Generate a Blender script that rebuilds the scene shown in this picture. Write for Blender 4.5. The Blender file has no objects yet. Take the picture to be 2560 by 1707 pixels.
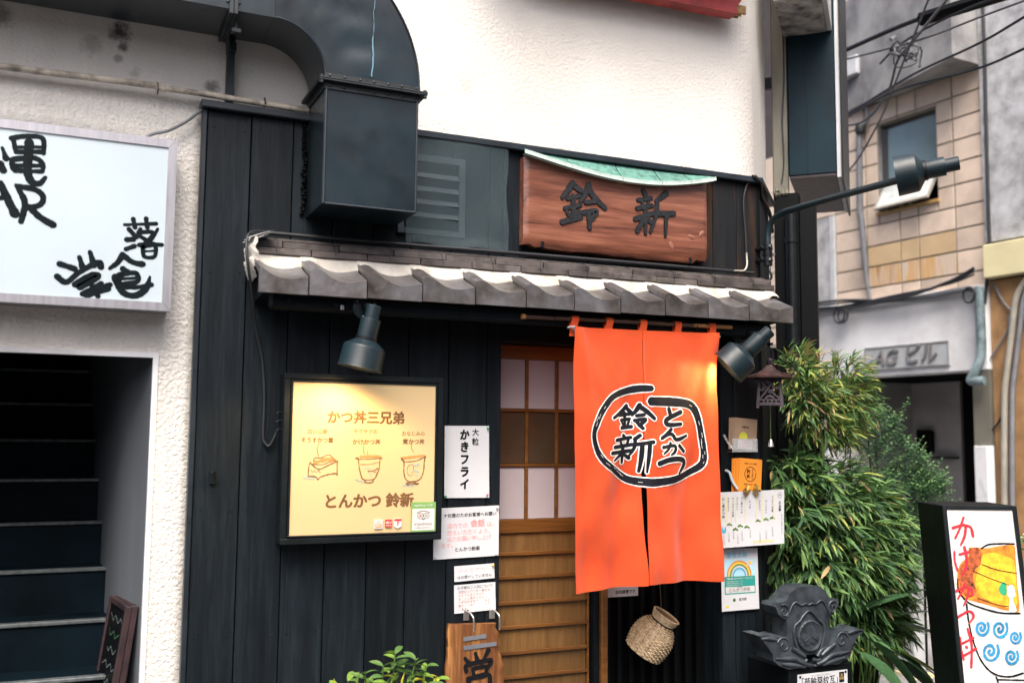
import bpy, bmesh, math, random
from mathutils import Vector, Matrix, noise

# ------------------------------------------------------------------ camera, world, sun, exposure
scene = bpy.context.scene
C = scene.collection
rad = math.radians

cam_d = bpy.data.cameras.new('camera'); cam = bpy.data.objects.new('camera', cam_d); C.objects.link(cam)
cam_d.lens = 35; cam_d.sensor_width = 36; cam_d.clip_start = 0.05; cam_d.clip_end = 300
CAM = Vector((0, -4.2, 1.6))
_y, _p, _r = rad(24.15), rad(5.45), rad(.525)
_F = Vector((math.sin(_y)*math.cos(_p), math.cos(_y)*math.cos(_p), math.sin(_p)))
_R = Vector((math.cos(_y), -math.sin(_y), 0)); _U = _R.cross(_F)
_R2 = _R*math.cos(_r)+_U*math.sin(_r); _U2 = -_R*math.sin(_r)+_U*math.cos(_r)
cam.matrix_world = Matrix(((_R2.x,_U2.x,-_F.x,CAM.x),(_R2.y,_U2.y,-_F.y,CAM.y),(_R2.z,_U2.z,-_F.z,CAM.z),(0,0,0,1)))
cam_d.dof.use_dof = True; cam_d.dof.focus_distance = 4.75; cam_d.dof.aperture_fstop = 1.5
scene.camera = cam

SUN_DIR = Vector((-.28, -.60, 1.0)).normalized()       # towards the sun: high over the street
world = bpy.data.worlds.new('World'); scene.world = world; world.use_nodes = True
wn = world.node_tree; wn.nodes.clear()
sky = wn.nodes.new('ShaderNodeTexSky'); sky.sky_type = 'NISHITA'; sky.sun_disc = False
sky.sun_elevation = math.asin(SUN_DIR.z); sky.sun_rotation = math.atan2(SUN_DIR.x, SUN_DIR.y)
sky.air_density = .7; sky.dust_density = 6.0; sky.ozone_density = .5
bg = wn.nodes.new('ShaderNodeBackground'); bg.inputs[1].default_value = .15
wo = wn.nodes.new('ShaderNodeOutputWorld')
wn.links.new(sky.outputs[0], bg.inputs[0]); wn.links.new(bg.outputs[0], wo.inputs[0])
sd = bpy.data.lights.new('sun', 'SUN'); sd.energy = 1.6; sd.angle = rad(38); sd.color = (1, .96, .9)
sun = bpy.data.objects.new('sun', sd); C.objects.link(sun)
sun.rotation_euler = SUN_DIR.to_track_quat('Z', 'Y').to_euler()
scene.view_settings.view_transform = 'Standard'; scene.view_settings.look = 'None'
scene.view_settings.exposure = 1.27; scene.view_settings.gamma = 1
scene.view_settings.use_curve_mapping = False
scene.cycles.max_bounces = 6; scene.cycles.diffuse_bounces = 3; scene.cycles.glossy_bounces = 2

rng = random.Random(7)

# ------------------------------------------------------------------ materials
def _nt(name):
    m = bpy.data.materials.new(name); m.use_nodes = True
    nt = m.node_tree; nt.nodes.clear()
    out = nt.nodes.new('ShaderNodeOutputMaterial'); p = nt.nodes.new('ShaderNodeBsdfPrincipled')
    nt.links.new(p.outputs[0], out.inputs[0])
    return m, nt, p, out
def _coord(nt, stretch=(1,1,1), rnd=True):
    tc = nt.nodes.new('ShaderNodeTexCoord'); mp = nt.nodes.new('ShaderNodeMapping')
    mp.inputs['Scale'].default_value = stretch
    nt.links.new(tc.outputs['Object'], mp.inputs[0])
    if rnd:
        oi = nt.nodes.new('ShaderNodeObjectInfo'); ml = nt.nodes.new('ShaderNodeMath'); ml.operation = 'MULTIPLY'; ml.inputs[1].default_value = 37.0
        nt.links.new(oi.outputs['Random'], ml.inputs[0])
        cx = nt.nodes.new('ShaderNodeCombineXYZ')
        for i in range(3): nt.links.new(ml.outputs[0], cx.inputs[i])
        nt.links.new(cx.outputs[0], mp.inputs['Location'])
    return mp.outputs[0]
def _noise(nt, vec, scale, detail=6, rough=.6, dist=0):
    n = nt.nodes.new('ShaderNodeTexNoise'); n.inputs['Scale'].default_value = scale; n.inputs['Detail'].default_value = detail
    n.inputs['Roughness'].default_value = rough; n.inputs['Distortion'].default_value = dist
    nt.links.new(vec, n.inputs['Vector']); return n.outputs[0]
def _ramp(nt, fac, stops):
    r = nt.nodes.new('ShaderNodeValToRGB'); e = r.color_ramp.elements
    while len(e) < len(stops): e.new(.5)
    for el, (pos, col) in zip(e, stops):
        el.position = pos; el.color = (*col, 1) if len(col) == 3 else col
    nt.links.new(fac, r.inputs[0]); return r.outputs[0]
def _mix(nt, fac, a, b, mode='MIX'):
    m = nt.nodes.new('ShaderNodeMix'); m.data_type = 'RGBA'; m.blend_type = mode
    for s, v in ((m.inputs[0], fac), (m.inputs[6], a), (m.inputs[7], b)):
        if hasattr(v, 'is_linked'): nt.links.new(v, s)
        elif isinstance(v, (int, float)): s.default_value = v
        else: s.default_value = (*v, 1)
    return m.outputs[2]
def _math(nt, op, a, b=None, c=None):
    m = nt.nodes.new('ShaderNodeMath'); m.operation = op
    for i, v in enumerate((a, b, c)):
        if v is None: continue
        if hasattr(v, 'is_linked'): nt.links.new(v, m.inputs[i])
        else: m.inputs[i].default_value = v
    return m.outputs[0]
def _bump(nt, p, h, strength, dist):
    b = nt.nodes.new('ShaderNodeBump'); b.inputs['Strength'].default_value = strength; b.inputs['Distance'].default_value = dist
    nt.links.new(h, b.inputs['Height']); nt.links.new(b.outputs[0], p.inputs['Normal'])
MATS = {}
def mat(name, col, rough=.6, metal=0, var=.12, scale=6, stretch=(1,1,1), dark=None, bump=0, bscale=60, bdist=.002, per=.08, spec=.5, coat=0, rvar=.1, sss=None):
    """painted / plain surface: noise-varied base colour, small per-object shift, fine relief"""
    m, nt, p, out = _nt(name)
    v = _coord(nt, stretch)
    n = _noise(nt, v, scale)
    lo = dark if dark else tuple(c*(1-var*2) for c in col)
    hi = tuple(min(1, c*(1+var)) for c in col)
    c = _ramp(nt, n, [(.3, lo), (.55, col), (.75, hi)])
    if per:
        oi = nt.nodes.new('ShaderNodeObjectInfo')
        f = _math(nt, 'MULTIPLY_ADD', oi.outputs['Random'], 2*per, 1-per)
        hs = nt.nodes.new('ShaderNodeHueSaturation'); nt.links.new(f, hs.inputs['Value']); nt.links.new(c, hs.inputs['Color']); c = hs.outputs[0]
    nt.links.new(c, p.inputs['Base Color'])
    n2 = _noise(nt, v, scale*3.1)
    nt.links.new(_math(nt, 'MULTIPLY_ADD', n2, rvar*2, rough-rvar), p.inputs['Roughness'])
    p.inputs['Metallic'].default_value = metal; p.inputs['Specular IOR Level'].default_value = spec
    p.inputs['Coat Weight'].default_value = coat; p.inputs['Coat Roughness'].default_value = .15
    if bump: _bump(nt, p, _noise(nt, v, bscale), bump, bdist)
    MATS[name] = m; return m
def wood(name, a, b, c, axis='z', scale=1.0, rough=.5, bump=.4, knots=True, coat=0, per=.12, spec=.5, worn=None, wr=(.5,.68)):
    """grained wood; axis = direction of the grain in object space"""
    m, nt, p, out = _nt(name)
    st = {'z': (9, 9, .55), 'x': (.55, 9, 9), 'y': (9, .55, 9)}[axis]
    v = _coord(nt, tuple(s*scale for s in st))
    n1 = _noise(nt, v, 2.2, 8, .62, .8)
    v2 = _coord(nt, tuple(s*scale*5 for s in st))
    n2 = _noise(nt, v2, 3.0, 5, .6)
    g = _math(nt, 'ADD', _math(nt, 'MULTIPLY', n1, .7), _math(nt, 'MULTIPLY', n2, .3))
    c1 = _ramp(nt, g, [(.32, a), (.5, b), (.68, c)])
    h = g
    if knots:
        vk = _coord(nt, {'z': (6.5, 6.5, 2.6), 'x': (2.6, 6.5, 6.5), 'y': (6.5, 2.6, 6.5)}[axis])
        vo = nt.nodes.new('ShaderNodeTexVoronoi'); vo.inputs['Scale'].default_value = .8; nt.links.new(vk, vo.inputs['Vector'])
        k = _ramp(nt, vo.outputs['Distance'], [(.05, (1,1,1)), (.13, (0,0,0))])
        c1 = _mix(nt, _math(nt, 'MULTIPLY', k, .75), c1, tuple(x*.55 for x in a))
        h = _math(nt, 'SUBTRACT', g, _math(nt, 'MULTIPLY', k, .35))
    if worn:
        nw = _noise(nt, _coord(nt, {'z': (5, 5, .8), 'x': (.8, 5, 5), 'y': (5, .8, 5)}[axis]), 1.6, 6, .65)
        c1 = _mix(nt, _ramp(nt, nw, [(wr[0], (0,0,0)), (wr[1], (1,1,1))]), c1, worn)
    oi = nt.nodes.new('ShaderNodeObjectInfo')
    hs = nt.nodes.new('ShaderNodeHueSaturation'); nt.links.new(_math(nt, 'MULTIPLY_ADD', oi.outputs['Random'], 2*per, 1-per), hs.inputs['Value']); nt.links.new(c1, hs.inputs['Color'])
    nt.links.new(hs.outputs[0], p.inputs['Base Color'])
    nt.links.new(_math(nt, 'MULTIPLY_ADD', n2, .25, rough-.1), p.inputs['Roughness'])
    p.inputs['Specular IOR Level'].default_value = spec; p.inputs['Coat Weight'].default_value = coat; p.inputs['Coat Roughness'].default_value = .2
    _bump(nt, p, h, bump, .0025)
    MATS[name] = m; return m
def emit(name, col, strength):
    m, nt, p, out = _nt(name)
    p.inputs['Base Color'].default_value = (*col, 1); p.inputs['Emission Color'].default_value = (*col, 1); p.inputs['Emission Strength'].default_value = strength
    MATS[name] = m; return m

def plaster_mat():
    m, nt, p, out = _nt('plaster')
    v = _coord(nt, rnd=False)
    sep = nt.nodes.new('ShaderNodeSeparateXYZ'); nt.links.new(v, sep.inputs[0]); X, Z = sep.outputs[0], sep.outputs[2]
    big = _noise(nt, v, .9, 6, .6)
    c = _ramp(nt, big, [(.3, (.60,.575,.53)), (.6, (.69,.67,.63)), (.8, (.73,.715,.68))])
    # soot and rain streaks (vertical)
    vs = _coord(nt, (5, 5, .5), rnd=False)
    stn = _noise(nt, vs, 1.3, 7, .68)
    left = _ramp(nt, X, [(0, (1,1,1)), (1, (0,0,0))])
    lm = nt.nodes.new('ShaderNodeMapRange'); nt.links.new(X, lm.inputs[0]); lm.inputs[1].default_value = 1.0; lm.inputs[2].default_value = -.4; lm.inputs[3].default_value = .12; lm.inputs[4].default_value = 1
    st = _ramp(nt, stn, [(.40, (0,0,0)), (.74, (1,1,1))])
    c = _mix(nt, _math(nt, 'MULTIPLY', _math(nt, 'MULTIPLY', st, lm.outputs[0]), .26), c, (.25,.235,.21))
    fine = _noise(nt, v, 55, 5, .7)
    # mould blotches with ragged outline
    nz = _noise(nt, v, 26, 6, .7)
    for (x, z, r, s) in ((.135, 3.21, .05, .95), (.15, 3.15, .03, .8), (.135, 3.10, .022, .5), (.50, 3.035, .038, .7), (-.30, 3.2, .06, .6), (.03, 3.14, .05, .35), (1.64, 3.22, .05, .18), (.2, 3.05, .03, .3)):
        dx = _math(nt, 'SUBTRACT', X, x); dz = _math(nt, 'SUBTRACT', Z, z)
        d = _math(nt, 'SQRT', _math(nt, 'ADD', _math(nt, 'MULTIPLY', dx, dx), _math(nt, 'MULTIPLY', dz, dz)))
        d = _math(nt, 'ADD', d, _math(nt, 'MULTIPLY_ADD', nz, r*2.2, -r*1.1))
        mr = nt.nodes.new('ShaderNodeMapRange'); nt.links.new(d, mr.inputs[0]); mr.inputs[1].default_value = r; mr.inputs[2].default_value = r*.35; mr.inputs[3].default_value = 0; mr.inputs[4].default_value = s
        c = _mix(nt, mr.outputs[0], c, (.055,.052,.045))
    # moss where the plaster meets the boards; tinted bands above trim and light sign
    def strip(val, a, b, s, col=(.06,.055,.045), lim=None):
        nonlocal c
        mr = nt.nodes.new('ShaderNodeMapRange'); nt.links.new(_math(nt, 'ADD', val, _math(nt, 'MULTIPLY_ADD', nz, .05, -.025)), mr.inputs[0])
        mr.inputs[1].default_value = a; mr.inputs[2].default_value = b; mr.inputs[3].default_value = 0; mr.inputs[4].default_value = s
        f = mr.outputs[0]
        if lim: f = _math(nt, 'MULTIPLY', f, lim)
        c = _mix(nt, f, c, col)
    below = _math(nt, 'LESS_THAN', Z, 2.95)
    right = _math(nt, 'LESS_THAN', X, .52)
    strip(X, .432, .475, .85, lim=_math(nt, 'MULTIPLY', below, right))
    xf = nt.nodes.new('ShaderNodeMapRange'); nt.links.new(X, xf.inputs[0]); xf.inputs[1].default_value = .32; xf.inputs[2].default_value = .08; xf.inputs[3].default_value = 0; xf.inputs[4].default_value = 1
    above = _math(nt, 'MULTIPLY', _math(nt, 'GREATER_THAN', Z, 2.75), xf.outputs[0])
    strip(Z, 2.83, 2.765, .7, (.09,.1,.115), lim=_math(nt, 'MULTIPLY', above, _math(nt, 'LESS_THAN', Z, 2.9)))
    strip(Z, 2.99, 2.955, .45, (.45,.36,.25), lim=_math(nt, 'MULTIPLY', _math(nt, 'GREATER_THAN', X, 1.3), _math(nt, 'GREATER_THAN', Z, 2.93)))
    nt.links.new(c, p.inputs['Base Color']); p.inputs['Roughness'].default_value = .9; p.inputs['Specular IOR Level'].default_value = .2
    vo = nt.nodes.new('ShaderNodeTexNoise'); vo.inputs['Scale'].default_value = 62; vo.inputs['Detail'].default_value = 3; vo.inputs['Roughness'].default_value = .55
    nt.links.new(v, vo.inputs['Vector'])
    hh = _ramp(nt, vo.outputs[0], [(.42, (0,0,0)), (.62, (1,1,1))])
    # coarser render low on the wall, smoother above
    zr = nt.nodes.new('ShaderNodeMapRange'); nt.links.new(Z, zr.inputs[0]); zr.inputs[1].default_value = 2.95; zr.inputs[2].default_value = 3.05; zr.inputs[3].default_value = 1; zr.inputs[4].default_value = .4
    hh = _math(nt, 'MULTIPLY', hh, zr.outputs[0])
    h = _math(nt, 'ADD', hh, _math(nt, 'MULTIPLY', fine, .35))
    _bump(nt, p, h, .6, .005)
    MATS['plaster'] = m
plaster_mat()

wood('plank', (.0026,.0042,.006), (.0052,.0085,.0115), (.0115,.0175,.0225), 'z', 1, .46, .9, spec=.2, per=.25, worn=(.011,.017,.022), wr=(.60,.74))
wood('worn_plank', (.006,.007,.009), (.011,.012,.014), (.022,.021,.02), 'z', 1, .5, .5, worn=(.05,.024,.012), spec=.2)
wood('beam', (.003,.005,.007), (.005,.008,.011), (.009,.013,.016), 'x', 1, .5, .3, knots=False, spec=.12)
wood('door_wood', (.07,.026,.005), (.145,.058,.012), (.22,.094,.02), 'x', 1.2, .35, .15, knots=False, coat=.35)
wood('door_panel', (.095,.046,.012), (.15,.075,.021), (.20,.108,.036), 'z', 2.2, .45, .2, knots=False, coat=.15)
wood('plaque_wood', (.045,.013,.007), (.165,.056,.031), (.29,.118,.070), 'x', .9, .36, .5, knots=False, coat=.3)
wood('board_wood', (.035,.011,.004), (.15,.056,.017), (.40,.19,.06), 'z', .9, .42, .5, knots=True, coat=.3)
wood('bamboo_rod', (.018,.008,.004), (.045,.02,.01), (.10,.045,.02), 'x', .8, .3, .1, knots=False, coat=.4)
mat('rod_tan', (.36,.17,.06), .45)
mat('duct', (.0085,.018,.0245), .31, var=.3, scale=3.5, bump=.10, bscale=3, bdist=.01, per=0, spec=.6, coat=.3, rvar=.10)
mat('duct_flange', (.012,.018,.022), .5, var=.35, scale=20, bump=.3, bscale=90)
mat('black_metal', (.005,.008,.010), .42, spec=.3, var=.25, scale=12, bump=.15, bscale=80)
mat('lamp_metal', (.007,.018,.024), .42, var=.2, scale=9, spec=.4, per=.03)
mat('trim', (.012,.019,.026), .4, var=.25, scale=8, bump=.2, bscale=40)
mat('steel', (.38,.38,.41), .42, metal=.75, var=.1, scale=5, stretch=(12,12,1), per=.03)
mat('bright_steel', (.62,.62,.6), .3, metal=.9, per=.05)
mat('brass', (.75,.5,.12), .3, metal=.8)
mat('acrylic', (.44,.52,.56), .22, var=.02, scale=2, per=0, coat=.3)
mat('ink', (.003,.008,.010), .5, var=.4, scale=30, per=0, spec=.12)
mat('black', (.0022,.0028,.0035), .5, per=.1, spec=.15)
mat('pipe_cream', (.50,.45,.37), .6, var=.3, scale=14, dark=(.10,.09,.07), bump=.3, bscale=80)
mat('cable', (.015,.017,.02), .5, per=.2)
mat('cable_grey', (.16,.17,.19), .6, per=.3)
mat('cable_pale', (.36,.34,.29), .6)
mat('mortar', (.47,.45,.41), .85, var=.12, scale=7, dark=(.30,.27,.22), bump=.3, bscale=60, per=0)
mat('tile_noshi', (.10,.085,.08), .5, metal=.1, var=.3, scale=12, dark=(.03,.025,.022), bump=.35, bscale=60, bdist=.003, per=.3)
mat('patina', (.085,.215,.175), .8, var=.25, scale=34, dark=(.025,.085,.075), bump=.2, per=.1)
mat('patina_edge', (.40,.50,.46), .7, var=.12, scale=20, per=.05)
mat('char', (.010,.012,.015), .45, var=.4, scale=60, bump=.7, bscale=120, bdist=.003, per=0)
mat('vent_grey', (.030,.046,.056), .5, var=.2, scale=15)
mat('red_paint', (.42,.055,.05), .5, var=.2, scale=8)
mat('raw_wood', (.45,.27,.10), .7, var=.3, scale=30)
mat('paper', (.56,.575,.60), .7, var=.03, per=.03)
mat('paper_cream', (.74,.70,.62), .7, var=.04)
mat('paper_pink', (.78,.62,.62), .7, var=.04)
mat('print_black', (.008,.009,.011), .6, per=0, spec=.1)
mat('print_red', (.78,.30,.28), .6, per=0)
mat('print_pink', (.80,.50,.50), .6, per=0)
mat('print_brown', (.15,.07,.028), .6, per=0)
mat('print_orange', (.75,.25,.04), .6, per=0)
mat('print_yellow', (.82,.58,.06), .6, per=0)
mat('print_green', (.16,.34,.10), .6, per=0)
mat('print_teal', (.02,.28,.24), .6, per=0)
mat('print_blue', (.10,.42,.62), .6, per=0)
mat('print_sky', (.38,.66,.80), .6, per=0)
mat('print_white', (.60,.60,.60), .6, per=0)
mat('sticker_red', (.62,.03,.04), .5, per=0)
mat('lime', (.62,.66,.06), .6, per=0)
mat('kraft', (.36,.25,.17), .75, var=.08)
mat('orange_card', (.78,.28,.03), .55, var=.05)
mat('clear_plastic', (.45,.52,.56), .15, per=0)
mat('pedestal_black', (.003,.005,.0065), .5, var=.2, spec=.2)
mat('oni', (.045,.056,.067), .40, metal=.2, var=.4, scale=16, dark=(.012,.015,.019), bump=.6, bscale=90, per=0, spec=.6)
mat('lantern_iron', (.05,.038,.05), .55, metal=.2, var=.3, scale=30, bump=.3, bscale=120)
mat('lantern_rust', (.065,.028,.025), .6, var=.4, scale=25, bump=.3, bscale=120)
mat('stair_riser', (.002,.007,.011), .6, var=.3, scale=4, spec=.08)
mat('stair_nosing', (.10,.115,.12), .5, metal=.3, var=.25, scale=30, stretch=(1,1,1))
mat('stair_wall', (.11,.125,.14), .6, spec=.2, var=.1, scale=2, stretch=(1,1,.3))
mat('concrete', (.29,.29,.29), .85, var=.35, scale=2.2, dark=(.10,.10,.11), bump=.3, bscale=40)
mat('concrete_light', (.70,.71,.73), .85, var=.14, scale=1.2, dark=(.45,.45,.46), bump=.2, bscale=40)
mat('grey_render', (.41,.42,.44), .9, var=.28, scale=5, bump=.4, bscale=60)
mat('brown_render', (.38,.22,.10), .9, var=.2, scale=5, bump=.4, bscale=50)
mat('joint', (.27,.25,.21), .9, var=.15, scale=5)
mat('beige_tile', (.62,.505,.41), .45, var=.16, scale=2.2, bump=.1, bscale=20, per=.10)
mat('olive_post', (.21,.20,.16), .6, var=.25, scale=6, stretch=(1,1,.3))
mat('teal_sign', (.004,.020,.031), .4, var=.25, scale=3, per=0, spec=.2)
mat('sign_under', (.035,.018,.02), .5, var=.4, scale=6, dark=(.008,.006,.008))
mat('peeling', (.40,.40,.40), .6, var=.4, scale=9, dark=(.03,.03,.035), per=0)
mat('white_paint', (.48,.50,.52), .5, var=.08)
mat('cream_box', (.66,.60,.36), .6, var=.06, scale=3)
mat('dark_glass', (.06,.042,.026), .08, per=0, spec=.6)
mat('blue_glass', (.16,.24,.27), .12, var=.1, scale=2, per=0, spec=.7)
mat('white_glass', (.58,.62,.60), .25, var=.12, scale=8, per=0)
mat('sash', (.10,.10,.105), .4, metal=.4)
mat('sash_wood', (.40,.25,.09), .5)
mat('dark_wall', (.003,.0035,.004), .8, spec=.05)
mat('interior_grey', (.42,.41,.40), .8, var=.1, scale=2)
mat('interior_brown', (.035,.03,.028), .8, var=.15, scale=2)
mat('jamb_olive', (.15,.145,.115), .8, var=.12, scale=2)
mat('frosted', (.42,.37,.385), .55, var=.03, scale=2, per=.03)
mat('asphalt', (.055,.055,.057), .9, var=.2, scale=8, bump=.5, bscale=200)
mat('paving', (.24,.235,.23), .85, var=.2, scale=5, bump=.3, bscale=100, per=.12)
mat('soil', (.03,.02,.013), .95, bump=.6, bscale=60)
mat('terracotta', (.22,.085,.045), .75)
mat('bark', (.06,.045,.03), .8, bump=.4, bscale=80)
mat('stem_green', (.10,.17,.04), .55)
mat('basket_dark', (.20,.13,.07), .7)
def kawara():
    m, nt, p, out = _nt('tile_grey')
    v = _coord(nt); n = _noise(nt, v, 7, 7, .65); n2 = _noise(nt, v, 32, 4, .6)
    c = _ramp(nt, n, [(.30, (.036,.031,.028)), (.45, (.09,.081,.076)), (.58, (.128,.126,.133)), (.75, (.20,.195,.205))])
    c = _mix(nt, _ramp(nt, n2, [(.55, (0,0,0)), (.8, (.5,.5,.5))]), c, (.2,.195,.2))
    oi = nt.nodes.new('ShaderNodeObjectInfo'); hs = nt.nodes.new('ShaderNodeHueSaturation'); nt.links.new(_math(nt, 'MULTIPLY_ADD', oi.outputs['Random'], .5, .75), hs.inputs['Value']); nt.links.new(c, hs.inputs['Color'])
    nt.links.new(hs.outputs[0], p.inputs['Base Color']); p.inputs['Metallic'].default_value = .4; p.inputs['Specular IOR Level'].default_value = .6
    nt.links.new(_math(nt, 'MULTIPLY_ADD', n2, .3, .2), p.inputs['Roughness']); _bump(nt, p, n2, .3, .003); MATS['tile_grey'] = m
kawara()
def leafmat(name, col, tr=.25, rough=.42):
    m, nt, p, out = _nt(name)
    v = _coord(nt); n = _noise(nt, v, 14)
    c = _ramp(nt, n, [(.3, tuple(x*.72 for x in col)), (.7, tuple(min(1, x*1.25) for x in col))])
    nt.links.new(c, p.inputs['Base Color']); p.inputs['Roughness'].default_value = rough
    t = nt.nodes.new('ShaderNodeBsdfTranslucent'); nt.links.new(c, t.inputs[0])
    ms = nt.nodes.new('ShaderNodeMixShader'); ms.inputs[0].default_value = tr
    nt.links.new(p.outputs[0], ms.inputs[1]); nt.links.new(t.outputs[0], ms.inputs[2]); nt.links.new(ms.outputs[0], out.inputs[0])
    MATS[name] = m
leafmat('leaf_dark', (.042,.10,.042), .32, .55); leafmat('leaf_mid', (.08,.185,.06), .32, .55); leafmat('leaf_light', (.17,.30,.085), .35, .55); leafmat('leaf_yellow', (.36,.39,.085)); leafmat('leaf_dry', (.38,.27,.13), .15, .7)
leafmat('leaf_shrub', (.06,.135,.065)); leafmat('leaf_shrub_light', (.13,.25,.09)); leafmat('leaf_big', (.05,.11,.05), .15, .28); leafmat('leaf_pot', (.08,.17,.045)); leafmat('leaf_pot_light', (.17,.30,.05)); leafmat('leaf_variegated', (.55,.58,.32))
def cloth_mat():
    m, nt, p, out = _nt('noren_cloth')
    v = _coord(nt, rnd=False); n = _noise(nt, v, 3.2, 5)
    c = _ramp(nt, n, [(.3, (.60,.062,.013)), (.7, (.70,.086,.018))])
    nt.links.new(c, p.inputs['Base Color']); p.inputs['Roughness'].default_value = .75; p.inputs['Specular IOR Level'].default_value = .25
    p.inputs['Sheen Weight'].default_value = .2
    w1 = _noise(nt, _coord(nt, (900, 900, 900), rnd=False), 1.0, 2)
    cr = _math(nt, 'ADD', _noise(nt, _coord(nt, (4, 1, 2.6), rnd=False), 1.4, 4, .5, 1.4), _math(nt, 'MULTIPLY', _noise(nt, _coord(nt, (7, 1, 7), rnd=False), 1.2, 3, .5, 1.8), .5))
    _bump(nt, p, _math(nt, 'ADD', _math(nt, 'MULTIPLY', w1, .03), cr), .30, .010)
    t = nt.nodes.new('ShaderNodeBsdfTranslucent'); nt.links.new(c, t.inputs[0])
    ms = nt.nodes.new('ShaderNodeMixShader'); ms.inputs[0].default_value = .18
    nt.links.new(p.outputs[0], ms.inputs[1]); nt.links.new(t.outputs[0], ms.inputs[2]); nt.links.new(ms.outputs[0], out.inputs[0])
    MATS['noren_cloth'] = m
cloth_mat()
mat('noren_white', (.80,.77,.74), .75, per=0, var=.03); mat('noren_black', (.010,.012,.017), .7, per=0, var=.2, scale=20, spec=.12)
def menu_face_mat():
    m, nt, p, out = _nt('menu_acrylic')
    p.inputs['Base Color'].default_value = (.50,.36,.19,1); p.inputs['Roughness'].default_value = .25; p.inputs['Coat Weight'].default_value = .4
    p.inputs['Emission Color'].default_value = (1,.76,.42,1); p.inputs['Emission Strength'].default_value = .06
    MATS['menu_acrylic'] = m
menu_face_mat()
def mesh_mat():
    m, nt, p, out = _nt('insect_mesh')
    v = _coord(nt, (200, 200, 200), rnd=False)
    sep = nt.nodes.new('ShaderNodeSeparateXYZ'); nt.links.new(v, sep.inputs[0])
    fx = _math(nt, 'LESS_THAN', _math(nt, 'FRACT', sep.outputs[0]), .2); fz = _math(nt, 'LESS_THAN', _math(nt, 'FRACT', sep.outputs[2]), .2)
    a = _math(nt, 'MAXIMUM', fx, fz)
    p.inputs['Base Color'].default_value = (.07,.11,.125,1); p.inputs['Roughness'].default_value = .6
    tr = nt.nodes.new('ShaderNodeBsdfTransparent'); ms = nt.nodes.new('ShaderNodeMixShader')
    nt.links.new(a, ms.inputs[0]); nt.links.new(tr.outputs[0], ms.inputs[1]); nt.links.new(p.outputs[0], ms.inputs[2]); nt.links.new(ms.outputs[0], out.inputs[0])
    MATS['insect_mesh'] = m
mesh_mat()
def basket_mat():
    m, nt, p, out = _nt('basket')
    v = _coord(nt, rnd=False)
    n = _noise(nt, v, 45, 3); c = _ramp(nt, n, [(.3, (.38,.27,.15)), (.55, (.60,.46,.29)), (.75, (.70,.57,.39))])
    nt.links.new(c, p.inputs['Base Color']); p.inputs['Roughness'].default_value = .65
    MATS['basket'] = m
basket_mat()
def rust_tile():
    m, nt, p, out = _nt('rusty_tile')
    v = _coord(nt, (5, 5, .35)); n = _noise(nt, v, 1.6, 4, .55)
    c = _ramp(nt, n, [(.42, (.56,.46,.37)), (.52, (.56,.33,.12)), (.62, (.55,.42,.3)), (.7, (.36,.14,.025))])
    nt.links.new(c, p.inputs['Base Color']); p.inputs['Roughness'].default_value = .5; MATS['rusty_tile'] = m
rust_tile()
mat('yellow_tile', (.56,.41,.24), .45, var=.1, scale=2)

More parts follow.
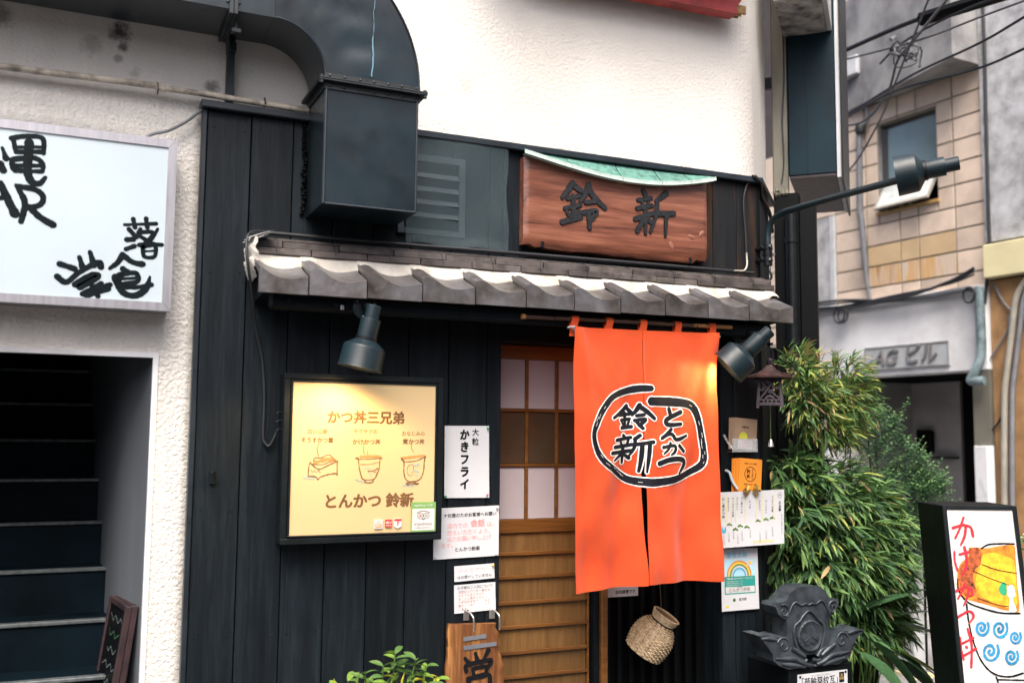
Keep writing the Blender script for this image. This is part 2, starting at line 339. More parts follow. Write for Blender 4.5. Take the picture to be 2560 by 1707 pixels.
# ------------------------------------------------------------------ mesh building
class MB:
    def __init__(s): s.v = []; s.f = []; s.mi = []
    def add(s, verts, faces, mi=0):
        o = len(s.v); s.v += [tuple(x) for x in verts]; s.f += [tuple(i+o for i in f) for f in faces]; s.mi += [mi]*len(faces); return s
    def box(s, x0, x1, y0, y1, z0, z1, b=0, M=None, mi=0):
        x0, x1 = min(x0,x1), max(x0,x1); y0, y1 = min(y0,y1), max(y0,y1); z0, z1 = min(z0,z1), max(z0,z1)
        vs = [Vector((x,y,z)) for x in (x0,x1) for y in (y0,y1) for z in (z0,z1)]
        fs = [(0,1,3,2),(4,6,7,5),(0,4,5,1),(2,3,7,6),(0,2,6,4),(1,5,7,3)]
        if b:
            bm = bmesh.new(); bv = [bm.verts.new(v) for v in vs]
            for f in fs: bm.faces.new([bv[i] for i in f])
            bmesh.ops.bevel(bm, geom=bm.edges[:], offset=b, segments=1, affect='EDGES', profile=.5)
            bm.verts.index_update(); vs = [v.co.copy() for v in bm.verts]; fs = [tuple(v.index for v in f.verts) for f in bm.faces]; bm.free()
        if M: vs = [M @ v for v in vs]
        return s.add(vs, fs, mi)
    def quad(s, a, b, c, d, mi=0): return s.add([a,b,c,d], [(0,1,2,3)], mi)
    def tube(s, pts, r, n=8, cap=True, mi=0):
        pts = [Vector(p) for p in pts]; m = len(pts); rr = r if isinstance(r, (list, tuple)) else [r]*m
        vs = []; up = None
        for i, p in enumerate(pts):
            t = (pts[min(i+1,m-1)] - pts[max(i-1,0)]).normalized()
            if up is None:
                up = Vector((0,0,1)) if abs(t.z) < .9 else Vector((1,0,0))
            a = t.cross(up);
            if a.length < 1e-5: a = t.cross(Vector((1,0,0)))
            a.normalize(); b = a.cross(t).normalized(); up = b
            for k in range(n):
                q = 2*math.pi*k/n; vs.append(p + (a*math.cos(q) + b*math.sin(q))*rr[i])
        fs = [(i*n+k, i*n+(k+1)%n, (i+1)*n+(k+1)%n, (i+1)*n+k) for i in range(m-1) for k in range(n)]
        if cap: fs += [tuple(range(n-1,-1,-1)), tuple(range((m-1)*n, m*n))]
        return s.add(vs, fs, mi)
    def lathe(s, prof, M=None, n=24, mi=0):
        """prof: (radius, height) pairs, axis +Z, transformed by M"""
        vs = []; M = M or Matrix()
        for r, h in prof:
            for k in range(n):
                q = 2*math.pi*k/n; vs.append(M @ Vector((r*math.cos(q), r*math.sin(q), h)))
        fs = [(i*n+k, i*n+(k+1)%n, (i+1)*n+(k+1)%n, (i+1)*n+k) for i in range(len(prof)-1) for k in range(n)]
        return s.add(vs, fs, mi)
    def prism(s, poly, f, d0, d1, mi=0):
        """poly of (u,v); f(u,v,d) -> point; extruded from depth d0 to d1"""
        n = len(poly); vs = [f(u,v,d0) for u,v in poly] + [f(u,v,d1) for u,v in poly]
        fs = [tuple(range(n)), tuple(range(2*n-1, n-1, -1))] + [(i, i+n, (i+1)%n+n, (i+1)%n) for i in range(n)]
        return s.add(vs, fs, mi)
    def grid(s, f, nu, nv, mi=0):
        vs = [f(i/nu, j/nv) for j in range(nv+1) for i in range(nu+1)]
        fs = [(j*(nu+1)+i, j*(nu+1)+i+1, (j+1)*(nu+1)+i+1, (j+1)*(nu+1)+i) for j in range(nv) for i in range(nu)]
        return s.add(vs, fs, mi)
    def build(s, name, mats, parent=None, smooth=None, origin=None, fix=True):
        o0 = Vector(origin) if origin is not None else (WLOC[parent] if parent is not None else Vector((0,0,0)))
        me = bpy.data.meshes.new(name)
        me.from_pydata([tuple(Vector(v)-o0) for v in s.v], [], s.f)
        mats = mats if isinstance(mats, (list, tuple)) else [mats]
        for m in mats: me.materials.append(MATS[m])
        if len(mats) > 1: me.polygons.foreach_set('material_index', s.mi)
        if fix:
            bm = bmesh.new(); bm.from_mesh(me); bmesh.ops.recalc_face_normals(bm, faces=bm.faces[:]); bm.to_mesh(me); bm.free()
        if smooth is not None:
            me.polygons.foreach_set('use_smooth', [True]*len(me.polygons)); me.set_sharp_from_angle(angle=rad(smooth))
        me.update()
        o = bpy.data.objects.new(name, me); C.objects.link(o)
        if parent is not None:
            o.parent = parent; o.location = o0 - WLOC[parent]
        else: o.location = o0
        WLOC[o] = o0.copy()
        return o
WLOC = {}
def thing(name, label, cat, loc=(0,0,0), group=None):
    o = bpy.data.objects.new(name, None); C.objects.link(o); o.location = loc; o.empty_display_size = .05
    WLOC[o] = Vector(loc); return tag(o, label, cat, group)
def tag(o, label, cat, group=None):
    o['label'] = label; o['category'] = cat
    if group: o['group'] = group
    return o
def struct(o): o['kind'] = 'structure'; return o
def stuff(o): o['kind'] = 'stuff'; return o
def bx(name, m, parent, *a, b=0, origin=None, M=None):
    return MB().box(*a, b=b, M=M).build(name, m, parent, origin=origin)

def catmull(pts, n=6):
    P = [pts[0]] + list(pts) + [pts[-1]]; out = []
    for i in range(1, len(P)-2):
        p0, p1, p2, p3 = P[i-1], P[i], P[i+1], P[i+2]
        for k in range(n):
            t = k/n; t2 = t*t; t3 = t2*t
            out.append(tuple(.5*((2*b)+(-a+c)*t+(2*a-5*b+4*c-d)*t2+(-a+3*b-3*c+d)*t3) for a,b,c,d in zip(p0,p1,p2,p3)))
    out.append(tuple(P[-2])); return out
def brush(mb, strokes, f, extra=0, lift=2e-5, ragged=.06, wscale=1.0, seed=1, mi=0, n=6, dry=0.0):
    """brush strokes [(u,v,width)...] as flat ribbons with rounded ends; f(u,v,d) -> point, d = lift off the surface"""
    rr = random.Random(seed)
    for si, st in enumerate(strokes):
        pts = catmull(st, n) if len(st) > 1 else st
        m = len(pts); L = []; Rr = []
        def tangent(i):
            a = pts[max(i-1,0)]; b = pts[min(i+1,m-1)]; dx, dy = b[0]-a[0], b[1]-a[1]; l = math.hypot(dx,dy) or 1; return dx/l, dy/l
        rows = []
        t0 = tangent(0); w0 = pts[0][2]*wscale+extra
        for k in (0.0, .35, .75):
            q = 1-k; rows.append((pts[0][0]-t0[0]*w0*.5*q, pts[0][1]-t0[1]*w0*.5*q, t0, w0*math.sqrt(max(0,1-q*q))*.98+.0002))
        for i, p in enumerate(pts):
            w = (p[2]*wscale+extra)*(1+ragged*(rr.random()-.5)*2)*(1+dry*.9*math.cos(math.pi*2*i/max(1,m-1))); rows.append((p[0], p[1], tangent(i), w))
        t1 = tangent(m-1); w1 = pts[-1][2]*wscale+extra
        for k in (.25, .65, 1.0):
            rows.append((pts[-1][0]+t1[0]*w1*.5*k, pts[-1][1]+t1[1]*w1*.5*k, t1, w1*math.sqrt(max(0,1-k*k))*.98+.0002))
        vs = []
        for (x, y, t, w) in rows:
            for s_ in (-.5, 0, .5):
                q_ = s_*(1+dry*rr.uniform(-1,1)); vs.append(f(x - t[1]*w*q_, y + t[0]*w*q_, lift*si))
        fs = []
        for i in range(len(rows)-1):
            for k in range(2): fs.append((i*3+k, i*3+k+1, i*3+k+4, i*3+k+3))
        mb.add(vs, fs, mi)
_tc = {}
def text_geo(body, offset=0.0, align='LEFT', space=1.0, line=1.0, shear=0):
    key = (body, offset, align, space, line, shear)
    if key in _tc: return _tc[key]
    c = bpy.data.curves.new('t', 'FONT'); c.body = body; c.size = 1; c.offset = offset; c.align_x = align; c.align_y = 'CENTER'
    c.space_character = space; c.space_line = line; c.shear = shear; c.resolution_u = 3
    o = bpy.data.objects.new('t', c); C.objects.link(o)
    dg = bpy.context.evaluated_depsgraph_get(); me = bpy.data.meshes.new_from_object(o.evaluated_get(dg))
    g = ([(v.co.x, v.co.y) for v in me.vertices], [tuple(p.vertices) for p in me.polygons])
    bpy.data.objects.remove(o); bpy.data.curves.remove(c); bpy.data.meshes.remove(me)
    _tc[key] = g; return g
def write(mb, body, f, u, v, size, mi=0, bold=0.0, align='CENTER', line=1.0, space=1.0, d=0, xs=1.0, shear=0):
    vs, fs = text_geo(body, 0.0, align, space, line, shear)
    offs = [(0, 0)]
    if bold > .009: offs += [(bold*1.3*math.cos(k*math.pi/4), bold*1.1*math.sin(k*math.pi/4)) for k in range(8)]
    for k, (ox, oy) in enumerate(offs):
        mb.add([f(u+(x+ox)*size*xs, v+(y+oy)*size, d+k*1.5e-5) for x, y in vs], fs, mi)
def vwrite(mb, body, f, u, v, size, mi=0, bold=0.0, step=1.05, d=0):
    """vertical writing, top to bottom from v"""
    for i, ch in enumerate(body):
        if ch != ' ': write(mb, ch, f, u, v - size*step*(i+.5), size, mi, bold, 'CENTER', d=d)
def wallf(y):
    """surface facing the street at depth y: (x, z, lift)"""
    return lambda u, v, d: (u, y - d, v)

STROKES = {
'noren_loop':[[(2.4366,1.8244,0.0245),(2.3824,1.8229,0.0309),(2.326,1.8132,0.0291),(2.2701,1.7964,0.0265),(2.2286,1.7745,0.0256),(2.1966,1.7403,0.0263),(2.1693,1.704,0.027),(2.1495,1.668,0.0253),(2.1351,1.6283,0.0205),(2.1352,1.5952,0.0205),(2.1487,1.5536,0.022),(2.1668,1.5221,0.0252),(2.1967,1.4906,0.0268),(2.2423,1.4628,0.0285),(2.2881,1.4364,0.0285),(2.3297,1.4146,0.0286),(2.3716,1.4047,0.0319),(2.4374,1.3992,0.0337),(2.4945,1.4027,0.0323),(2.5522,1.4102,0.0308),(2.6204,1.4259,0.0294),(2.6796,1.4485,0.0279),(2.7176,1.4755,0.0281),(2.7299,1.506,0.0265),(2.7274,1.5516,0.0249),(2.718,1.6013,0.0249),(2.7066,1.6593,0.0266),(2.6902,1.7131,0.0316),(2.6677,1.746,0.0366),(2.6233,1.7608,0.0364),(2.5353,1.7654,0.0394),(2.4363,1.7657,0.0391)]],
'noren_glyphs':[[(2.3183,1.7428,0.0161),(2.2932,1.7198,0.0161),(2.2405,1.6869,0.0112)],[(2.3165,1.7363,0.0161),(2.3463,1.7111,0.0161)],[(2.2719,1.6994,0.012),(2.3398,1.707,0.0121)],[(2.2839,1.6779,0.012),(2.3369,1.6844,0.0121)],[(2.309,1.7104,0.0145),(2.3088,1.6462,0.0144)],[(2.2903,1.67,0.0112),(2.2977,1.6557,0.0112)],[(2.3331,1.6738,0.0113),(2.3256,1.6577,0.0112)],[(2.2866,1.6435,0.0136),(2.3462,1.6499,0.0137)],[(2.3822,1.7482,0.017),(2.3679,1.7236,0.017),(2.3491,1.7015,0.0097)],[(2.3793,1.7425,0.0178),(2.4104,1.722,0.0179),(2.4531,1.687,0.013)],[(2.3707,1.6994,0.0129),(2.4028,1.704,0.013)],[(2.3612,1.6775,0.0137),(2.4103,1.6831,0.0138),(2.3818,1.6552,0.0137)],[(2.3725,1.6696,0.0137),(2.3978,1.6424,0.0137)],[(2.2976,1.6101,0.0136),(2.3106,1.5966,0.0136)],[(2.2589,1.5882,0.0127),(2.3404,1.6016,0.0128)],[(2.2837,1.5788,0.0112),(2.2929,1.5645,0.0112)],[(2.3273,1.5903,0.0112),(2.318,1.5686,0.0112)],[(2.2496,1.5563,0.0135),(2.3459,1.5696,0.0136)],[(2.2359,1.5301,0.0135),(2.3412,1.5423,0.0136)],[(2.2976,1.5621,0.0152),(2.2975,1.4896,0.0111)],[(2.2929,1.5278,0.0127),(2.2514,1.4976,0.0079)],[(2.3049,1.5262,0.0128),(2.3327,1.5087,0.0128)],[(2.3836,1.6108,0.0145),(2.3582,1.5929,0.0145)],[(2.361,1.597,0.0137),(2.3562,1.5568,0.0136),(2.3328,1.5199,0.008)],[(2.3553,1.568,0.0144),(2.4449,1.5814,0.0146)],[(2.3928,1.5706,0.0177),(2.3869,1.5023,0.0177),(2.3774,1.4502,0.0112)],[(2.4259,1.5748,0.0153),(2.4219,1.5103,0.0153),(2.4131,1.446,0.008)],[(2.5332,1.7334,0.0164),(2.5408,1.708,0.0164),(2.5387,1.6916,0.0164)],[(2.5974,1.7198,0.0182),(2.5397,1.6941,0.018),(2.5154,1.6773,0.018),(2.5327,1.6604,0.018),(2.6009,1.6646,0.0132)],[(2.5461,1.6393,0.0139),(2.5228,1.6194,0.0139),(2.4889,1.5963,0.0098)],[(2.4928,1.5996,0.0146),(2.5324,1.6179,0.0147),(2.5556,1.6132,0.0147),(2.571,1.5944,0.0147),(2.5984,1.5971,0.0148),(2.6358,1.6122,0.0091)],[(2.4954,1.5573,0.013),(2.5553,1.5657,0.0131),(2.5707,1.556,0.0131),(2.5628,1.5363,0.0131),(2.5434,1.5233,0.0073)],[(2.5399,1.5771,0.0114),(2.5271,1.5493,0.0114),(2.4991,1.5289,0.0065)],[(2.5923,1.5659,0.0139),(2.6214,1.5397,0.014)],[(2.474,1.4844,0.0194),(2.5287,1.5005,0.0195),(2.5869,1.5053,0.0196),(2.6249,1.4955,0.0197),(2.6228,1.4733,0.0196),(2.5932,1.44,0.0098)]],
'plaque_glyphs':[[(2.1447,2.7959,0.0233),(2.1201,2.7587,0.0232),(2.0882,2.7183,0.0137)],[(2.1466,2.7866,0.0233),(2.1878,2.7619,0.0233)],[(2.1165,2.718,0.0163),(2.1811,2.7379,0.0164)],[(2.1025,2.6685,0.0162),(2.187,2.6928,0.0164)],[(2.1468,2.7315,0.0206),(2.1472,2.6217,0.0205)],[(2.113,2.6551,0.0145),(2.1244,2.6366,0.0145)],[(2.1756,2.6675,0.0146),(2.1662,2.6425,0.0146)],[(2.0887,2.6023,0.0221),(2.1872,2.636,0.0223)],[(2.231,2.7971,0.0243),(2.2157,2.7563,0.0242),(2.1832,2.7079,0.0121)],[(2.2291,2.7769,0.026),(2.2621,2.7371,0.026),(2.3187,2.6926,0.0209)],[(2.2139,2.7085,0.0173),(2.2622,2.718,0.0174)],[(2.1977,2.6577,0.0207),(2.2739,2.6724,0.0208),(2.2352,2.6218,0.0207)],[(2.2275,2.6607,0.0207),(2.2353,2.5899,0.0207)],[(2.5346,2.8003,0.0214),(2.5468,2.7794,0.0214)],[(2.504,2.7508,0.0177),(2.5784,2.7694,0.0179)],[(2.5253,2.7442,0.0142),(2.5313,2.727,0.0142)],[(2.563,2.7535,0.0143),(2.5557,2.7296,0.0142)],[(2.4978,2.7094,0.0177),(2.5833,2.7325,0.0178)],[(2.4855,2.6551,0.0194),(2.5893,2.6939,0.0196)],[(2.5455,2.717,0.0195),(2.5449,2.5902,0.0141)],[(2.5351,2.66,0.0195),(2.4974,2.5972,0.0194)],[(2.5564,2.6621,0.0195),(2.5737,2.6487,0.0195)],[(2.6664,2.8041,0.0252),(2.6061,2.7563,0.0161)],[(2.6123,2.7623,0.0197),(2.6057,2.692,0.0196),(2.5725,2.598,0.0106)],[(2.6119,2.6944,0.0214),(2.7095,2.706,0.0216)],[(2.6657,2.7016,0.0215),(2.6587,2.5882,0.0125)]],
'left_sign':[[(-0.2254,2.6839,0.018),(-0.1752,2.6982,0.0181),(-0.1214,2.6963,0.0182),(-0.115,2.6391,0.0141)],[(-0.2197,2.6847,0.017),(-0.2103,2.6457,0.017)],[(-0.1996,2.6536,0.012),(-0.1243,2.6634,0.0121)],[(-0.2075,2.6344,0.017),(-0.1167,2.646,0.0172)],[(-0.219,2.6008,0.0189),(-0.213,2.57,0.0189),(-0.1863,2.5656,0.019)],[(-0.2183,2.6044,0.0189),(-0.149,2.6191,0.0191),(-0.1177,2.6017,0.0192),(-0.1144,2.5717,0.0131)],[(-0.2136,2.5824,0.0149),(-0.1209,2.5927,0.0151)],[(-0.2083,2.563,0.0159),(-0.1175,2.5708,0.0161)],[(-0.1653,2.6768,0.0292),(-0.1662,2.6235,0.0291),(-0.1649,2.5632,0.029),(-0.1489,2.5273,0.025),(-0.122,2.5253,0.0201),(-0.1044,2.5501,0.0131)],[(-0.2537,2.6451,0.01),(-0.2385,2.6044,0.0209)],[(-0.2575,2.5846,0.0228),(-0.2453,2.5586,0.0228)],[(-0.2537,2.5103,0.0247),(-0.2245,2.4513,0.0307),(-0.1978,2.3994,0.0307)],[(-0.2595,2.455,0.0197),(-0.2314,2.458,0.0198)],[(-0.2012,2.5098,0.0129),(-0.1732,2.4618,0.0239),(-0.1684,2.4273,0.0239),(-0.1776,2.374,0.0198)],[(-0.1921,2.5048,0.0219),(-0.1387,2.4997,0.022),(-0.1099,2.4787,0.0221),(-0.1138,2.4481,0.022),(-0.1464,2.4306,0.0219),(-0.1706,2.4291,0.0149)],[(-0.1509,2.4316,0.0259),(-0.1158,2.3976,0.026),(-0.0688,2.372,0.0261)],[(0.1785,2.3969,0.0113),(0.2945,2.4123,0.0157)],[(0.2094,2.4233,0.0176),(0.218,2.3893,0.0176)],[(0.2559,2.4295,0.0177),(0.2622,2.3935,0.0177)],[(0.1953,2.3819,0.0186),(0.2144,2.3619,0.0186)],[(0.189,2.34,0.0206),(0.2142,2.3433,0.0206)],[(0.1882,2.3027,0.0185),(0.2191,2.3178,0.0186)],[(0.2374,2.3859,0.0156),(0.2244,2.3509,0.0155)],[(0.2307,2.3723,0.0176),(0.2838,2.3757,0.0177),(0.2589,2.3332,0.0176),(0.2352,2.3233,0.0176)],[(0.3002,2.3919,0.0125),(0.2777,2.348,0.0177),(0.245,2.319,0.0176)],[(0.2337,2.3596,0.0166),(0.2831,2.3338,0.0166),(0.3183,2.3307,0.0167)],[(0.2488,2.3194,0.0166),(0.2553,2.2809,0.0165),(0.2925,2.2825,0.0166),(0.2922,2.3258,0.0166),(0.249,2.3168,0.0166)],[(0.253,2.3,0.0093),(0.2892,2.3046,0.0094)],[(0.1773,2.2811,0.0215),(0.1621,2.2501,0.0215),(0.1341,2.2233,0.0132)],[(0.1798,2.2783,0.0215),(0.2141,2.2543,0.0216),(0.2518,2.249,0.0217)],[(0.1796,2.2268,0.0205),(0.1992,2.2145,0.0205)],[(0.1542,2.1931,0.0245),(0.171,2.1534,0.0245),(0.1957,2.1285,0.0245),(0.2339,2.127,0.0246),(0.2663,2.155,0.0247),(0.2798,2.2025,0.0083)],[(0.1643,2.2,0.0184),(0.2255,2.2129,0.0185),(0.2354,2.1811,0.0185),(0.1846,2.1672,0.0184)],[(0.179,2.1868,0.0112),(0.2263,2.1933,0.0113)],[(0.1945,2.1561,0.0174),(0.2421,2.1595,0.0175),(0.2873,2.1719,0.0176)],[(0.1622,2.1937,0.0173),(0.1832,2.1441,0.0173)],[(-0.0411,2.2277,0.022),(0.0128,2.2118,0.0221)],[(0.0257,2.2593,0.0151),(0.0384,2.2224,0.0242)],[(0.0616,2.2816,0.0152),(0.0777,2.2331,0.0273)],[(-0.0479,2.1806,0.0209),(-0.0144,2.1605,0.021),(0.0293,2.2015,0.0211),(0.0921,2.2434,0.0213),(0.1031,2.2249,0.0213)],[(0.0156,2.1526,0.023),(0.0711,2.193,0.0232),(0.0936,2.1886,0.0233),(0.032,2.1437,0.0231)],[(0.0423,2.1192,0.0191),(0.1072,2.1642,0.0192)],[(0.0737,2.1365,0.0191),(0.1387,2.1614,0.0193)],[(0.0564,2.1126,0.0191),(0.1338,2.1447,0.0193)],[(0.0728,2.1567,0.0171),(0.0979,2.1128,0.0172)]],
'eigyo':[[(1.6334,0.6439,0.0101),(1.6575,0.6189,0.0158)],[(1.6824,0.6631,0.0101),(1.6925,0.6305,0.0159)],[(1.7434,0.6685,0.0175),(1.7229,0.6352,0.0087)],[(1.6421,0.59,0.0144),(1.6402,0.6131,0.0144),(1.699,0.6227,0.0145),(1.7569,0.6267,0.0145),(1.7427,0.5974,0.0145)],[(1.6722,0.5961,0.013),(1.6821,0.5664,0.013),(1.7318,0.5693,0.013)],[(1.6721,0.5975,0.013),(1.733,0.6011,0.013),(1.7318,0.5679,0.013)],[(1.6505,0.5548,0.0144),(1.6607,0.5037,0.0143)],[(1.6489,0.5564,0.0144),(1.7078,0.5613,0.0144),(1.7496,0.562,0.0145),(1.7536,0.4951,0.0145)],[(1.6543,0.5093,0.0129),(1.7535,0.5038,0.013)]],
'menu_lines':[[(0.9609,1.5656,0.0025),(0.9524,1.542,0.0025),(0.9598,1.512,0.0025)],[(0.925,1.4895,0.0035),(0.9197,1.4646,0.0035),(0.9191,1.4323,0.0035)],[(0.9251,1.487,0.004),(0.9562,1.462,0.004),(0.9764,1.4644,0.004),(1.0066,1.4793,0.004),(1.0396,1.4943,0.004)],[(1.0371,1.4943,0.004),(1.0386,1.4365,0.004)],[(0.9191,1.4323,0.004),(0.9495,1.4296,0.004),(0.9599,1.4186,0.004),(0.9697,1.4295,0.004),(1.0026,1.4392,0.004),(1.0333,1.443,0.004),(1.0375,1.438,0.004)],[(0.9401,1.492,0.003),(0.9423,1.5055,0.003),(0.9701,1.507,0.003),(0.9979,1.5195,0.003),(1.0161,1.5095,0.003),(1.0294,1.4918,0.003)],[(0.9353,1.482,0.0025),(0.976,1.4794,0.0025),(1.0215,1.4969,0.0025)],[(0.9284,1.4596,0.0015),(0.9363,1.4486,0.0015),(0.9436,1.4571,0.0015),(0.9515,1.447,0.0015),(0.9589,1.4545,0.0015),(0.9693,1.4469,0.0015)],[(1.1487,1.5758,0.002),(1.1462,1.5503,0.002),(1.1511,1.5222,0.002)],[(1.1137,1.5044,0.0036),(1.1252,1.5044,0.0036),(1.1314,1.4637,0.0036),(1.144,1.4205,0.0036)],[(1.1137,1.5044,0.0025),(1.1411,1.5003,0.0025),(1.2258,1.5054,0.0026)],[(1.2285,1.5054,0.0036),(1.2196,1.4992,0.0036),(1.2172,1.4633,0.0036),(1.2035,1.4302,0.0036)],[(1.144,1.4205,0.0036),(1.1589,1.4153,0.0036),(1.1932,1.4175,0.0036),(1.2061,1.4327,0.0036)],[(1.1579,1.4137,0.0041),(1.1602,1.4046,0.0041),(1.1882,1.4053,0.0041),(1.1917,1.415,0.0041)],[(1.1686,1.4508,0.0036),(1.1924,1.4532,0.0036),(1.2108,1.4634,0.0036)],[(1.1925,1.4471,0.002),(1.2047,1.4491,0.002)],[(1.1337,1.4789,0.0015),(1.1732,1.4798,0.0015),(1.2155,1.4879,0.0015)],[(1.164,1.534,0.0015),(1.1659,1.5207,0.0015)],[(1.3654,1.5773,0.0021),(1.356,1.5537,0.0021),(1.3663,1.5303,0.0021)],[(1.3121,1.5069,0.0041),(1.3244,1.4913,0.0041),(1.3252,1.4525,0.0041),(1.3313,1.4214,0.0041),(1.3469,1.4058,0.0041)],[(1.4208,1.5147,0.0042),(1.4157,1.4886,0.0042),(1.4131,1.452,0.0042),(1.4015,1.4208,0.0042),(1.3797,1.4081,0.0042),(1.3469,1.4058,0.0041)],[(1.3132,1.5069,0.0031),(1.3233,1.4913,0.0031),(1.3781,1.4938,0.0031),(1.4209,1.5121,0.0031)],[(1.3361,1.3981,0.0046),(1.3634,1.403,0.0047),(1.3909,1.3976,0.0047)],[(1.339,1.3929,0.0046),(1.3882,1.396,0.0047)],[(1.3455,1.4731,0.0016),(1.3619,1.4783,0.0016),(1.3678,1.4575,0.0016),(1.3601,1.4316,0.0016),(1.3435,1.4369,0.0016),(1.3403,1.4628,0.0016),(1.3455,1.4731,0.0016)]],
'menu_food':[[(0.9453,1.487,0.015),(0.9907,1.4994,0.015),(1.0267,1.4969,0.0151)],[(1.1356,1.5095,0.0112),(1.1778,1.512,0.0112),(1.2204,1.5105,0.0113)],[(1.3203,1.5043,0.0124),(1.3668,1.5095,0.0125),(1.4108,1.5147,0.0125)]],
'menu_blue':[[(1.373,1.473,0.0104),(1.3921,1.4782,0.0104)],[(1.3734,1.4522,0.0094),(1.39,1.4469,0.0094)],[(1.3765,1.434,0.0083),(1.3875,1.4314,0.0083)],[(1.1551,1.4636,0.0051),(1.1842,1.4609,0.0051),(1.1796,1.4329,0.0051)],[(0.9017,1.4275,0.0089),(0.9421,1.4222,0.009)],[(1.1169,1.4156,0.0061),(1.1539,1.4052,0.0061)],[(1.3227,1.3905,0.0072),(1.3691,1.3874,0.0073)],[(1.3485,1.4627,0.0047),(1.3491,1.4607,0.0047)],[(1.3559,1.4497,0.0047),(1.3564,1.4482,0.0047)],[(1.349,1.4368,0.0047),(1.3496,1.4347,0.0047)]],
'stand_red':[[(0.0394,-0.107,0.0116),(0.0968,-0.0924,0.0116),(0.0975,-0.126,0.0116),(0.0868,-0.1565,0.0116),(0.0686,-0.1871,0.0073)],[(0.0963,-0.0574,0.0105),(0.0734,-0.1079,0.0104),(0.0468,-0.1539,0.0103)],[(0.1046,-0.0954,0.0116),(0.1265,-0.1043,0.0116),(0.1326,-0.1452,0.0116)],[(0.0356,-0.2188,0.0091),(0.0325,-0.2598,0.009),(0.0411,-0.3065,0.009)],[(0.059,-0.2307,0.0097),(0.106,-0.2182,0.0097)],[(0.0854,-0.1978,0.0133),(0.0905,-0.2473,0.0133),(0.0809,-0.2954,0.0132),(0.0606,-0.3303,0.0072)],[(0.0237,-0.4007,0.0107),(0.0784,-0.3801,0.0107),(0.0796,-0.4144,0.0106),(0.0533,-0.4654,0.0071)],[(0.0721,-0.36,0.0083),(0.0546,-0.3969,0.0083),(0.0299,-0.4338,0.0083)],[(0.0816,-0.3848,0.0095),(0.0986,-0.3965,0.0095),(0.0987,-0.4178,0.0095)],[(0.0171,-0.5196,0.0111),(0.0747,-0.4922,0.0111),(0.0941,-0.5143,0.0111),(0.0687,-0.5472,0.0058)],[(0.0123,-0.6439,0.0092),(0.0834,-0.6109,0.0093)],[(0.0098,-0.7014,0.0103),(0.0901,-0.6593,0.0104)],[(0.0207,-0.6109,0.0087),(0.0202,-0.66,0.0086),(0.027,-0.7087,0.0086)],[(0.0599,-0.5717,0.011),(0.0678,-0.6105,0.011),(0.0702,-0.6538,0.0109),(0.0582,-0.741,0.0108)],[(0.044,-0.6511,0.0098),(0.0484,-0.6551,0.0098)]],
'stand_black':[[(0.1669,-0.2031,0.0054),(0.2011,-0.184,0.0055),(0.2635,-0.1792,0.0055),(0.3252,-0.1799,0.0055)],[(0.038,-0.3466,0.006),(0.0375,-0.3971,0.0059),(0.0733,-0.4499,0.0059),(0.143,-0.4787,0.0059),(0.2258,-0.4985,0.0059),(0.3137,-0.4995,0.0059)],[(0.0674,-0.4588,0.0059),(0.0691,-0.5437,0.0058),(0.083,-0.6364,0.0058),(0.1101,-0.7165,0.0057),(0.158,-0.7686,0.0057),(0.2281,-0.7827,0.0057),(0.2959,-0.7662,0.0057)],[(0.1694,-0.7844,0.0057),(0.1773,-0.8183,0.0057)],[(0.1758,-0.7956,0.0045),(0.298,-0.7974,0.0045)],[(0.1598,-0.2767,0.003),(0.2247,-0.3001,0.003),(0.3208,-0.3172,0.003)],[(0.1134,-0.3071,0.0024),(0.1953,-0.3422,0.0024),(0.2775,-0.3712,0.0024)],[(0.124,-0.4318,0.0024),(0.2059,-0.4605,0.0024),(0.2658,-0.4688,0.0024)]],
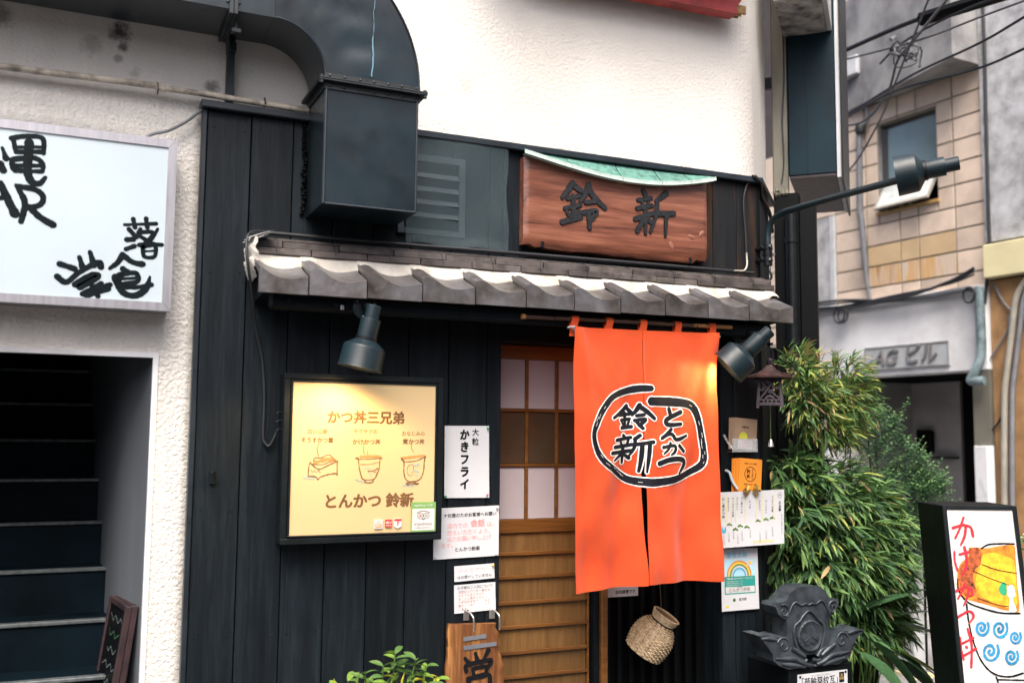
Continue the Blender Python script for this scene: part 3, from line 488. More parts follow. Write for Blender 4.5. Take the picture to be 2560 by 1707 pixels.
'stand_blue':[[(0.1575,-0.5438,0.0117),(0.1597,-0.5624,0.0116),(0.154,-0.5804,0.0116),(0.1423,-0.5935,0.0116),(0.1281,-0.599,0.0116),(0.1151,-0.5962,0.0116),(0.1061,-0.5867,0.0116),(0.1031,-0.5734,0.0116),(0.106,-0.5599,0.0116),(0.1136,-0.5495,0.0117),(0.1235,-0.5445,0.0117),(0.1329,-0.5453,0.0117),(0.1395,-0.551,0.0117),(0.1422,-0.5595,0.0116),(0.1408,-0.5683,0.0116),(0.1364,-0.575,0.0116),(0.1306,-0.5783,0.0116),(0.1253,-0.578,0.0116),(0.1217,-0.575,0.0116),(0.1205,-0.5707,0.0116),(0.1214,-0.5667,0.0116),(0.1236,-0.5642,0.0116),(0.1258,-0.5637,0.0116)],[(0.2446,-0.5448,0.0117),(0.2469,-0.5658,0.0116),(0.2403,-0.5861,0.0116),(0.2272,-0.6009,0.0116),(0.2111,-0.607,0.0116),(0.1964,-0.604,0.0116),(0.1863,-0.5932,0.0116),(0.1829,-0.5782,0.0116),(0.1864,-0.563,0.0116),(0.195,-0.5513,0.0117),(0.2061,-0.5455,0.0117),(0.2167,-0.5465,0.0117),(0.2242,-0.553,0.0116),(0.2272,-0.5626,0.0116),(0.2256,-0.5724,0.0116),(0.2206,-0.58,0.0116),(0.214,-0.5837,0.0116),(0.208,-0.5834,0.0116),(0.204,-0.58,0.0116),(0.2026,-0.5751,0.0116),(0.2037,-0.5706,0.0116),(0.2061,-0.5679,0.0116),(0.2086,-0.5673,0.0116)],[(0.3038,-0.588,0.0099),(0.3055,-0.6035,0.0098),(0.3006,-0.6185,0.0098),(0.2908,-0.6295,0.0098),(0.2789,-0.634,0.0098),(0.2679,-0.6318,0.0098),(0.2605,-0.6238,0.0098),(0.2581,-0.6127,0.0098),(0.2606,-0.6014,0.0099),(0.2671,-0.5928,0.0099),(0.2753,-0.5885,0.0099),(0.2832,-0.5892,0.0099),(0.2887,-0.594,0.0099),(0.2909,-0.6011,0.0099),(0.2897,-0.6084,0.0098),(0.2859,-0.614,0.0098),(0.2811,-0.6168,0.0098),(0.2766,-0.6166,0.0098),(0.2736,-0.614,0.0098),(0.2727,-0.6104,0.0098),(0.2734,-0.6071,0.0098),(0.2753,-0.605,0.0098),(0.2771,-0.6046,0.0098)],[(0.1914,-0.6439,0.0115),(0.1941,-0.6665,0.0115),(0.187,-0.6883,0.0115),(0.1728,-0.7041,0.0115),(0.1556,-0.7108,0.0114),(0.1396,-0.7075,0.0115),(0.1287,-0.696,0.0115),(0.125,-0.6798,0.0115),(0.1287,-0.6635,0.0115),(0.138,-0.6509,0.0115),(0.15,-0.6448,0.0115),(0.1614,-0.6458,0.0115),(0.1695,-0.6527,0.0115),(0.1727,-0.663,0.0115),(0.171,-0.6736,0.0115),(0.1657,-0.6817,0.0115),(0.1586,-0.6858,0.0115),(0.1521,-0.6854,0.0115),(0.1477,-0.6817,0.0115),(0.1463,-0.6765,0.0115),(0.1474,-0.6717,0.0115),(0.15,-0.6687,0.0115),(0.1527,-0.6681,0.0115)],[(0.28,-0.6712,0.0115),(0.2821,-0.6895,0.0115),(0.2762,-0.7073,0.0115),(0.2646,-0.7202,0.0114),(0.2505,-0.7256,0.0114),(0.2375,-0.7229,0.0114),(0.2287,-0.7135,0.0114),(0.2258,-0.7004,0.0115),(0.2288,-0.6871,0.0115),(0.2364,-0.6768,0.0115),(0.2462,-0.6719,0.0115),(0.2555,-0.6727,0.0115),(0.2621,-0.6783,0.0115),(0.2647,-0.6867,0.0115),(0.2633,-0.6953,0.0115),(0.2589,-0.7019,0.0115),(0.2531,-0.7052,0.0115),(0.2478,-0.7049,0.0115),(0.2443,-0.7019,0.0115),(0.2431,-0.6977,0.0115),(0.244,-0.6938,0.0115),(0.2462,-0.6913,0.0115),(0.2484,-0.6909,0.0115)]],
'stand_poly_orange':[[(0.107,-0.1976,0.0006),(0.1625,-0.1983,0.0006),(0.193,-0.2011,0.0006),(0.2622,-0.1902,0.0006),(0.323,-0.1878,0.0006),(0.3246,-0.2452,0.0006),(0.3191,-0.3411,0.0006),(0.312,-0.4889,0.0006),(0.2632,-0.4905,0.0006),(0.2042,-0.4752,0.0006),(0.1454,-0.4581,0.0006),(0.0803,-0.441,0.0006),(0.0521,-0.4206,0.0006),(0.0347,-0.3436,0.0006),(0.0564,-0.2776,0.0006),(0.0954,-0.2472,0.0006)]],
'stand_poly_yellow':[[(0.1714,-0.2285,0.0006),(0.2214,-0.222,0.0006),(0.2872,-0.2395,0.0006),(0.3174,-0.2693,0.0006),(0.3133,-0.353,0.0006),(0.307,-0.4596,0.0006),(0.259,-0.4747,0.0006),(0.2066,-0.4546,0.0006),(0.143,-0.4257,0.0006),(0.1177,-0.3786,0.0006),(0.1386,-0.3009,0.0006)]],
'stand_poly_brown':[[(0.1078,-0.2018,0.0006),(0.1587,-0.2044,0.0006),(0.1574,-0.2707,0.0006),(0.1264,-0.301,0.0006),(0.1094,-0.3429,0.0006),(0.1212,-0.4022,0.0006),(0.0877,-0.4291,0.0006),(0.0588,-0.4146,0.0006),(0.042,-0.3436,0.0006),(0.0607,-0.2836,0.0006),(0.0978,-0.2532,0.0006)]],
'stand_poly_green':[[(0.2268,-0.3865,0.0006),(0.2452,-0.3596,0.0006),(0.2647,-0.3654,0.0006),(0.2648,-0.401,0.0006),(0.2562,-0.4217,0.0006),(0.2305,-0.4072,0.0006)]],
'stand_poly_white':[[(0.2707,-0.3772,0.0006),(0.2957,-0.3722,0.0006),(0.3036,-0.4184,0.0006),(0.2883,-0.4333,0.0006),(0.2998,-0.489,0.0006),(0.2645,-0.4893,0.0006),(0.2727,-0.4364,0.0006),(0.2652,-0.4128,0.0006)]]}

# ================================================================== SETTING
struct(MB().quad((-40,-40,0),(40,-40,0),(40,40,0),(-40,40,0)).build('ground', 'asphalt'))
pv = struct(MB().box(3.4, 7.9, .2, 6, .004, .06).build('pavement', 'concrete', origin=(3.4,.2,0)))
for i in range(5):
    for j in range(4):
        MB().box(3.42+i*.45, 3.42+i*.45+.44, .22+j*.45, .22+j*.45+.44, .06, .075+rng.random()*.004, b=.004).build('paving_slab', 'paving', pv)

# unseen buildings added across the street, behind the camera, for darker reflections
opp = thing('opposite_building', 'unseen grey building added across the street for darker reflections', 'building', (0,-10.5,0))
bx('wall', 'concrete', opp, -16, 12, -14, -10.5, 0, 4.2)
for k in range(11):
    bx('window', 'dark_glass', opp, -15+2.4*k, -13.4+2.4*k, -10.52, -10.49, .3, 2.6)
bx('parapet', 'concrete_light', opp, -16.1, 12.1, -14, -10.35, 4.2, 4.4)

op2 = thing('reflection_block', 'taller dark house across the street facing the shop', 'building', (5,-10.2,0))  # added block, placed where the duct front reflects it
bx('wall', 'grey_render', op2, .5, 9.5, -14, -10.2, 4.41, 8.2)
bx('roof_edge', 'black_metal', op2, .3, 9.7, -14, -10.0, 8.2, 8.35)
for k in range(3): bx('window', 'dark_glass', op2, 1.2+2.8*k, 3.2+2.8*k, -10.22, -10.19, 5.2, 6.8)

# ================================================================== THE SHOP BUILDING
shop = thing('shop_building', 'white plastered corner building with black plank shopfront and small tiled eave', 'building', (1.8,0,0))
XO0, XO1, ZO = -.78, .335, 1.92       # stair opening
pm = MB()
def wq(x0, x1, z0, z1): pm.quad((x0,0,z0),(x1,0,z0),(x1,0,z1),(x0,0,z1))
wq(-7, XO0, 0, ZO); wq(XO1, .5, 0, ZO)
wq(-7, XO0, ZO, 2.94); wq(XO0, XO1, ZO, 2.94); wq(XO1, .5, ZO, 2.94)
path = [(-7,0), (.5,0), (3.12,0)]
for k in range(1, 9):
    a = rad(45)*k/8; path.append((3.12+.34*math.sin(a), .34-.34*math.cos(a)))
ex_, ey_ = path[-1]; path += [(ex_+.40, ey_+.40), (ex_+.40, 6)]
for (a, b) in zip(path, path[1:]): pm.quad((*a,2.94),(*b,2.94),(*b,7.5),(*a,7.5))
pm.quad((-7,0,7.5),(ex_+.40,0,7.5),(ex_+.40,6,7.5),(-7,6,7.5))
pm.quad((-7,0,0),(-7,6,0),(-7,6,7.5),(-7,0,7.5))
pm.build('plaster_wall', 'plaster', shop, smooth=30, origin=(0,0,0))
# dark core behind the shopfront
bx('backing_wall', 'dark_wall', shop, .5, 1.80, .005, .10, 0, 2.94)
bx('backing_wall', 'dark_wall', shop, 1.80, 3.24, .005, .10, 2.06, 2.94)
bx('backing_wall', 'dark_wall', shop, 3.03, 3.24, .005, .10, 0, 2.06)
bx('rear_wall', 'dark_wall', shop, 1.5, 3.4, 1.4, 1.5, 0, 2.9)
bx('floor_slab', 'concrete', shop, 1.5, 3.2, .1, 1.4, .004, .03)
bx('ceiling_slab', 'dark_wall', shop, 1.5, 3.2, .1, 1.4, 2.1, 2.2)
# staircase inside the left opening
stw = MB()
cur = catmull([(.318,.03),(.305,.08),(.288,.15),(.262,.25),(.232,.40),(.205,.65),(.175,1.05),(.145,1.45),(.118,1.85),(.09,2.4)], 4)
for (a, b) in zip(cur, cur[1:]): stw.quad((*a,0),(*b,0),(*b,3.4),(*a,3.4))
stw.build('stair_side_wall', 'stair_wall', shop, smooth=80)
st = MB().quad((XO0,.03,0),(XO0,3.2,0),(XO0,3.2,3.6),(XO0,.03,3.6)).build('staircase', 'stair_wall', shop)
for k in range(-3, 10):
    y, z = .22+.22*k, .630+.187*k
    if z < .1: continue
    xr = .30 if y < .05 else .26
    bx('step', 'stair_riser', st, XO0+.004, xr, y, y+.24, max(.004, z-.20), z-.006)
    MB().box(XO0+.006, xr-.003, y-.012, y+.03, z-.014, z+.002, b=.003).build('nosing', 'stair_nosing', st)
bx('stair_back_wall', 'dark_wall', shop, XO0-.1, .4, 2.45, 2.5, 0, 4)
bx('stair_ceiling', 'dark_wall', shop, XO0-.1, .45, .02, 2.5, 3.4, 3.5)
fr = MB()
fr.box(XO1-.020, XO1, -.006, .03, 0, ZO-.02); fr.box(XO0, XO1, -.006, .03, ZO-.020, ZO)
fr.build('opening_frame', 'concrete_light', shop)
MB().box(XO0-.02, XO1-.02, .005, .02, ZO, ZO+.3).build('lintel', 'dark_wall', shop)

# ---- black plank cladding, each plank a piece of its own
def plank(x0, x1, z0, z1, m='plank', y=-.04, th=.035):
    g = .0022
    dy = rng.uniform(-.0015, .0015)
    return MB().box(x0+g, x1-g, y+dy, y+th, z0, z1, b=.0022).build('plank', m, shop, origin=(x0, y, z0))
seams = [.483, .662, .838, 1.018, 1.198, 1.37, 1.558, 1.744, 1.815]
for a, b in zip(seams, seams[1:]): plank(a, b, 0, 2.927)
useams = [1.815, 1.90, 2.08, 2.26, 2.44, 2.62, 2.80, 2.985, 3.135, 3.265]
for a, b in zip(useams, useams[1:]): plank(a, b, 2.30, 2.927, 'worn_plank' if b > 2.9 else 'plank')
for a, b in ((3.02,3.10),(3.10,3.265)): plank(a, b, 0, 2.2)
d45 = Matrix.Translation((3.267,-.04,0)) @ Matrix.Rotation(rad(45),4,'Z')
for k in range(3):
    MB().box(.003+k*.175, .172+k*.175, 0, .035, 0, 2.927, b=.002, M=d45).build('plank', 'plank', shop, origin=(3.267+k*.12,-.04+k*.12,0))
tr = MB().box(.452, 3.285, -.075, .0, 2.929, 2.960, b=.004)
tr.box(-.01, .56, -.034, .03, 2.931, 2.958, b=.003, M=d45)
tr.build('flashing', 'trim', shop)
MB().box(.462, .482, -.045, -.001, 0, 2.928, b=.003).build('edge_batten', 'trim', shop)
bx('corner_post', 'black', shop, 3.262, 3.285, -.042, -.01, 0, 2.927, b=.003)
nl = MB()
for a, b in zip(seams, seams[1:]):
    for z in (2.86, 2.86-.6, 1.3, .8):
        for x in (a+.03, b-.03):
            nl.lathe([(.0035,.0),(.003,.0015),(.0004,.002)], Matrix.Translation((x,-.0415,z+rng.uniform(-.01,.01))) @ Matrix.Rotation(rad(90),4,'X'), 6)
stuff(nl.build('nail_heads', 'black_metal', shop))
# lintel over the entrance
bx('door_lintel', 'beam', shop, 1.815, 3.02, -.035, .1, 2.035, 2.30, b=.004)
bx('door_reveal', 'plank', shop, 1.80, 1.814, -.004, .2, 0, 2.035)
bx('door_reveal', 'plank', shop, 3.021, 3.035, -.004, .2, 0, 2.035)

# ---- sliding door
DX0, DX1 = 1.815, 2.338; DY = .08
door = MB().box(DX0, DX1, DY, DY+.035, 1.966, 2.032, b=.003).build('sliding_door', 'door_wood', shop, origin=(2.08, DY, 0))
def dpart(n, m, *a, b=.002): return MB().box(*a, b=b).build(n, m, door)
dpart('stile', 'door_wood', DX1-.010, DX1+.001, DY+.002, DY+.034, .06, 1.964)
dpart('rail', 'door_wood', DX0, DX1-.012, DY, DY+.035, 1.153, 1.216)
dpart('rail', 'door_wood', DX0, DX1-.012, DY, DY+.035, .06, .14)
for z in (1.724, 1.466): dpart('glazing_bar', 'door_wood', DX0, DX1-.012, DY+.002, DY+.022, z-.007, z+.007)
mx = [1.83, 2.002, 2.161, 2.32]
for x in mx[1:3]:
    for z0, z1 in ((1.2165,1.4585),(1.4735,1.7165),(1.7315,1.9655)): dpart('glazing_bar', 'door_wood', x-.008, x+.008, DY+.002, DY+.024, z0, z1)
for i in range(3):
    a = mx[i]+(.009 if i else -.012); b_ = mx[i+1]-(.009 if i < 2 else -.006)
    for z0, z1, m in ((1.218,1.457,'frosted'),(1.475,1.715,'dark_glass'),(1.733,1.964,'frosted')):
        dpart('pane', m, a, b_, DY+.012, DY+.016, z0, z1, b=0)
sl = [1.153, 1.058, .951, .834, .724, .609, .500, .39, .28, .14]
for a, b_ in zip(sl, sl[1:]):
    dpart('door_panel', 'door_panel', DX0, DX1-.013, DY+.014, DY+.026, b_+.001, a-.001, b=.0015)
for z in sl[1:-1]: dpart('slat', 'door_wood', DX0, DX1-.013, DY-.002, DY+.013, z-.008, z+.008)
bx('door_post', 'door_wood', shop, 2.378, 2.412, .03, .14, 0, 2.03, b=.004)
bx('door_post', 'beam', shop, 2.350, 2.376, .05, .14, 0, 2.03, b=.003)
# dark lattice screen beside the door
for k in range(9):
    bx('lattice_bar', 'black', shop, 2.44+k*.065, 2.462+k*.065, .10, .12, 0, 2.03)
for z in (.25, .90, 1.0, 1.5): bx('lattice_rail', 'black', shop, 2.414, 3.02, .122, .14, z-.014, z+.014)
bx('screen_board', 'black', shop, 2.414, 3.02, .142, .16, 0, 2.03)

# ---- tiled eave
def zs(x): return (x-1.95)*.0085          # the old eave rises slightly to the right
EY = -.35; EZ = 2.167; EX0, EX1 = .660, 3.232; PITCH = .235
eave = MB()
for i in range(24):
    a = EX0+.03+(EX1-EX0-.05)*i/24; b_ = EX0+.03+(EX1-EX0-.05)*(i+1)/24
    eave.add([(a,EY+.02,EZ+.0+zs(a)),(b_,EY+.02,EZ+zs(b_)),(b_,-.041,EZ-.02+zs(b_)),(a,-.041,EZ-.02+zs(a)),
              (a,EY+.02,EZ+.03+zs(a)),(b_,EY+.02,EZ+.03+zs(b_)),(b_,-.041,EZ+.13+zs(b_)),(a,-.041,EZ+.13+zs(a))],
             [(0,1,2,3),(7,6,5,4)] + ([(0,3,7,4)] if i == 0 else []) + ([(1,5,6,2)] if i == 23 else []) + [(0,4,5,1)])
roof = eave.build('tiled_eave', 'beam', shop, origin=(1.95,-.2,EZ))
fb = MB().box(.715, 3.16, -.285, -.235, 2.090, 2.160, b=.012); fb.build('fascia_beam', 'beam', shop)
def prof(s):
    """top of an eave tile above its lower edge; s = distance right of the tile's joint"""
    pts = [(-.030,.081),(-.024,.085),(-.012,.088),(0,.089),(.012,.087),(.028,.079),(.05,.064),(.075,.053),(.10,.047),(.125,.0455),(.15,.048),(.175,.053),(.205,.061),(.236,.068)]
    for (a, va), (b, vb) in zip(pts, pts[1:]):
        if s <= b: t = (s-a)/(b-a); return va+(vb-va)*t
    return pts[-1][1]
DEP, RISE = .165, .067
def eave_tile(x, s0, s1, roll):
    mb = MB(); n = 16; S = [s0+(s1-s0)*i/n for i in range(n+1)]
    jz = rng.uniform(-.0025,.0025); jy = rng.uniform(-.003,.003)
    base = EZ+zs(x)+jz
    r3 = [(EY+jy-.0, 0.0, 0.0), (EY+jy, 1.0, 0.0), (EY+jy+.012, 1.0, .0045), (EY+jy+DEP, 1.0, RISE)]
    vs = []
    for yy, top, dz in r3:
        for s in S: vs.append((x+s, yy, base + (prof(s)+dz if top else -.012 + 0*s)))
    m = n+1
    # the lip's lower edge is straight; underside row
    for s in S: vs.append((x+s, EY+jy+.025, base-.012))
    for s in S: vs.append((x+s, EY+jy+.025, base+prof(s)-.022))
    for s in S: vs.append((x+s, EY+jy+DEP, base+prof(s)+RISE-.02))
    order = [0,1,2,3,6,5,4,0]
    fs = []
    for a, b in zip(order, order[1:]):
        for i in range(n): fs.append((a*m+i, a*m+i+1, b*m+i+1, b*m+i))
    for e in (0, n): fs.append(tuple(a*m+e for a in (0,1,2,3,6,5,4)))
    mb.add(vs, fs)
    return mb.build('eave_tile', 'tile_grey', roof, smooth=35, origin=(x, EY, base))
x = .884
eave_tile(.884-.235, .012, .2005, False)
for k in range(10):
    xx = .884+PITCH*k
    eave_tile(xx, -.029, .2005 if k < 9 else .231, True)
# white mortar bed above the tiles (curves down into the troughs)
mo = MB()
def mtop(t, v):
    x = .672+(3.262-.672)*t
    s = ((x-.884) % PITCH); s = s if s < .21 else s-PITCH
    ro = 1 if -.031 < s < .022 else max(0, 1-(s-.022)/.03 if s >= .022 else 0)
    y0 = -.195-.020*ro
    zf = EZ+zs(x)+prof(s)+RISE*(y0-EY)/DEP-.006
    zt = EZ+zs(x)+.174
    return (x, y0+(-.146-y0)*v**1.5, zf+(zt-zf)*v)
mo.grid(mtop, 330, 6)
for e, x in ((0,.672),(1,3.262)):
    base = mtop(e,0); top = mtop(e,1)
    mo.add([base, top, (x,-.042,top[2]), (x,-.042,base[2]-.03)], [(0,1,2,3)])
mo.build('mortar_bed', 'mortar', roof, smooth=60)
def noshi(x0, x1, y, z0, z1):
    dz = rng.uniform(-.0015,.0015); x = (x0+x1)/2; M = Matrix.Translation((x, y, (z0+z1)/2+zs(x)+dz)) @ Matrix.Rotation(rng.uniform(-.006,.006)-.0085,4,'Y') @ Matrix.Rotation(rng.uniform(-.008,.008),4,'Z')
    h = (x1-x0)/2-.0022
    MB().box(-h, h, -.004+rng.uniform(-.003,.003), -y-.045, -(z1-z0)/2+.0008, (z1-z0)/2-.0008, b=.0022, M=M).build('ridge_tile', 'tile_noshi', roof, origin=tuple(M.translation))
r2 = [.664, .901] + [1.138+.2385*k for k in range(9)]; r2[-1] = 3.275
for a, b in zip(r2, r2[1:]): noshi(a, b, -.158, EZ+.172, EZ+.200)
r1 = [.668, .786] + [1.022+.238*k for k in range(9)] + [3.16, 3.272]; r1 = sorted(set(round(v,3) for v in r1 if v <= 3.272)); r1 = [v for i, v in enumerate(r1) if i == 0 or v-r1[i-1] > .06]
for a, b in zip(r1, r1[1:]): noshi(a, b, -.140, EZ+.201, EZ+.229)
noshi(.69, 3.25, -.105, EZ+.230, EZ+.244)
wr = MB()
for k in range(11):
    x = .76+.238*k
    wr.tube([(x, -.172, EZ+.176+zs(x)), (x+rng.uniform(-.006,.006), -.168, EZ+.2+zs(x)), (x+rng.uniform(-.008,.008), -.152, EZ+.231+zs(x)), (x, -.10, EZ+.25+zs(x))], .0012, 5)
stuff(wr.build('tie_wires', 'black_metal', roof))
# ragged mortar and membrane at the eave's left end
lump = MB()
def smear(u, w):
    y = -.045-.185*w; zt = EZ+.235-.02*w; zb = EZ+.06+.02*math.sin(w*9); z = zb+(zt-zb)*u
    n_ = noise.noise(Vector((y*28, z*28, 2))); n2_ = noise.noise(Vector((y*70, z*70, 5)))
    return (.668-.028*math.sin(math.pi*u)**.5*math.sin(math.pi*w)**.5 - .012*n_ - .006*n2_, y + .012*n2_, z + .014*n_)
lump.grid(smear, 26, 26); lump.build('rough_mortar', 'mortar', roof, smooth=50)
flap = MB()
for k in range(7):
    y0 = -.06-.02*k; z0 = EZ+.245+rng.uniform(-.006,.006)
    flap.add([(.635,y0,z0-.03),(.72+rng.uniform(0,.05),y0-.02,z0+.008),(.73,y0-.05,z0),(.64,y0-.03,z0-.035)], [(0,1,2,3)])
flap.build('torn_membrane', 'peeling', roof)
for x, z in ((.79,2.125),(.98,2.12),(1.53,2.118),(1.9,2.12),(2.6,2.12)):
    MB().lathe([(.009,0),(.008,.006),(.0005,.007)], Matrix.Translation((x,-.285,z)) @ Matrix.Rotation(rad(90),4,'X'), 8).build('beam_bolt', 'black_metal', shop)
bx('beam_clip', 'bright_steel', shop, .995, 1.01, -.298, -.286, 2.10, 2.12, b=.002)

# ================================================================== EXHAUST DUCT
duct = thing('exhaust_duct', 'large dark blue metal exhaust duct bending down the white wall', 'duct', (1.1,-.18,2.515))
Y0, Y1 = -.34, -.045; XA, XB = .897, 1.293; CX, CZ, RI, RO = .69, 3.035, .207, .603
def rect_section(mb, secs):
    n = len(secs); vs = [p for s in secs for p in s]
    fs = [(i*4+k, i*4+(k+1)%4, (i+1)*4+(k+1)%4, (i+1)*4+k) for i in range(n-1) for k in range(4)]
    fs += [(3,2,1,0), tuple((n-1)*4+k for k in range(4))]
    mb.add(vs, fs)
v = MB().box(XA, XB, Y0, Y1, 2.515, 3.022, b=.003); v.build('vertical_box', 'duct', duct, origin=(1.1,-.2,2.77))
seam = MB()
for x in (XA+.006, XB-.006): seam.tube([(x, Y0-.001, 2.52), (x, Y0-.001, 3.005)], .005, 8)
seam.tube([(XA, Y0-.0005, 2.518),(XB, Y0-.0005, 2.518)], .0035, 6)
seam.build('folded_seam', 'duct', duct, smooth=50)
el = MB()
def dent(x, z): return .004*noise.noise(Vector((x*6, z*6, 3))) + .0035*noise.noise(Vector((x*14, z*14, 8)))
NA, NR = 26, 12
def epos(a, t):
    r = RI+(RO-RI)*t; return CX+r*math.cos(a), CZ+r*math.sin(a)
for yy, sg in ((Y0, 1), (Y1, 0)):
    el.grid(lambda u, t: (lambda p: (p[0], yy - sg*(dent(*p)+.004)*math.sin(math.pi*t)*1.0, p[1]))(epos(u*math.pi/2, t)), NA, NR)
for t in (0, 1):
    el.grid(lambda u, w: (lambda p: (p[0], Y0+(Y1-Y0)*w, p[1]))(epos(u*math.pi/2, t)), NA, 2)
el.build('elbow', 'duct', duct, smooth=40, fix=True)
rim = MB()
for t in (0, 1): rim.tube([(lambda p: (p[0], Y0-.001, p[1]))(epos(k/NA*math.pi/2, t)) for k in range(NA+1)], .005, 6)
rim.build('rolled_edge', 'duct', duct, smooth=60)
h0, h1 = CZ+RI, CZ+RO
hb = MB().box(-3.5, .527, Y0, Y1, h0, h1, b=.003); hb.box(.529, CX-.001, Y0, Y1, h0, h1); hb.build('horizontal_run', 'duct', duct, origin=(-.3,-.2,3.4))
fl = MB()
for z0, z1 in ((3.012,3.018),(3.020,3.026)):
    fl.box(XA-.028, XB+.030, Y0-.03, Y1+.02, z0, z1, b=.001)
fl.box(XA-.004, XB+.004, Y0-.006, Y0, 2.985, 3.012); fl.box(XA-.004, XB+.004, Y0-.006, Y0, 3.026, 3.050)
fl.box(XA-.006, XA, Y0, Y1, 2.985, 3.012); fl.box(XB, XB+.006, Y0, Y1, 2.985, 3.012)
fl.build('flange', 'duct_flange', duct)
f2 = MB().box(.512, .527, Y0-.022, Y1, h0-.022, h1+.02, b=.001); f2.box(.529, .544, Y0-.022, Y1, h0-.022, h1+.02, b=.001)
f2.build('flange', 'duct_flange', duct)
rv = MB()
for k in range(7):
    x = XA+.02+k*.06
    for z in (3.040, 2.998): rv.lathe([(.006,0),(.005,.004),(.0004,.006)], Matrix.Translation((x+rng.uniform(-.004,.004), Y0-.006, z)) @ Matrix.Rotation(rad(90),4,'X'), 8)
for k in range(8):
    z = h0+.03+k*.05
    for x in (.506,.55): rv.lathe([(.006,0),(.005,.004),(.0004,.006)], Matrix.Translation((x, Y0-.001, z)) @ Matrix.Rotation(rad(90),4,'X'), 8)
for x in (XA-.02, XB+.02):
    rv.lathe([(.009,-.012),(.009,.02),(.006,.022),(.0004,.024)], Matrix.Translation((x,Y0-.02,3.012)), 6)
stuff(rv.build('rivets', 'duct_flange', duct, smooth=40))
dr = MB(); n = 26
pts = []
for k in range(n):
    z = 3.45-(3.45-3.06)*k/(n-1); pts.append((1.088+.002*math.sin(k*.7)+.0012*rng.uniform(-1,1)+ (.004 if 3<k<7 else 0), Y0-.0115, z))
w = [.0007+.0009*rng.random()+(.0018 if k > 14 else 0) for k in range(n)]
dr.add([(p[0]+s*ww, p[1]+(.0008 if s else 0)-.0, p[2]) for p, ww in zip(pts, w) for s in (-1, 0, 1)], [(i*3+k, i*3+k+1, i*3+k+4, i*3+k+3) for i in range(n-1) for k in range(2)])
mat('drip', (.10,.24,.31), .5)
dr.build('paint_drip', 'drip', duct)
# wall strut under the horizontal run
stt = MB().box(.552, .582, -.05, -.004, 2.965, h0+.02, b=.002); stt.box(.55,.584,-.07,-.004,h0-.06,h0-.02,b=.002)
stt.tube([(.558,-.04,3.18),(.542,-.10,3.235),(.536,-.2,3.238)], .012, 6)
stt.tube([(.548,-.30,3.24),(.548,-.30,3.165)], .006, 6); stt.box(.53,.566,-.315,-.285,3.165,3.185,b=.003)
stt.build('strut', 'duct_flange', duct)
sld = MB()
for k in range(30):
    z = 2.53+.4*k/30; sld.lathe([(.0004,-.012),(.012,0),(.0004,.014)], Matrix.Translation((XA-.012+rng.uniform(-.006,.004),-.05+rng.uniform(-.008,.006),z)), 6)
sld.build('sealant_bead', 'black', duct, smooth=60)

# ================================================================== LEFT WALL FITTINGS
pipe = thing('wall_conduit', 'dirty cream conduit pipe running level across the left plaster wall', 'pipe', (.3,-.04,2.975))
def py_(x): return 2.987+.004*math.sin(x*5)
MB().tube([(x, -.052-.006*math.sin(x*3), py_(x)) for x in [-3+.15*k for k in range(22)]+[.293]], .0135, 10).build('pipe_length', 'pipe_cream', pipe, smooth=60)
MB().tube([(.293+(.895-.293)*k/6, -.055, 2.986-.001*k+.002*math.sin(k)) for k in range(7)], .0125, 10).build('pipe_length', 'pipe_cream', pipe, smooth=60)
MB().tube([(.275,-.052,2.987),(.315,-.053,2.986)], .0165, 10).build('coupling', 'pipe_cream', pipe, smooth=60)
cl = MB().tube([(.285,-.035,2.965),(.285,-.068,2.972),(.282,-.07,3.0),(.278,-.03,3.012)], .003, 6); cl.tube([(.71,-.02,2.97),(.71,-.072,2.98),(.705,-.07,3.002)], .004, 6)
cl.build('pipe_clip', 'duct_flange', pipe)

ls = thing('light_box_sign', 'white light box sign with black brush lettering in a steel frame, left edge of view', 'sign', (-.2,-.07,2.07))
LX0, LX1, LZ0, LZ1, LY = -1.05, .360, 2.072, 2.752, -.15
bx('case', 'steel', ls, LX0+.004, LX1-.004, LY+.012, -.002, LZ0+.004, LZ1-.004)
F = .033
def mitre(p, name='frame_member'):
    m = MB().prism(p, lambda u, v, d: (u, LY+d, v), -.0, .03); m.build(name, 'steel', ls)
mitre([(LX0,LZ1),(LX1,LZ1),(LX1-F,LZ1-F),(LX0+F,LZ1-F)]); mitre([(LX0,LZ0),(LX1,LZ0),(LX1-F,LZ0+F),(LX0+F,LZ0+F)])
mitre([(LX1,LZ0+.0008),(LX1,LZ1-.0008),(LX1-F,LZ1-F-.0008),(LX1-F,LZ0+F+.0008)]); mitre([(LX0,LZ0+.0008),(LX0,LZ1-.0008),(LX0+F,LZ1-F-.0008),(LX0+F,LZ0+F+.0008)])
bx('face_panel', 'acrylic', ls, LX0+F-.004, LX1-F+.004, LY+.006, LY+.010, LZ0+F-.004, LZ1-F+.004)
for k, (i0, i1) in enumerate(((0,11),(11,13),(13,16),(16,28),(28,36),(36,99))):
    lm = MB(); brush(lm, STROKES['left_sign'][i0:i1], wallf(LY+.0055), ragged=.07, dry=.06, n=9, seed=3+k, wscale=(1.1,1.0,1.0,1.0,1.08,1.05)[k]); lm.build('brush_character', 'ink', ls)
dr_ = MB().tube([(.0,LY+.02,2.066),(.0,LY+.02,2.062)], .004, 6); dr_.build('drain_screw', 'black_metal', ls)

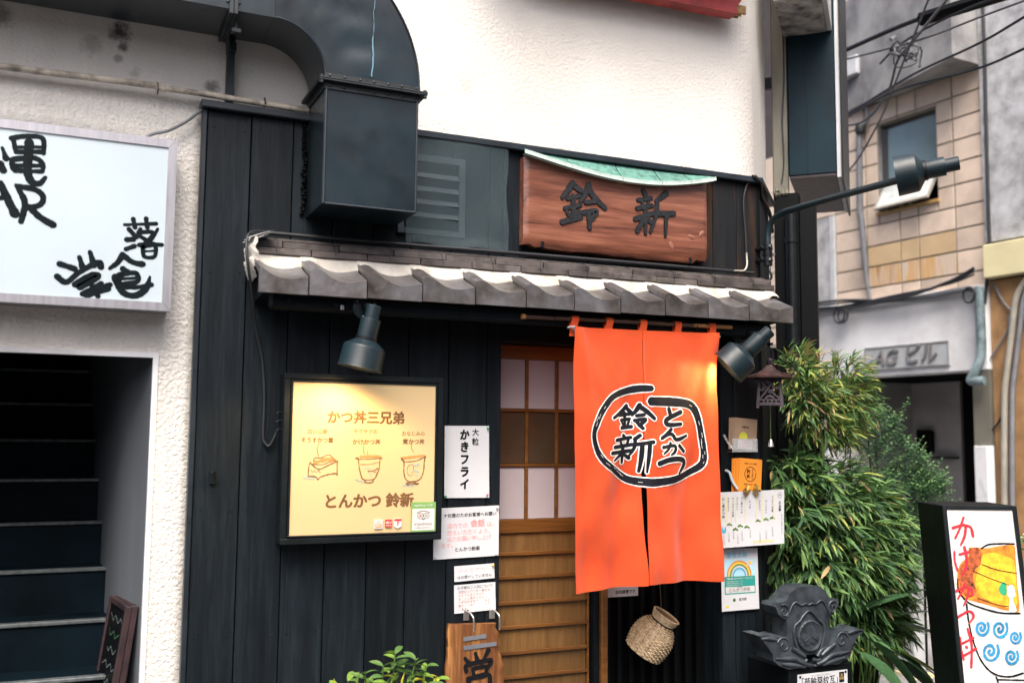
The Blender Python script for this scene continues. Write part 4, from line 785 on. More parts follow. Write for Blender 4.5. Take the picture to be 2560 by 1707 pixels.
def cable(name, label, pts, r, m='cable', group=None, n=8, seg=6):
    P = catmull(pts, seg)
    o = MB().tube(P, r, n).build(name, m, smooth=60, origin=pts[0])
    return tag(o, label, 'cable', group)
cable('sign_cable', 'grey cable sagging from the plank corner down to the light box sign', [(.470,-.03,2.935),(.44,-.04,2.905),(.40,-.045,2.865),(.33,-.05,2.815),(.262,-.06,2.785),(.23,-.07,2.74)], .0062, 'cable_grey')
cable('eave_cable', 'black cable hanging from the left eave end down to the menu sign', [(.72,-.12,2.425),(.655,-.16,2.41),(.633,-.19,2.36),(.640,-.20,2.27),(.665,-.16,2.17),(.70,-.08,2.03),(.735,-.055,1.90),(.748,-.052,1.75),(.748,-.052,1.60),(.755,-.055,1.565),(.775,-.06,1.555),(.800,-.07,1.61)], .006)
cable('ridge_conduit', 'thin black conduit lying along the top of the tiled eave', [(.72,-.10,2.425),(1.2,-.10,2.427),(1.9,-.105,2.434),(2.6,-.10,2.441),(3.20,-.09,2.447)], .009)
cable('plaque_cable', 'black wire climbing the worn planks right of the carved signboard', [(3.183,-.056,2.56),(3.180,-.052,2.68),(3.172,-.052,2.78),(3.176,-.052,2.86),(3.20,-.055,2.93),(3.215,-.08,2.965)], .0052)
cable('plaque_cable', 'short pale wire curving down onto the eave right of the carved signboard', [(3.06,-.12,2.445),(3.13,-.10,2.452),(3.170,-.075,2.485),(3.183,-.058,2.53),(3.183,-.056,2.557)], .005, 'cable_pale')
hk = MB().box(.545,.565,-.055,-.04,1.40,1.45,b=.002); hk.tube([(.555,-.05,1.445),(.555,-.085,1.44),(.556,-.088,1.455)], .005, 6)
tag(hk.build('wall_hook', 'black_metal', origin=(.555,-.045,1.4)), 'small black metal hook screwed to the leftmost planks', 'hook')
# chalkboards leaning inside the stair opening
def chalkboard(name, label, dx, dy, tilt):
    t = thing(name, label, 'chalkboard', (.22+dx,.02+dy,0), 'chalkboards in the stair opening')
    M = Matrix.Translation((.150+dx, .035+dy, .0)) @ Matrix.Rotation(rad(8.5),4,'Z') @ Matrix.Rotation(rad(tilt),4,'Y')
    wf = MB().box(-.006,.006,.02,.30,.10,.915,b=.002,M=M); wf.build('board', 'black', t)
    f = MB()
    for a in ((-.012,.012,.0,.024,.02,.93),(-.012,.012,.30,.325,.02,.93),(-.012,.012,.024,.30,.906,.93)): f.box(*a, b=.003, M=M)
    f.build('frame', 'sign_under', t)
    return t, M
mat('chalk', (.06,.085,.085), .9); mat('chalk_green', (.012,.07,.025), .9)
t, M = chalkboard('chalkboard', 'front chalkboard with worn red-brown frame leaning in the stair opening', 0, 0, 7.6)
cb = MB()
for k in range(9):
    z = .86-.06*k; y = .05+.01*(k%3)
    st_ = [[(y+.03*i, z+.012*math.sin(i*2.1+k), .006) for i in range(8-(k % 3))]]
    brush(cb, st_, lambda u, v, d: tuple(M @ Vector((-.0075-d, u, v))), seed=k, mi=(k % 4 == 1))
cb.build('chalk_writing', ['chalk', 'chalk_green'], t)
chalkboard('chalkboard', 'rear chalkboard of the pair, mostly hidden behind the other one', .030, .006, 7.2)

# ================================================================== FACADE FITTINGS
# ---- louvred vent and insect mesh
vt = thing('louvre_vent', 'grey metal louvre vent beside the duct behind fine mesh', 'vent', (1.45,-.05,2.485))
VX0, VX1, VZ0, VZ1 = 1.30, 1.617, 2.488, 2.852
bx('backing', 'black', vt, VX0, VX1, -.044, -.042, VZ0, VZ1)
vf = MB()
for a in ((VX1-.030,VX1,-.062,-.044,VZ0,VZ1),(VX0,VX0+.03,-.062,-.044,VZ0,VZ1),(VX0+.03,VX1-.03,-.062,-.044,VZ1-.032,VZ1),(VX0+.03,VX1-.03,-.062,-.044,VZ0,VZ0+.026)): vf.box(*a, b=.002)
vf.build('vent_frame', 'vent_grey', vt)
for z in (2.757, 2.696, 2.637, 2.577):
    M = Matrix.Translation((0,-.055,z)) @ Matrix.Rotation(rad(-38),4,'X')
    MB().box(VX0+.03, VX1-.032, -.004, .001, -.016, .016, M=M).build('louvre', 'vent_grey', vt, origin=(1.45,-.055,z))
ms = MB()
def meshpt(u, w):
    x = 1.335+(1.823-1.335)*u + .006*math.sin(w*9)*(u if u > .5 else 0); z = 2.442+(2.926-2.442)*w
    y = -.069 - .006*math.sin(u*7+1)*math.sin(w*6)-.010*math.exp(-((w)/.06)**2)
    return (x, y, z + .008*math.sin(u*11)*(1-w)*(1 if w < .3 else 0))
ms.grid(meshpt, 40, 40)
tag(ms.build('insect_mesh', 'insect_mesh', smooth=60, origin=(1.58,-.06,2.44)), 'grey-green insect mesh sheet stretched over the vent', 'mesh')

# ---- carved signboard
pq = thing('carved_signboard', 'carved red-brown wooden signboard with black characters under a copper cap', 'sign', (2.4,-.06,2.46))
PX0, PX1 = 1.895, 2.915
def ptop(t): return 2.897 - .066*math.sin(math.pi*t**1.15)**.9 - .006*t
def pbot(t): return 2.474 + .007*noise.noise(Vector((t*7,1,0))) + .005*noise.noise(Vector((t*22,3,0))) - .010*(t if t < .6 else .6) + (.016 if t > .93 else 0) + (.010 if t < .04 else 0)
pmb = MB(); NP = 60
def front(u, w):
    x = PX0+(PX1-PX0)*u; z = pbot(u)+(ptop(u)-pbot(u))*w
    edge = min(u, 1-u)*(PX1-PX0); eb = w*.42
    ro = .012*math.exp(-(edge/.012)**2) + .012*math.exp(-(eb/.012)**2)*(1+.5*noise.noise(Vector((u*9,0,4))))
    return (x, -.10 + ro + .002*noise.noise(Vector((x*7, z*20, 1))), z)
pmb.grid(front, NP, 16); pmb.grid(lambda u, w: (PX0+(PX1-PX0)*u, -.045, pbot(u)+(ptop(u)-pbot(u))*w), NP, 1)
for w in (0, 1): pmb.grid(lambda u, d: (lambda p: (p[0], p[1]+(-.045-p[1])*d, p[2]))(front(u, w)), NP, 1)
for u in (0, 1): pmb.grid(lambda w, d: (lambda p: (p[0], p[1]+(-.045-p[1])*d, p[2]))(front(u, w)), 16, 1)
pmb.build('board', 'plaque_wood', pq, smooth=40)
for i0, i1 in ((0,13),(13,99)):
    g = MB()
    for k, (lift, ex) in enumerate(((.0015,.009),(.004,.006),(.006,.003))):
        brush(g, STROKES['plaque_glyphs'][i0:i1], wscale=1.12, f=(lambda L: lambda u, v, d: (u, -.1005-L-d, v))(lift), extra=ex-.004, ragged=.10, seed=5+k)
    g.build('carved_character', 'char', pq, smooth=40)
mat('wood_plug', (.24,.095,.058), .5)
for x, z, a in ((2.815,2.597,.3),(2.875,2.62,-.8),(2.695,2.545,1.2)):
    MB().lathe([(.0004,.003),(.010,.002),(.014,0)], Matrix.Translation((x,-.1005,z)) @ Matrix.Rotation(a,4,'Y') @ Matrix.Diagonal((1.5,1,.8,1)) @ Matrix.Rotation(rad(90),4,'X'), 12).build('wood_plug', 'wood_plug', pq)
# copper cap: curved sheet running back to the wall, pale folded front edge
def cf(t): return (PX0-.018+(PX1-PX0+.045)*t, 2.915-.070*abs(math.sin(math.pi*min(1,max(0,t))**1.15))**.9-.006*t)
cp = [0, .235, .49, .70, .86, 1.0]
for a, b in zip(cp, cp[1:]):
    m = MB()
    def cap(u, w):
        t = a+.002+(b-a-.004)*u; x, z = cf(t); return (x, -.135+.09*w, z+ (2.936+.004*t-z)*(w**1.2)*1.0 if w > 0 else z)
    m.grid(cap, 8, 6); m.build('copper_sheet', 'patina', pq, smooth=40)
    e = MB(); e.grid(lambda u, w: (lambda t: (cf(t)[0], -.137-.002*(w > .5), cf(t)[1]+.003-.020*w))(a+.001+(b-a-.002)*u), 8, 2)
    e.grid(lambda u, w: (lambda t: (cf(t)[0], -.138+.03*w, cf(t)[1]-.0172))(a+.001+(b-a-.002)*u), 8, 1); e.build('copper_edge', 'patina_edge', pq)
for x in (1.985, 2.80):
    zb_ = pbot((x-PX0)/(PX1-PX0)); hkb = MB()
    hkb.box(x-.008,x+.008,-.108,-.04,zb_-.006,zb_-.001); hkb.box(x-.008,x+.008,-.112,-.106,zb_-.006,zb_+.024,b=.001); hkb.build('bracket', 'black_metal', pq)

# ---- lamps
LAMP = [(.0005,0),(.030,.0),(.034,.004),(.034,.062),(.046,.064),(.047,.072),(.046,.150),(.044,.152),(.044,.162),(.050,.164),(.094,.194),(.097,.202),(.100,.290),(.102,.294),(.098,.294),(.094,.205),(.05,.175),(.03,.17),(.0005,.17)]
def aim(p, d): return Matrix.Translation(p) @ Vector(d).to_track_quat('Z','Y').to_matrix().to_4x4()
def lamp(name, label, tail, direc, plate=None, power=0, sc=1.0, spot=75, stub=None, blend=.5):
    t = thing(name, label, 'lamp', tail)
    M = aim(Vector(tail), direc) @ Matrix.Scale(sc, 4)
    MB().lathe(LAMP, M, 28).build('lamp_shade', 'lamp_metal', t, smooth=35)
    MB().lathe([(.049,.148),(.051,.150),(.051,.164),(.048,.166)], M, 28).build('clamp_band', 'black_metal', t, smooth=35)
    bul = emit('bulb_'+name, (1,.62,.25), 6 if power else 0) if ('bulb_'+name) not in MATS else None
    MB().lathe([(.0005,.262),(.03,.258),(.045,.245),(.05,.225),(.03,.185),(.02,.17)], M, 16).build('bulb', 'bulb_'+name, t, smooth=60)
    if plate:
        c, n = Vector(plate[0]), Vector(plate[1])
        MB().lathe([(.0005,.012),(.045,.012),(.052,.008),(.053,0)], aim(c, n), 28).build('wall_plate', 'lamp_metal', t, smooth=35)
        s = MB().tube([c+n*.01, c+n*.04, M @ Vector((0,0,.03))], .016, 10); s.lathe([(.02,0),(.022,.01),(.02,.025)], aim(c+n*.012, n), 12)
        sc_ = MB()
        for q in (.4, 2.6, 4.5): sc_.lathe([(.005,0),(.0004,.003)], aim(c+n*.011+Vector((math.cos(q)*.04,0,math.sin(q)*.04)), n), 6)
        s.build('swivel', 'black_metal', t, smooth=40); sc_.build('screws', 'bright_steel', t)
    if power:
        ld = bpy.data.lights.new(name+'_light', 'SPOT'); ld.energy = power; ld.color = (1,.66,.30); ld.spot_size = rad(spot); ld.spot_blend = blend; ld.shadow_soft_size = .03
        lo = bpy.data.objects.new(name+'_light', ld); C.objects.link(lo); lo.parent = t
        lo.matrix_local = Matrix.Translation(-Vector(tail)) @ aim(M @ Vector((0,0,.300)), -Vector(direc))
    return t
lamp('wall_lamp', 'dark green spotlight hanging from the eave beam above the menu sign', (1.118,-.352,2.118), (-.20,.055,-1), ((1.097,-.286,2.118),(0,-1,0)), power=11, sc=.88, spot=150)
lamp('wall_lamp', 'dark green spotlight tilted at the right edge of the orange curtain', (2.995,-.47,2.105), (-.66,.40,-.70), ((3.02,-.216,2.105),(0,-1,0)), power=6, sc=.90, spot=120)
bx('lamp_block', 'beam', shop, 2.96, 3.10, -.215, -.04, 2.03, 2.155)
arm = lamp('arm_lamp', 'dark spotlight on a long curved pipe arm reaching out over the street', (3.455,-1.17,2.785), (-.66,.74,-.13), None, 0, sc=.88)
ap = [(3.285,-.10,2.50),(3.286,-.10,2.60),(3.288,-.10,2.66),(3.292,-.125,2.715),(3.296,-.19,2.745),(3.30,-.30,2.750),(3.30,-.52,2.748),(3.30,-.80,2.742),(3.302,-.96,2.738),(3.33,-1.04,2.745)]
MB().tube(catmull(ap, 5), .0165, 12).build('arm_pipe', 'lamp_metal', arm, smooth=60)
br = MB().tube([(3.285,-.10,2.49),(3.285,-.10,2.60)], .023, 12); br.box(3.25,3.285,-.10,-.02,2.515,2.53,b=.002); br.box(3.25,3.285,-.10,-.02,2.575,2.59,b=.002)
for z in (2.515,2.545,2.575): br.tube([(3.285,-.10,z),(3.285,-.10,z+.006)], .026, 12)
br.build('pipe_bracket', 'black_metal', arm, smooth=40)
br2 = MB()
for p in ((3.275,-.127,2.59),(3.275,-.127,2.52),(3.312,-.115,2.55)): br2.lathe([(.006,-.006),(.006,.005),(.0004,.007)], Matrix.Translation(p), 8)
br2.build('bolts', 'bright_steel', arm)
cable('lamp_cable', 'black cable hanging below the lamp arm bracket', [(3.285,-.11,2.49),(3.28,-.12,2.46),(3.29,-.12,2.43),(3.285,-.10,2.40)], .006)

# ---- menu light box
mb_ = thing('menu_sign', 'black framed yellow menu sign with three drawn bowls under the lamp', 'sign', (1.15,-.08,1.157))
BX0, BX1, BZ0, BZ1, BY = .812, 1.498, 1.160, 1.850, -.14
bx('case', 'black_metal', mb_, BX0, BX1, BY+.012, -.041, BZ0, BZ1, b=.003)
fr = MB(); w = .024
for a in ((BX0,BX1,BY,BY+.0118,BZ1-w,BZ1),(BX0,BX1,BY,BY+.0118,BZ0,BZ0+w),(BX0,BX0+w,BY,BY+.0118,BZ0+w,BZ1-w),(BX1-w,BX1,BY,BY+.0118,BZ0+w,BZ1-w)): fr.box(*a, b=.002)
fr.build('frame', 'black_metal', mb_)
fr = MB(); i0 = w+.003; w2 = .009
for a in ((BX0+i0,BX1-i0,BY-.002,BY+.01,BZ1-i0-w2,BZ1-i0),(BX0+i0,BX1-i0,BY-.002,BY+.01,BZ0+i0,BZ0+i0+w2),(BX0+i0,BX0+i0+w2,BY-.002,BY+.01,BZ0+i0+w2,BZ1-i0-w2),(BX1-i0-w2,BX1-i0,BY-.002,BY+.01,BZ0+i0+w2,BZ1-i0-w2)): fr.box(*a, b=.002)
fr.build('glazing_bead', 'black_metal', mb_)
bx('face_panel', 'menu_acrylic', mb_, BX0+.028, BX1-.028, BY+.004, BY+.008, BZ0+.028, BZ1-.028)
mat('faded_brown', (.14,.07,.026), .5, per=0); mat('faded_line', (.17,.095,.045), .5, per=0); mat('faded_food', (.50,.22,.07), .5, per=0); mat('faded_blue', (.30,.36,.31), .5, per=0)
mf = wallf(BY+.0037)
for (x, z, s, bo, tx_) in ((1.158,1.670,.056,.034,'かつ丼三兄弟'),(1.178,1.325,.062,.036,'とんかつ 鈴新'),(.952,1.612,.021,.012,'白い山豚'),(.952,1.577,.0225,.026,'そうすかつ重'),(1.155,1.614,.021,.012,'サクサクの'),(1.16,1.571,.0245,.026,'かけかつ丼'),(1.365,1.607,.021,.010,'おなじみの'),(1.367,1.573,.0245,.030,'煮かつ丼')):
    tx = MB(); write(tx, tx_, mf, x, z, s, bold=bo); tx.build('lettering', 'faded_brown', mb_)
d1 = MB(); brush(d1, STROKES['menu_food'], wallf(BY+.0035), ragged=.3, seed=2); d1.build('drawing_food', 'faded_food', mb_)
d2 = MB(); brush(d2, STROKES['menu_blue'], wallf(BY+.0033), ragged=.3, seed=2); d2.build('drawing_blue', 'faded_blue', mb_)
for i0, i1 in ((0,8),(8,18),(18,99)):
    d3 = MB(); brush(d3, STROKES['menu_lines'][i0:i1], wallf(BY+.0030), ragged=.3, seed=4, wscale=1.25, dry=.15); d3.build('bowl_drawing', 'faded_line', mb_)
for z in (1.62,1.655,1.69): MB().tube([(BX0,-.075,z),(BX0-.012,-.078,z),(BX0-.014,-.078,z-.006)], .006, 8).build('side_screw', 'black_metal', mb_)
# stickers on the sign face
def sticker(name, label, parts):
    t = thing(name, label, 'sticker', parts[0][1:] and (1.4,BY,1.22))
    return t
tr_ = thing('travel_sticker', 'square green bordered owl logo sticker on the yellow menu sign', 'sticker', (1.418,BY,1.19))
SX0, SX1, SZ0, SZ1 = 1.358, 1.4695, 1.196, 1.320
bx('sheet', 'print_green', tr_, SX0, SX1, BY-.0030, BY-.0022, SZ0, SZ1)
bx('white_area', 'print_white', tr_, SX0+.006, SX1-.006, BY-.0036, BY-.00305, SZ0+.006, SZ1-.028)
sf = wallf(BY-.0038); ow = MB(); cx, cz = (SX0+SX1)/2, 1.262
write(ow, 'tripadvisor', sf, cx, 1.2285, .0195, 0, .0, xs=.95)
write(ow, '世界最大の旅行サイト', sf, cx, 1.2115, .0075, 0)
for s in (-1, 1):
    c = cx+s*.0135
    brush(ow, [[(c+.0125*math.cos(q*.42), cz+.0125*math.sin(q*.42), .0022) for q in range(16)], [(c+.006*math.cos(q*.7), cz+.006*math.sin(q*.7), .0014) for q in range(10)]], sf, ragged=0)
brush(ow, [[(cx-.030,cz+.012,.0026),(cx-.014,cz+.019,.0026),(cx,cz+.0205,.0026),(cx+.014,cz+.019,.0026),(cx+.030,cz+.012,.0026)], [(cx-.006,cz-.010,.003),(cx,cz-.016,.004),(cx+.006,cz-.010,.003)]], sf, ragged=0)
ow.build('logo', 'print_black', tr_)
pu = MB()
for s, m in ((-1,0),(1,1)): pu.lathe([(.0035,0),(.0004,.0003)], Matrix.Translation((cx+s*.0135,BY-.0039,cz)) @ Matrix.Rotation(rad(90),4,'X'), 10, m)
pu.build('logo_pupils', ['sticker_red','print_green'], tr_)
ht = MB(); write(ht, 'tripadvisor.jp で人気', wallf(BY-.0034), cx, 1.306, .0095, bold=.02); ht.build('heading', 'print_white', tr_)
def badge(name, label, x, z, col, poly, body):
    t = thing(name, label, 'sticker', (x, BY, z-.02), 'payment stickers on the menu sign')
    MB().prism([(x+u, z+v) for u, v in poly], lambda u, v, d: (u, BY-d, v), -.003, .0018).build('sheet', col, t)
    return t
sq = [(-.016,-.019),(.016,-.019),(.018,-.017),(.018,.017),(.016,.019),(-.016,.019),(-.018,.017),(-.018,-.017)]
t = badge('payment_sticker', 'white payment sticker with orange block on the menu sign', 1.218, 1.232, 'print_white', sq, '')
bx('orange_block', 'print_orange', t, 1.205, 1.231, BY-.0026, BY-.002, 1.219, 1.232)
m_ = MB(); write(m_, 'PAY', wallf(BY-.0028), 1.218, 1.2255, .011, bold=.03); m_.build('lettering', 'print_white', t)
m_ = MB(); write(m_, 'JCB', wallf(BY-.0022), 1.218, 1.241, .008); m_.build('lettering', 'print_orange', t)
t = badge('payment_sticker', 'small red payment sticker on the menu sign', 1.262, 1.234, 'sticker_red', [(u*.82, v*.82) for u, v in sq], '')
m_ = MB(); write(m_, 'd払い', wallf(BY-.0022), 1.262, 1.2375, .0115, bold=.03)
for k in (-1,0,1): m_.lathe([(.0028,0),(.0003,.0002)], Matrix.Translation((1.262+k*.008,BY-.0022,1.2255)) @ Matrix.Rotation(rad(90),4,'X'), 8)
m_.build('lettering', 'print_white', t)
t = badge('payment_sticker', 'white shield shaped sticker with red band on the menu sign', 1.302, 1.233, 'print_white', [(-.016,-.012),(0,-.021),(.016,-.012),(.016,.02),(-.016,.02)], '')
bx('red_band', 'sticker_red', t, 1.2865, 1.3175, BY-.0026, BY-.002, 1.243, 1.252)
m_ = MB(); brush(m_, [[(1.307,1.239,.004),(1.299,1.237,.004),(1.304,1.231,.004),(1.298,1.226,.004)]], wallf(BY-.0022)); m_.build('mark', 'sticker_red', t)

# ---- paper notices on the planks
def paper(name, label, corners, m='paper', y=-.0465, th=.0006, curl=.003, group='paper notices beside the door', seed=0):
    """corners TL TR BR BL as (x,z)"""
    TL, TR, BR_, BL = corners
    cx = sum(c[0] for c in corners)/4; cz = min(c[1] for c in corners)
    t = thing(name, label, 'notice', (cx, y, cz), group)
    def P(u, w, off):
        top = (TL[0]+(TR[0]-TL[0])*u, TL[1]+(TR[1]-TL[1])*u); bot = (BL[0]+(BR_[0]-BL[0])*u, BL[1]+(BR_[1]-BL[1])*u)
        yy = y - curl*(math.sin(u*3+seed)*.5+.5)*abs(w-.5)*2*(.3+.7*u)
        return (top[0]+(bot[0]-top[0])*w, yy-off, top[1]+(bot[1]-top[1])*w)
    q = MB().grid(lambda u, w: P(u, w, 0), 10, 10).grid(lambda u, w: P(u, w, -th), 10, 10)
    q.build('sheet', m, t, smooth=60, fix=False)
    return t, P
def onp(P, off=.0008):
    """(u right 0..1, v up 0..1) on a paper"""
    return lambda u, v, d: P(u, 1-v, off+d)
def scaled(P, W, H, off=.0008): return lambda u, v, d: P(u/W, 1-v/H, off+d)
def pin(t, x, z, m, y=-.05):
    MB().lathe([(.0005,.010),(.005,.008),(.0035,.005),(.005,.001),(.005,0)], aim((x,y,z),(0,-1,0)), 10).build('push_pin', m, t, smooth=50)
mat('pin_green', (.02,.25,.12), .35); mat('pin_pink', (.75,.25,.3), .35); mat('pin_yellow', (.75,.6,.05), .35); mat('pin_clear', (.6,.62,.62), .2)
t, Pp = paper('oyster_poster', 'tall white poster with bold black vertical writing, topmost of the papers left of the door', [(1.540,1.645),(1.752,1.647),(1.757,1.327),(1.543,1.329)])
W, H = .212, .318; f = scaled(Pp, W, H); m_ = MB()
for i, ch in enumerate('かきフライ'): write(m_, ch, f, .093, .275-.0545*i, .050, bold=.042, xs=.92, shear=.06)
for i, ch in enumerate('大粒'): write(m_, ch, f, .146, .287-.042*i, .034, bold=.018)
m_.build('lettering', 'print_black', t); pin(t, 1.745, 1.636, 'pin_green'); pin(t, 1.745, 1.342, 'pin_pink'); pin(t, 1.547, 1.336, 'pin_green')
t, Pp = paper('request_notice', 'white notice with pale red lines, tucked under the corner of the menu sign', [(1.494,1.284),(1.806,1.292),(1.806,1.070),(1.496,1.064)], curl=.004, seed=1)
W, H = .312, .222; f = scaled(Pp, W, H); m_ = MB()
write(m_, 'ナ対策のためお客様へお願い', f, .172, .186, .0195, 0, .012); write(m_, 'とんかつ鈴新', f, .160, .037, .0205, 0, .012)
write(m_, '店内での', f, .063, .140, .0245, 1, .006, 'LEFT'); write(m_, '会話', f, .174, .146, .035, 1, .02, 'LEFT'); write(m_, 'は、', f, .252, .140, .0245, 1, .006, 'LEFT')
write(m_, '控えいただくよう、', f, .063, .110, .0245, 1, .006, 'LEFT'); write(m_, '協力お願い申し上げ', f, .063, .083, .0235, 1, .006, 'LEFT'); write(m_, 'ます。', f, .035, .056, .0235, 1, .006, 'LEFT')
m_.build('lettering', ['print_black', 'print_red'], t)
for x, z in ((1.795,1.282),(1.503,1.074),(1.792,1.078)): pin(t, x, z, 'pin_clear')
t, Pp = paper('takeaway_notice', 'small white slip with a pink heading below the request notice', [(1.594,1.032),(1.785,1.037),(1.788,.972),(1.596,.964)], seed=2)
W, H = .19, .067; f = scaled(Pp, W, H); m_ = MB(); write(m_, 'テイクアウト', f, .095, .042, .026, 1, .008, space=1.02); write(m_, 'はお受けしていません', f, .095, .016, .0165, 0, .005); m_.build('lettering', ['print_black','print_pink'], t); pin(t, 1.777, 1.030, 'pin_yellow')
t, Pp = paper('children_notice', 'pale pink notice with small black text above the hanging wooden board', [(1.595,.950),(1.791,.955),(1.795,.834),(1.598,.828)], m='paper', seed=3)
W, H = .196, .122; f = scaled(Pp, W, H); m_ = MB()
q_ = MB(); ff = scaled(Pp, W, H, .0004); q_.add([ff(.016,.012,0),ff(.18,.012,0),ff(.18,.092,0),ff(.016,.092,0)], [(0,1,2,3)]); q_.build('pink_area', 'paper_pink', t)
write(m_, 'お子様のご入店について', f, .098, .107, .0155, 0, .008)
for i, s in enumerate(('当店はカウンター席のみ','の小さな店ですので、','まことに勝手ながら','小学校低学年までのお子','様のご入店をお断りして','います。')): write(m_, s, f, .018, .089-.0148*i, .0138, 0, .006, 'LEFT')
m_.build('lettering', 'print_black', t)

# ---- hanging wooden board
wb = thing('hanging_board', 'hanging weathered wooden board with large black brush character by the door', 'sign', (1.69,-.07,.0))
n = 22
def edge_l(z): return 1.562+.004*math.sin(z*40)-.006*(z < .7)
def edge_r(z): return 1.786+(.79-z)*.17+.006*math.sin(z*55)+.004*math.sin(z*130)
def bface(u, w):
    z = .28+(.790-.28)*w; a, b = edge_l(z), edge_r(z); x = a+(b-a)*u; e = min(u,1-u)*.23
    return (x, -.085+.010*math.exp(-(e/.012)**2)+.0015*noise.noise(Vector((x*30,z*6,0))), z-.010*u*(w > .99))
bmb = MB().grid(bface, 16, 40).grid(lambda u, w: (bface(u,w)[0], -.055, bface(u,w)[2]), 16, 1)
for w in (0,1): bmb.grid(lambda u, d: (bface(u,w)[0], bface(u,w)[1]+(-.055-bface(u,w)[1])*d, bface(u,w)[2]), 16, 1)
for u in (0,1): bmb.grid(lambda w, d: (bface(u,w)[0], bface(u,w)[1]+(-.055-bface(u,w)[1])*d, bface(u,w)[2]), 40, 1)
bmb.build('board', 'board_wood', wb, smooth=40)
ch = MB(); brush(ch, STROKES['eigyo'], lambda u, v, d: (u, -.0885-d, v), ragged=.12, seed=8, wscale=1.35)
brush(ch, [[(1.63,.40,.03),(1.76,.40,.03)],[(1.66,.44,.02),(1.69,.42,.02)],[(1.75,.45,.02),(1.72,.42,.02)],[(1.695,.46,.03),(1.695,.30,.03)]], lambda u, v, d: (u, -.0885-d, v), ragged=.12, seed=9)
ch.build('lettering', 'print_black', wb)
mat('grey_tape', (.13,.14,.16), .4)
for (x0,x1,z,a) in ((1.625,1.733,.728,.06),(1.628,1.782,.691,.05)):
    MB().box(-(x1-x0)/2,(x1-x0)/2,-.0008,.0008,-.009,.009, M=Matrix.Translation(((x0+x1)/2,-.0885,z)) @ Matrix.Rotation(-a,4,'Y')).build('tape_strip', 'grey_tape', wb)
for x in (1.655, 1.778):
    k_ = thing('board_hook', 'steel wall hook holding the hanging wooden board, %s of the two' % ('left' if x < 1.7 else 'right'), 'hook', (x,-.045,.80), 'hooks of the hanging board')
    MB().box(x-.013,x+.013,-.047,-.041,.795,.845,b=.001).build('hook_plate', 'bright_steel', k_)
    MB().tube(catmull([(x+.0,-.046,.835),(x+.004,-.075,.832),(x+.012,-.098,.815),(x+.014,-.100,.785),(x+.014,-.098,.755)],5), .004, 8).build('hook_arm', 'bright_steel', k_, smooth=60)

# ---- noren
def fold(x, z):
    t = max(0, (2.085-z)/1.15)
    f = -.312 - .026*t*math.sin((x-2.04)*17+.8*t) - .014*t*math.sin((x-2.04)*33+1+2*t)
    for xc, s in ((2.04, 1), (2.80, -1)):        # the cloth drags from its clipped upper corners
        dx = (x-xc)*s; f -= .012*math.exp(-((dx-.30*t)/.035)**2)*math.exp(-t*2.4)
        f -= .010*math.exp(-((dx-.62*t)/.05)**2)*math.exp(-t*1.8)
        f -= .009*math.exp(-((dx-.10*t-.03)/.03)**2)*math.exp(-t*1.0)
    f += .030*noise.noise(Vector((x*4.5, z*1.9, 1.3)))*(.2+t) + .017*noise.noise(Vector((x*9, z*4.5, 4.1)))*(.25+t)
    f += .011*math.sin((x*.9+z)*11+2*noise.noise(Vector((x*3,z*3,9))))*noise.noise(Vector((x*2.6,z*2.6,12)))
    return f
cr_ = lambda t: .0012+.015*max(0, math.sin(math.pi*min(1, max(0, (t-.40)/.56))))**1.2*(1 if t > .40 else 0)
nor = thing('noren_curtain', 'orange split door curtain printed with black and white lettering', 'curtain', (2.42,-.30,.93))
def panel(side):
    def P(u, w):
        t = w
        if side == 'L': a = 2.038+.012*t; b = 2.4005-cr_(t)*.9; zt = 2.085+.004*u; zb = .927+.020*u
        else: a = 2.4015+cr_(t)*.5; b = 2.800+.006*t; zt = 2.089+.006*u; zb = .950-.004*u
        x = a+(b-a)*u; z = zt+(zb-zt)*w
        return (x, fold(x, z), z)
    return P
for s_ in 'LR':
    P = panel(s_); m_ = MB().grid(P, 44, 90)
    m_.build('cloth_panel', 'noren_cloth', nor, smooth=80, fix=False)
    hem = MB()
    for e in ((0,.022),(.978,1)): hem.grid(lambda u, w: (lambda p: (p[0], p[1]-.0012, p[2]))(P(e[0]+(e[1]-e[0])*u, w)), 2, 60)
    hem.grid(lambda u, w: (lambda p: (p[0], p[1]-.0014, p[2]))(P(u, .982+.018*w)), 40, 2)
    hem.build('hem', 'noren_cloth', nor, smooth=80, fix=False)
for i, x in enumerate((2.050, 2.226, 2.404, 2.592, 2.785)):
    zc = 2.119+(x-1.797)/1.104*.011; q = []
    for k in range(13):
        a = math.pi*(-.05+1.1*k/12); q.append((-.30-.016*math.cos(a)*1.0, zc+.016*math.sin(a)))
    prof_ = [(-.3035, 2.045)] + [(-.302, 2.083)] + q + [(-.296, 2.083)]
    tb = MB(); tb.add([(x+s*.018+(zc-zz)*.05*(i-2), yy, zz) for yy, zz in prof_ for s in (-1,1)], [(k*2,k*2+1,k*2+3,k*2+2) for k in range(len(prof_)-1)])
    tb.build('loop_tab', 'noren_cloth', nor, smooth=60, fix=False)
ff = lambda off: (lambda u, v, d: (u, fold(u, v)-off-d, v))
wm = MB(); brush(wm, STROKES['noren_loop'], ff(.0016), extra=.0125, ragged=.05, n=5, seed=11); brush(wm, STROKES['noren_glyphs'], ff(.0017), extra=.0135, ragged=.04, seed=12, wscale=1.1); wm.build('emblem_outline', 'noren_white', nor, fix=False)
bm_ = MB(); brush(bm_, STROKES['noren_loop'], ff(.0026), ragged=.05, n=5, seed=13, extra=.002); brush(bm_, STROKES['noren_glyphs'], ff(.0027), ragged=.06, seed=14, extra=.002, wscale=1.12); bm_.build('emblem', 'noren_black', nor, fix=False)
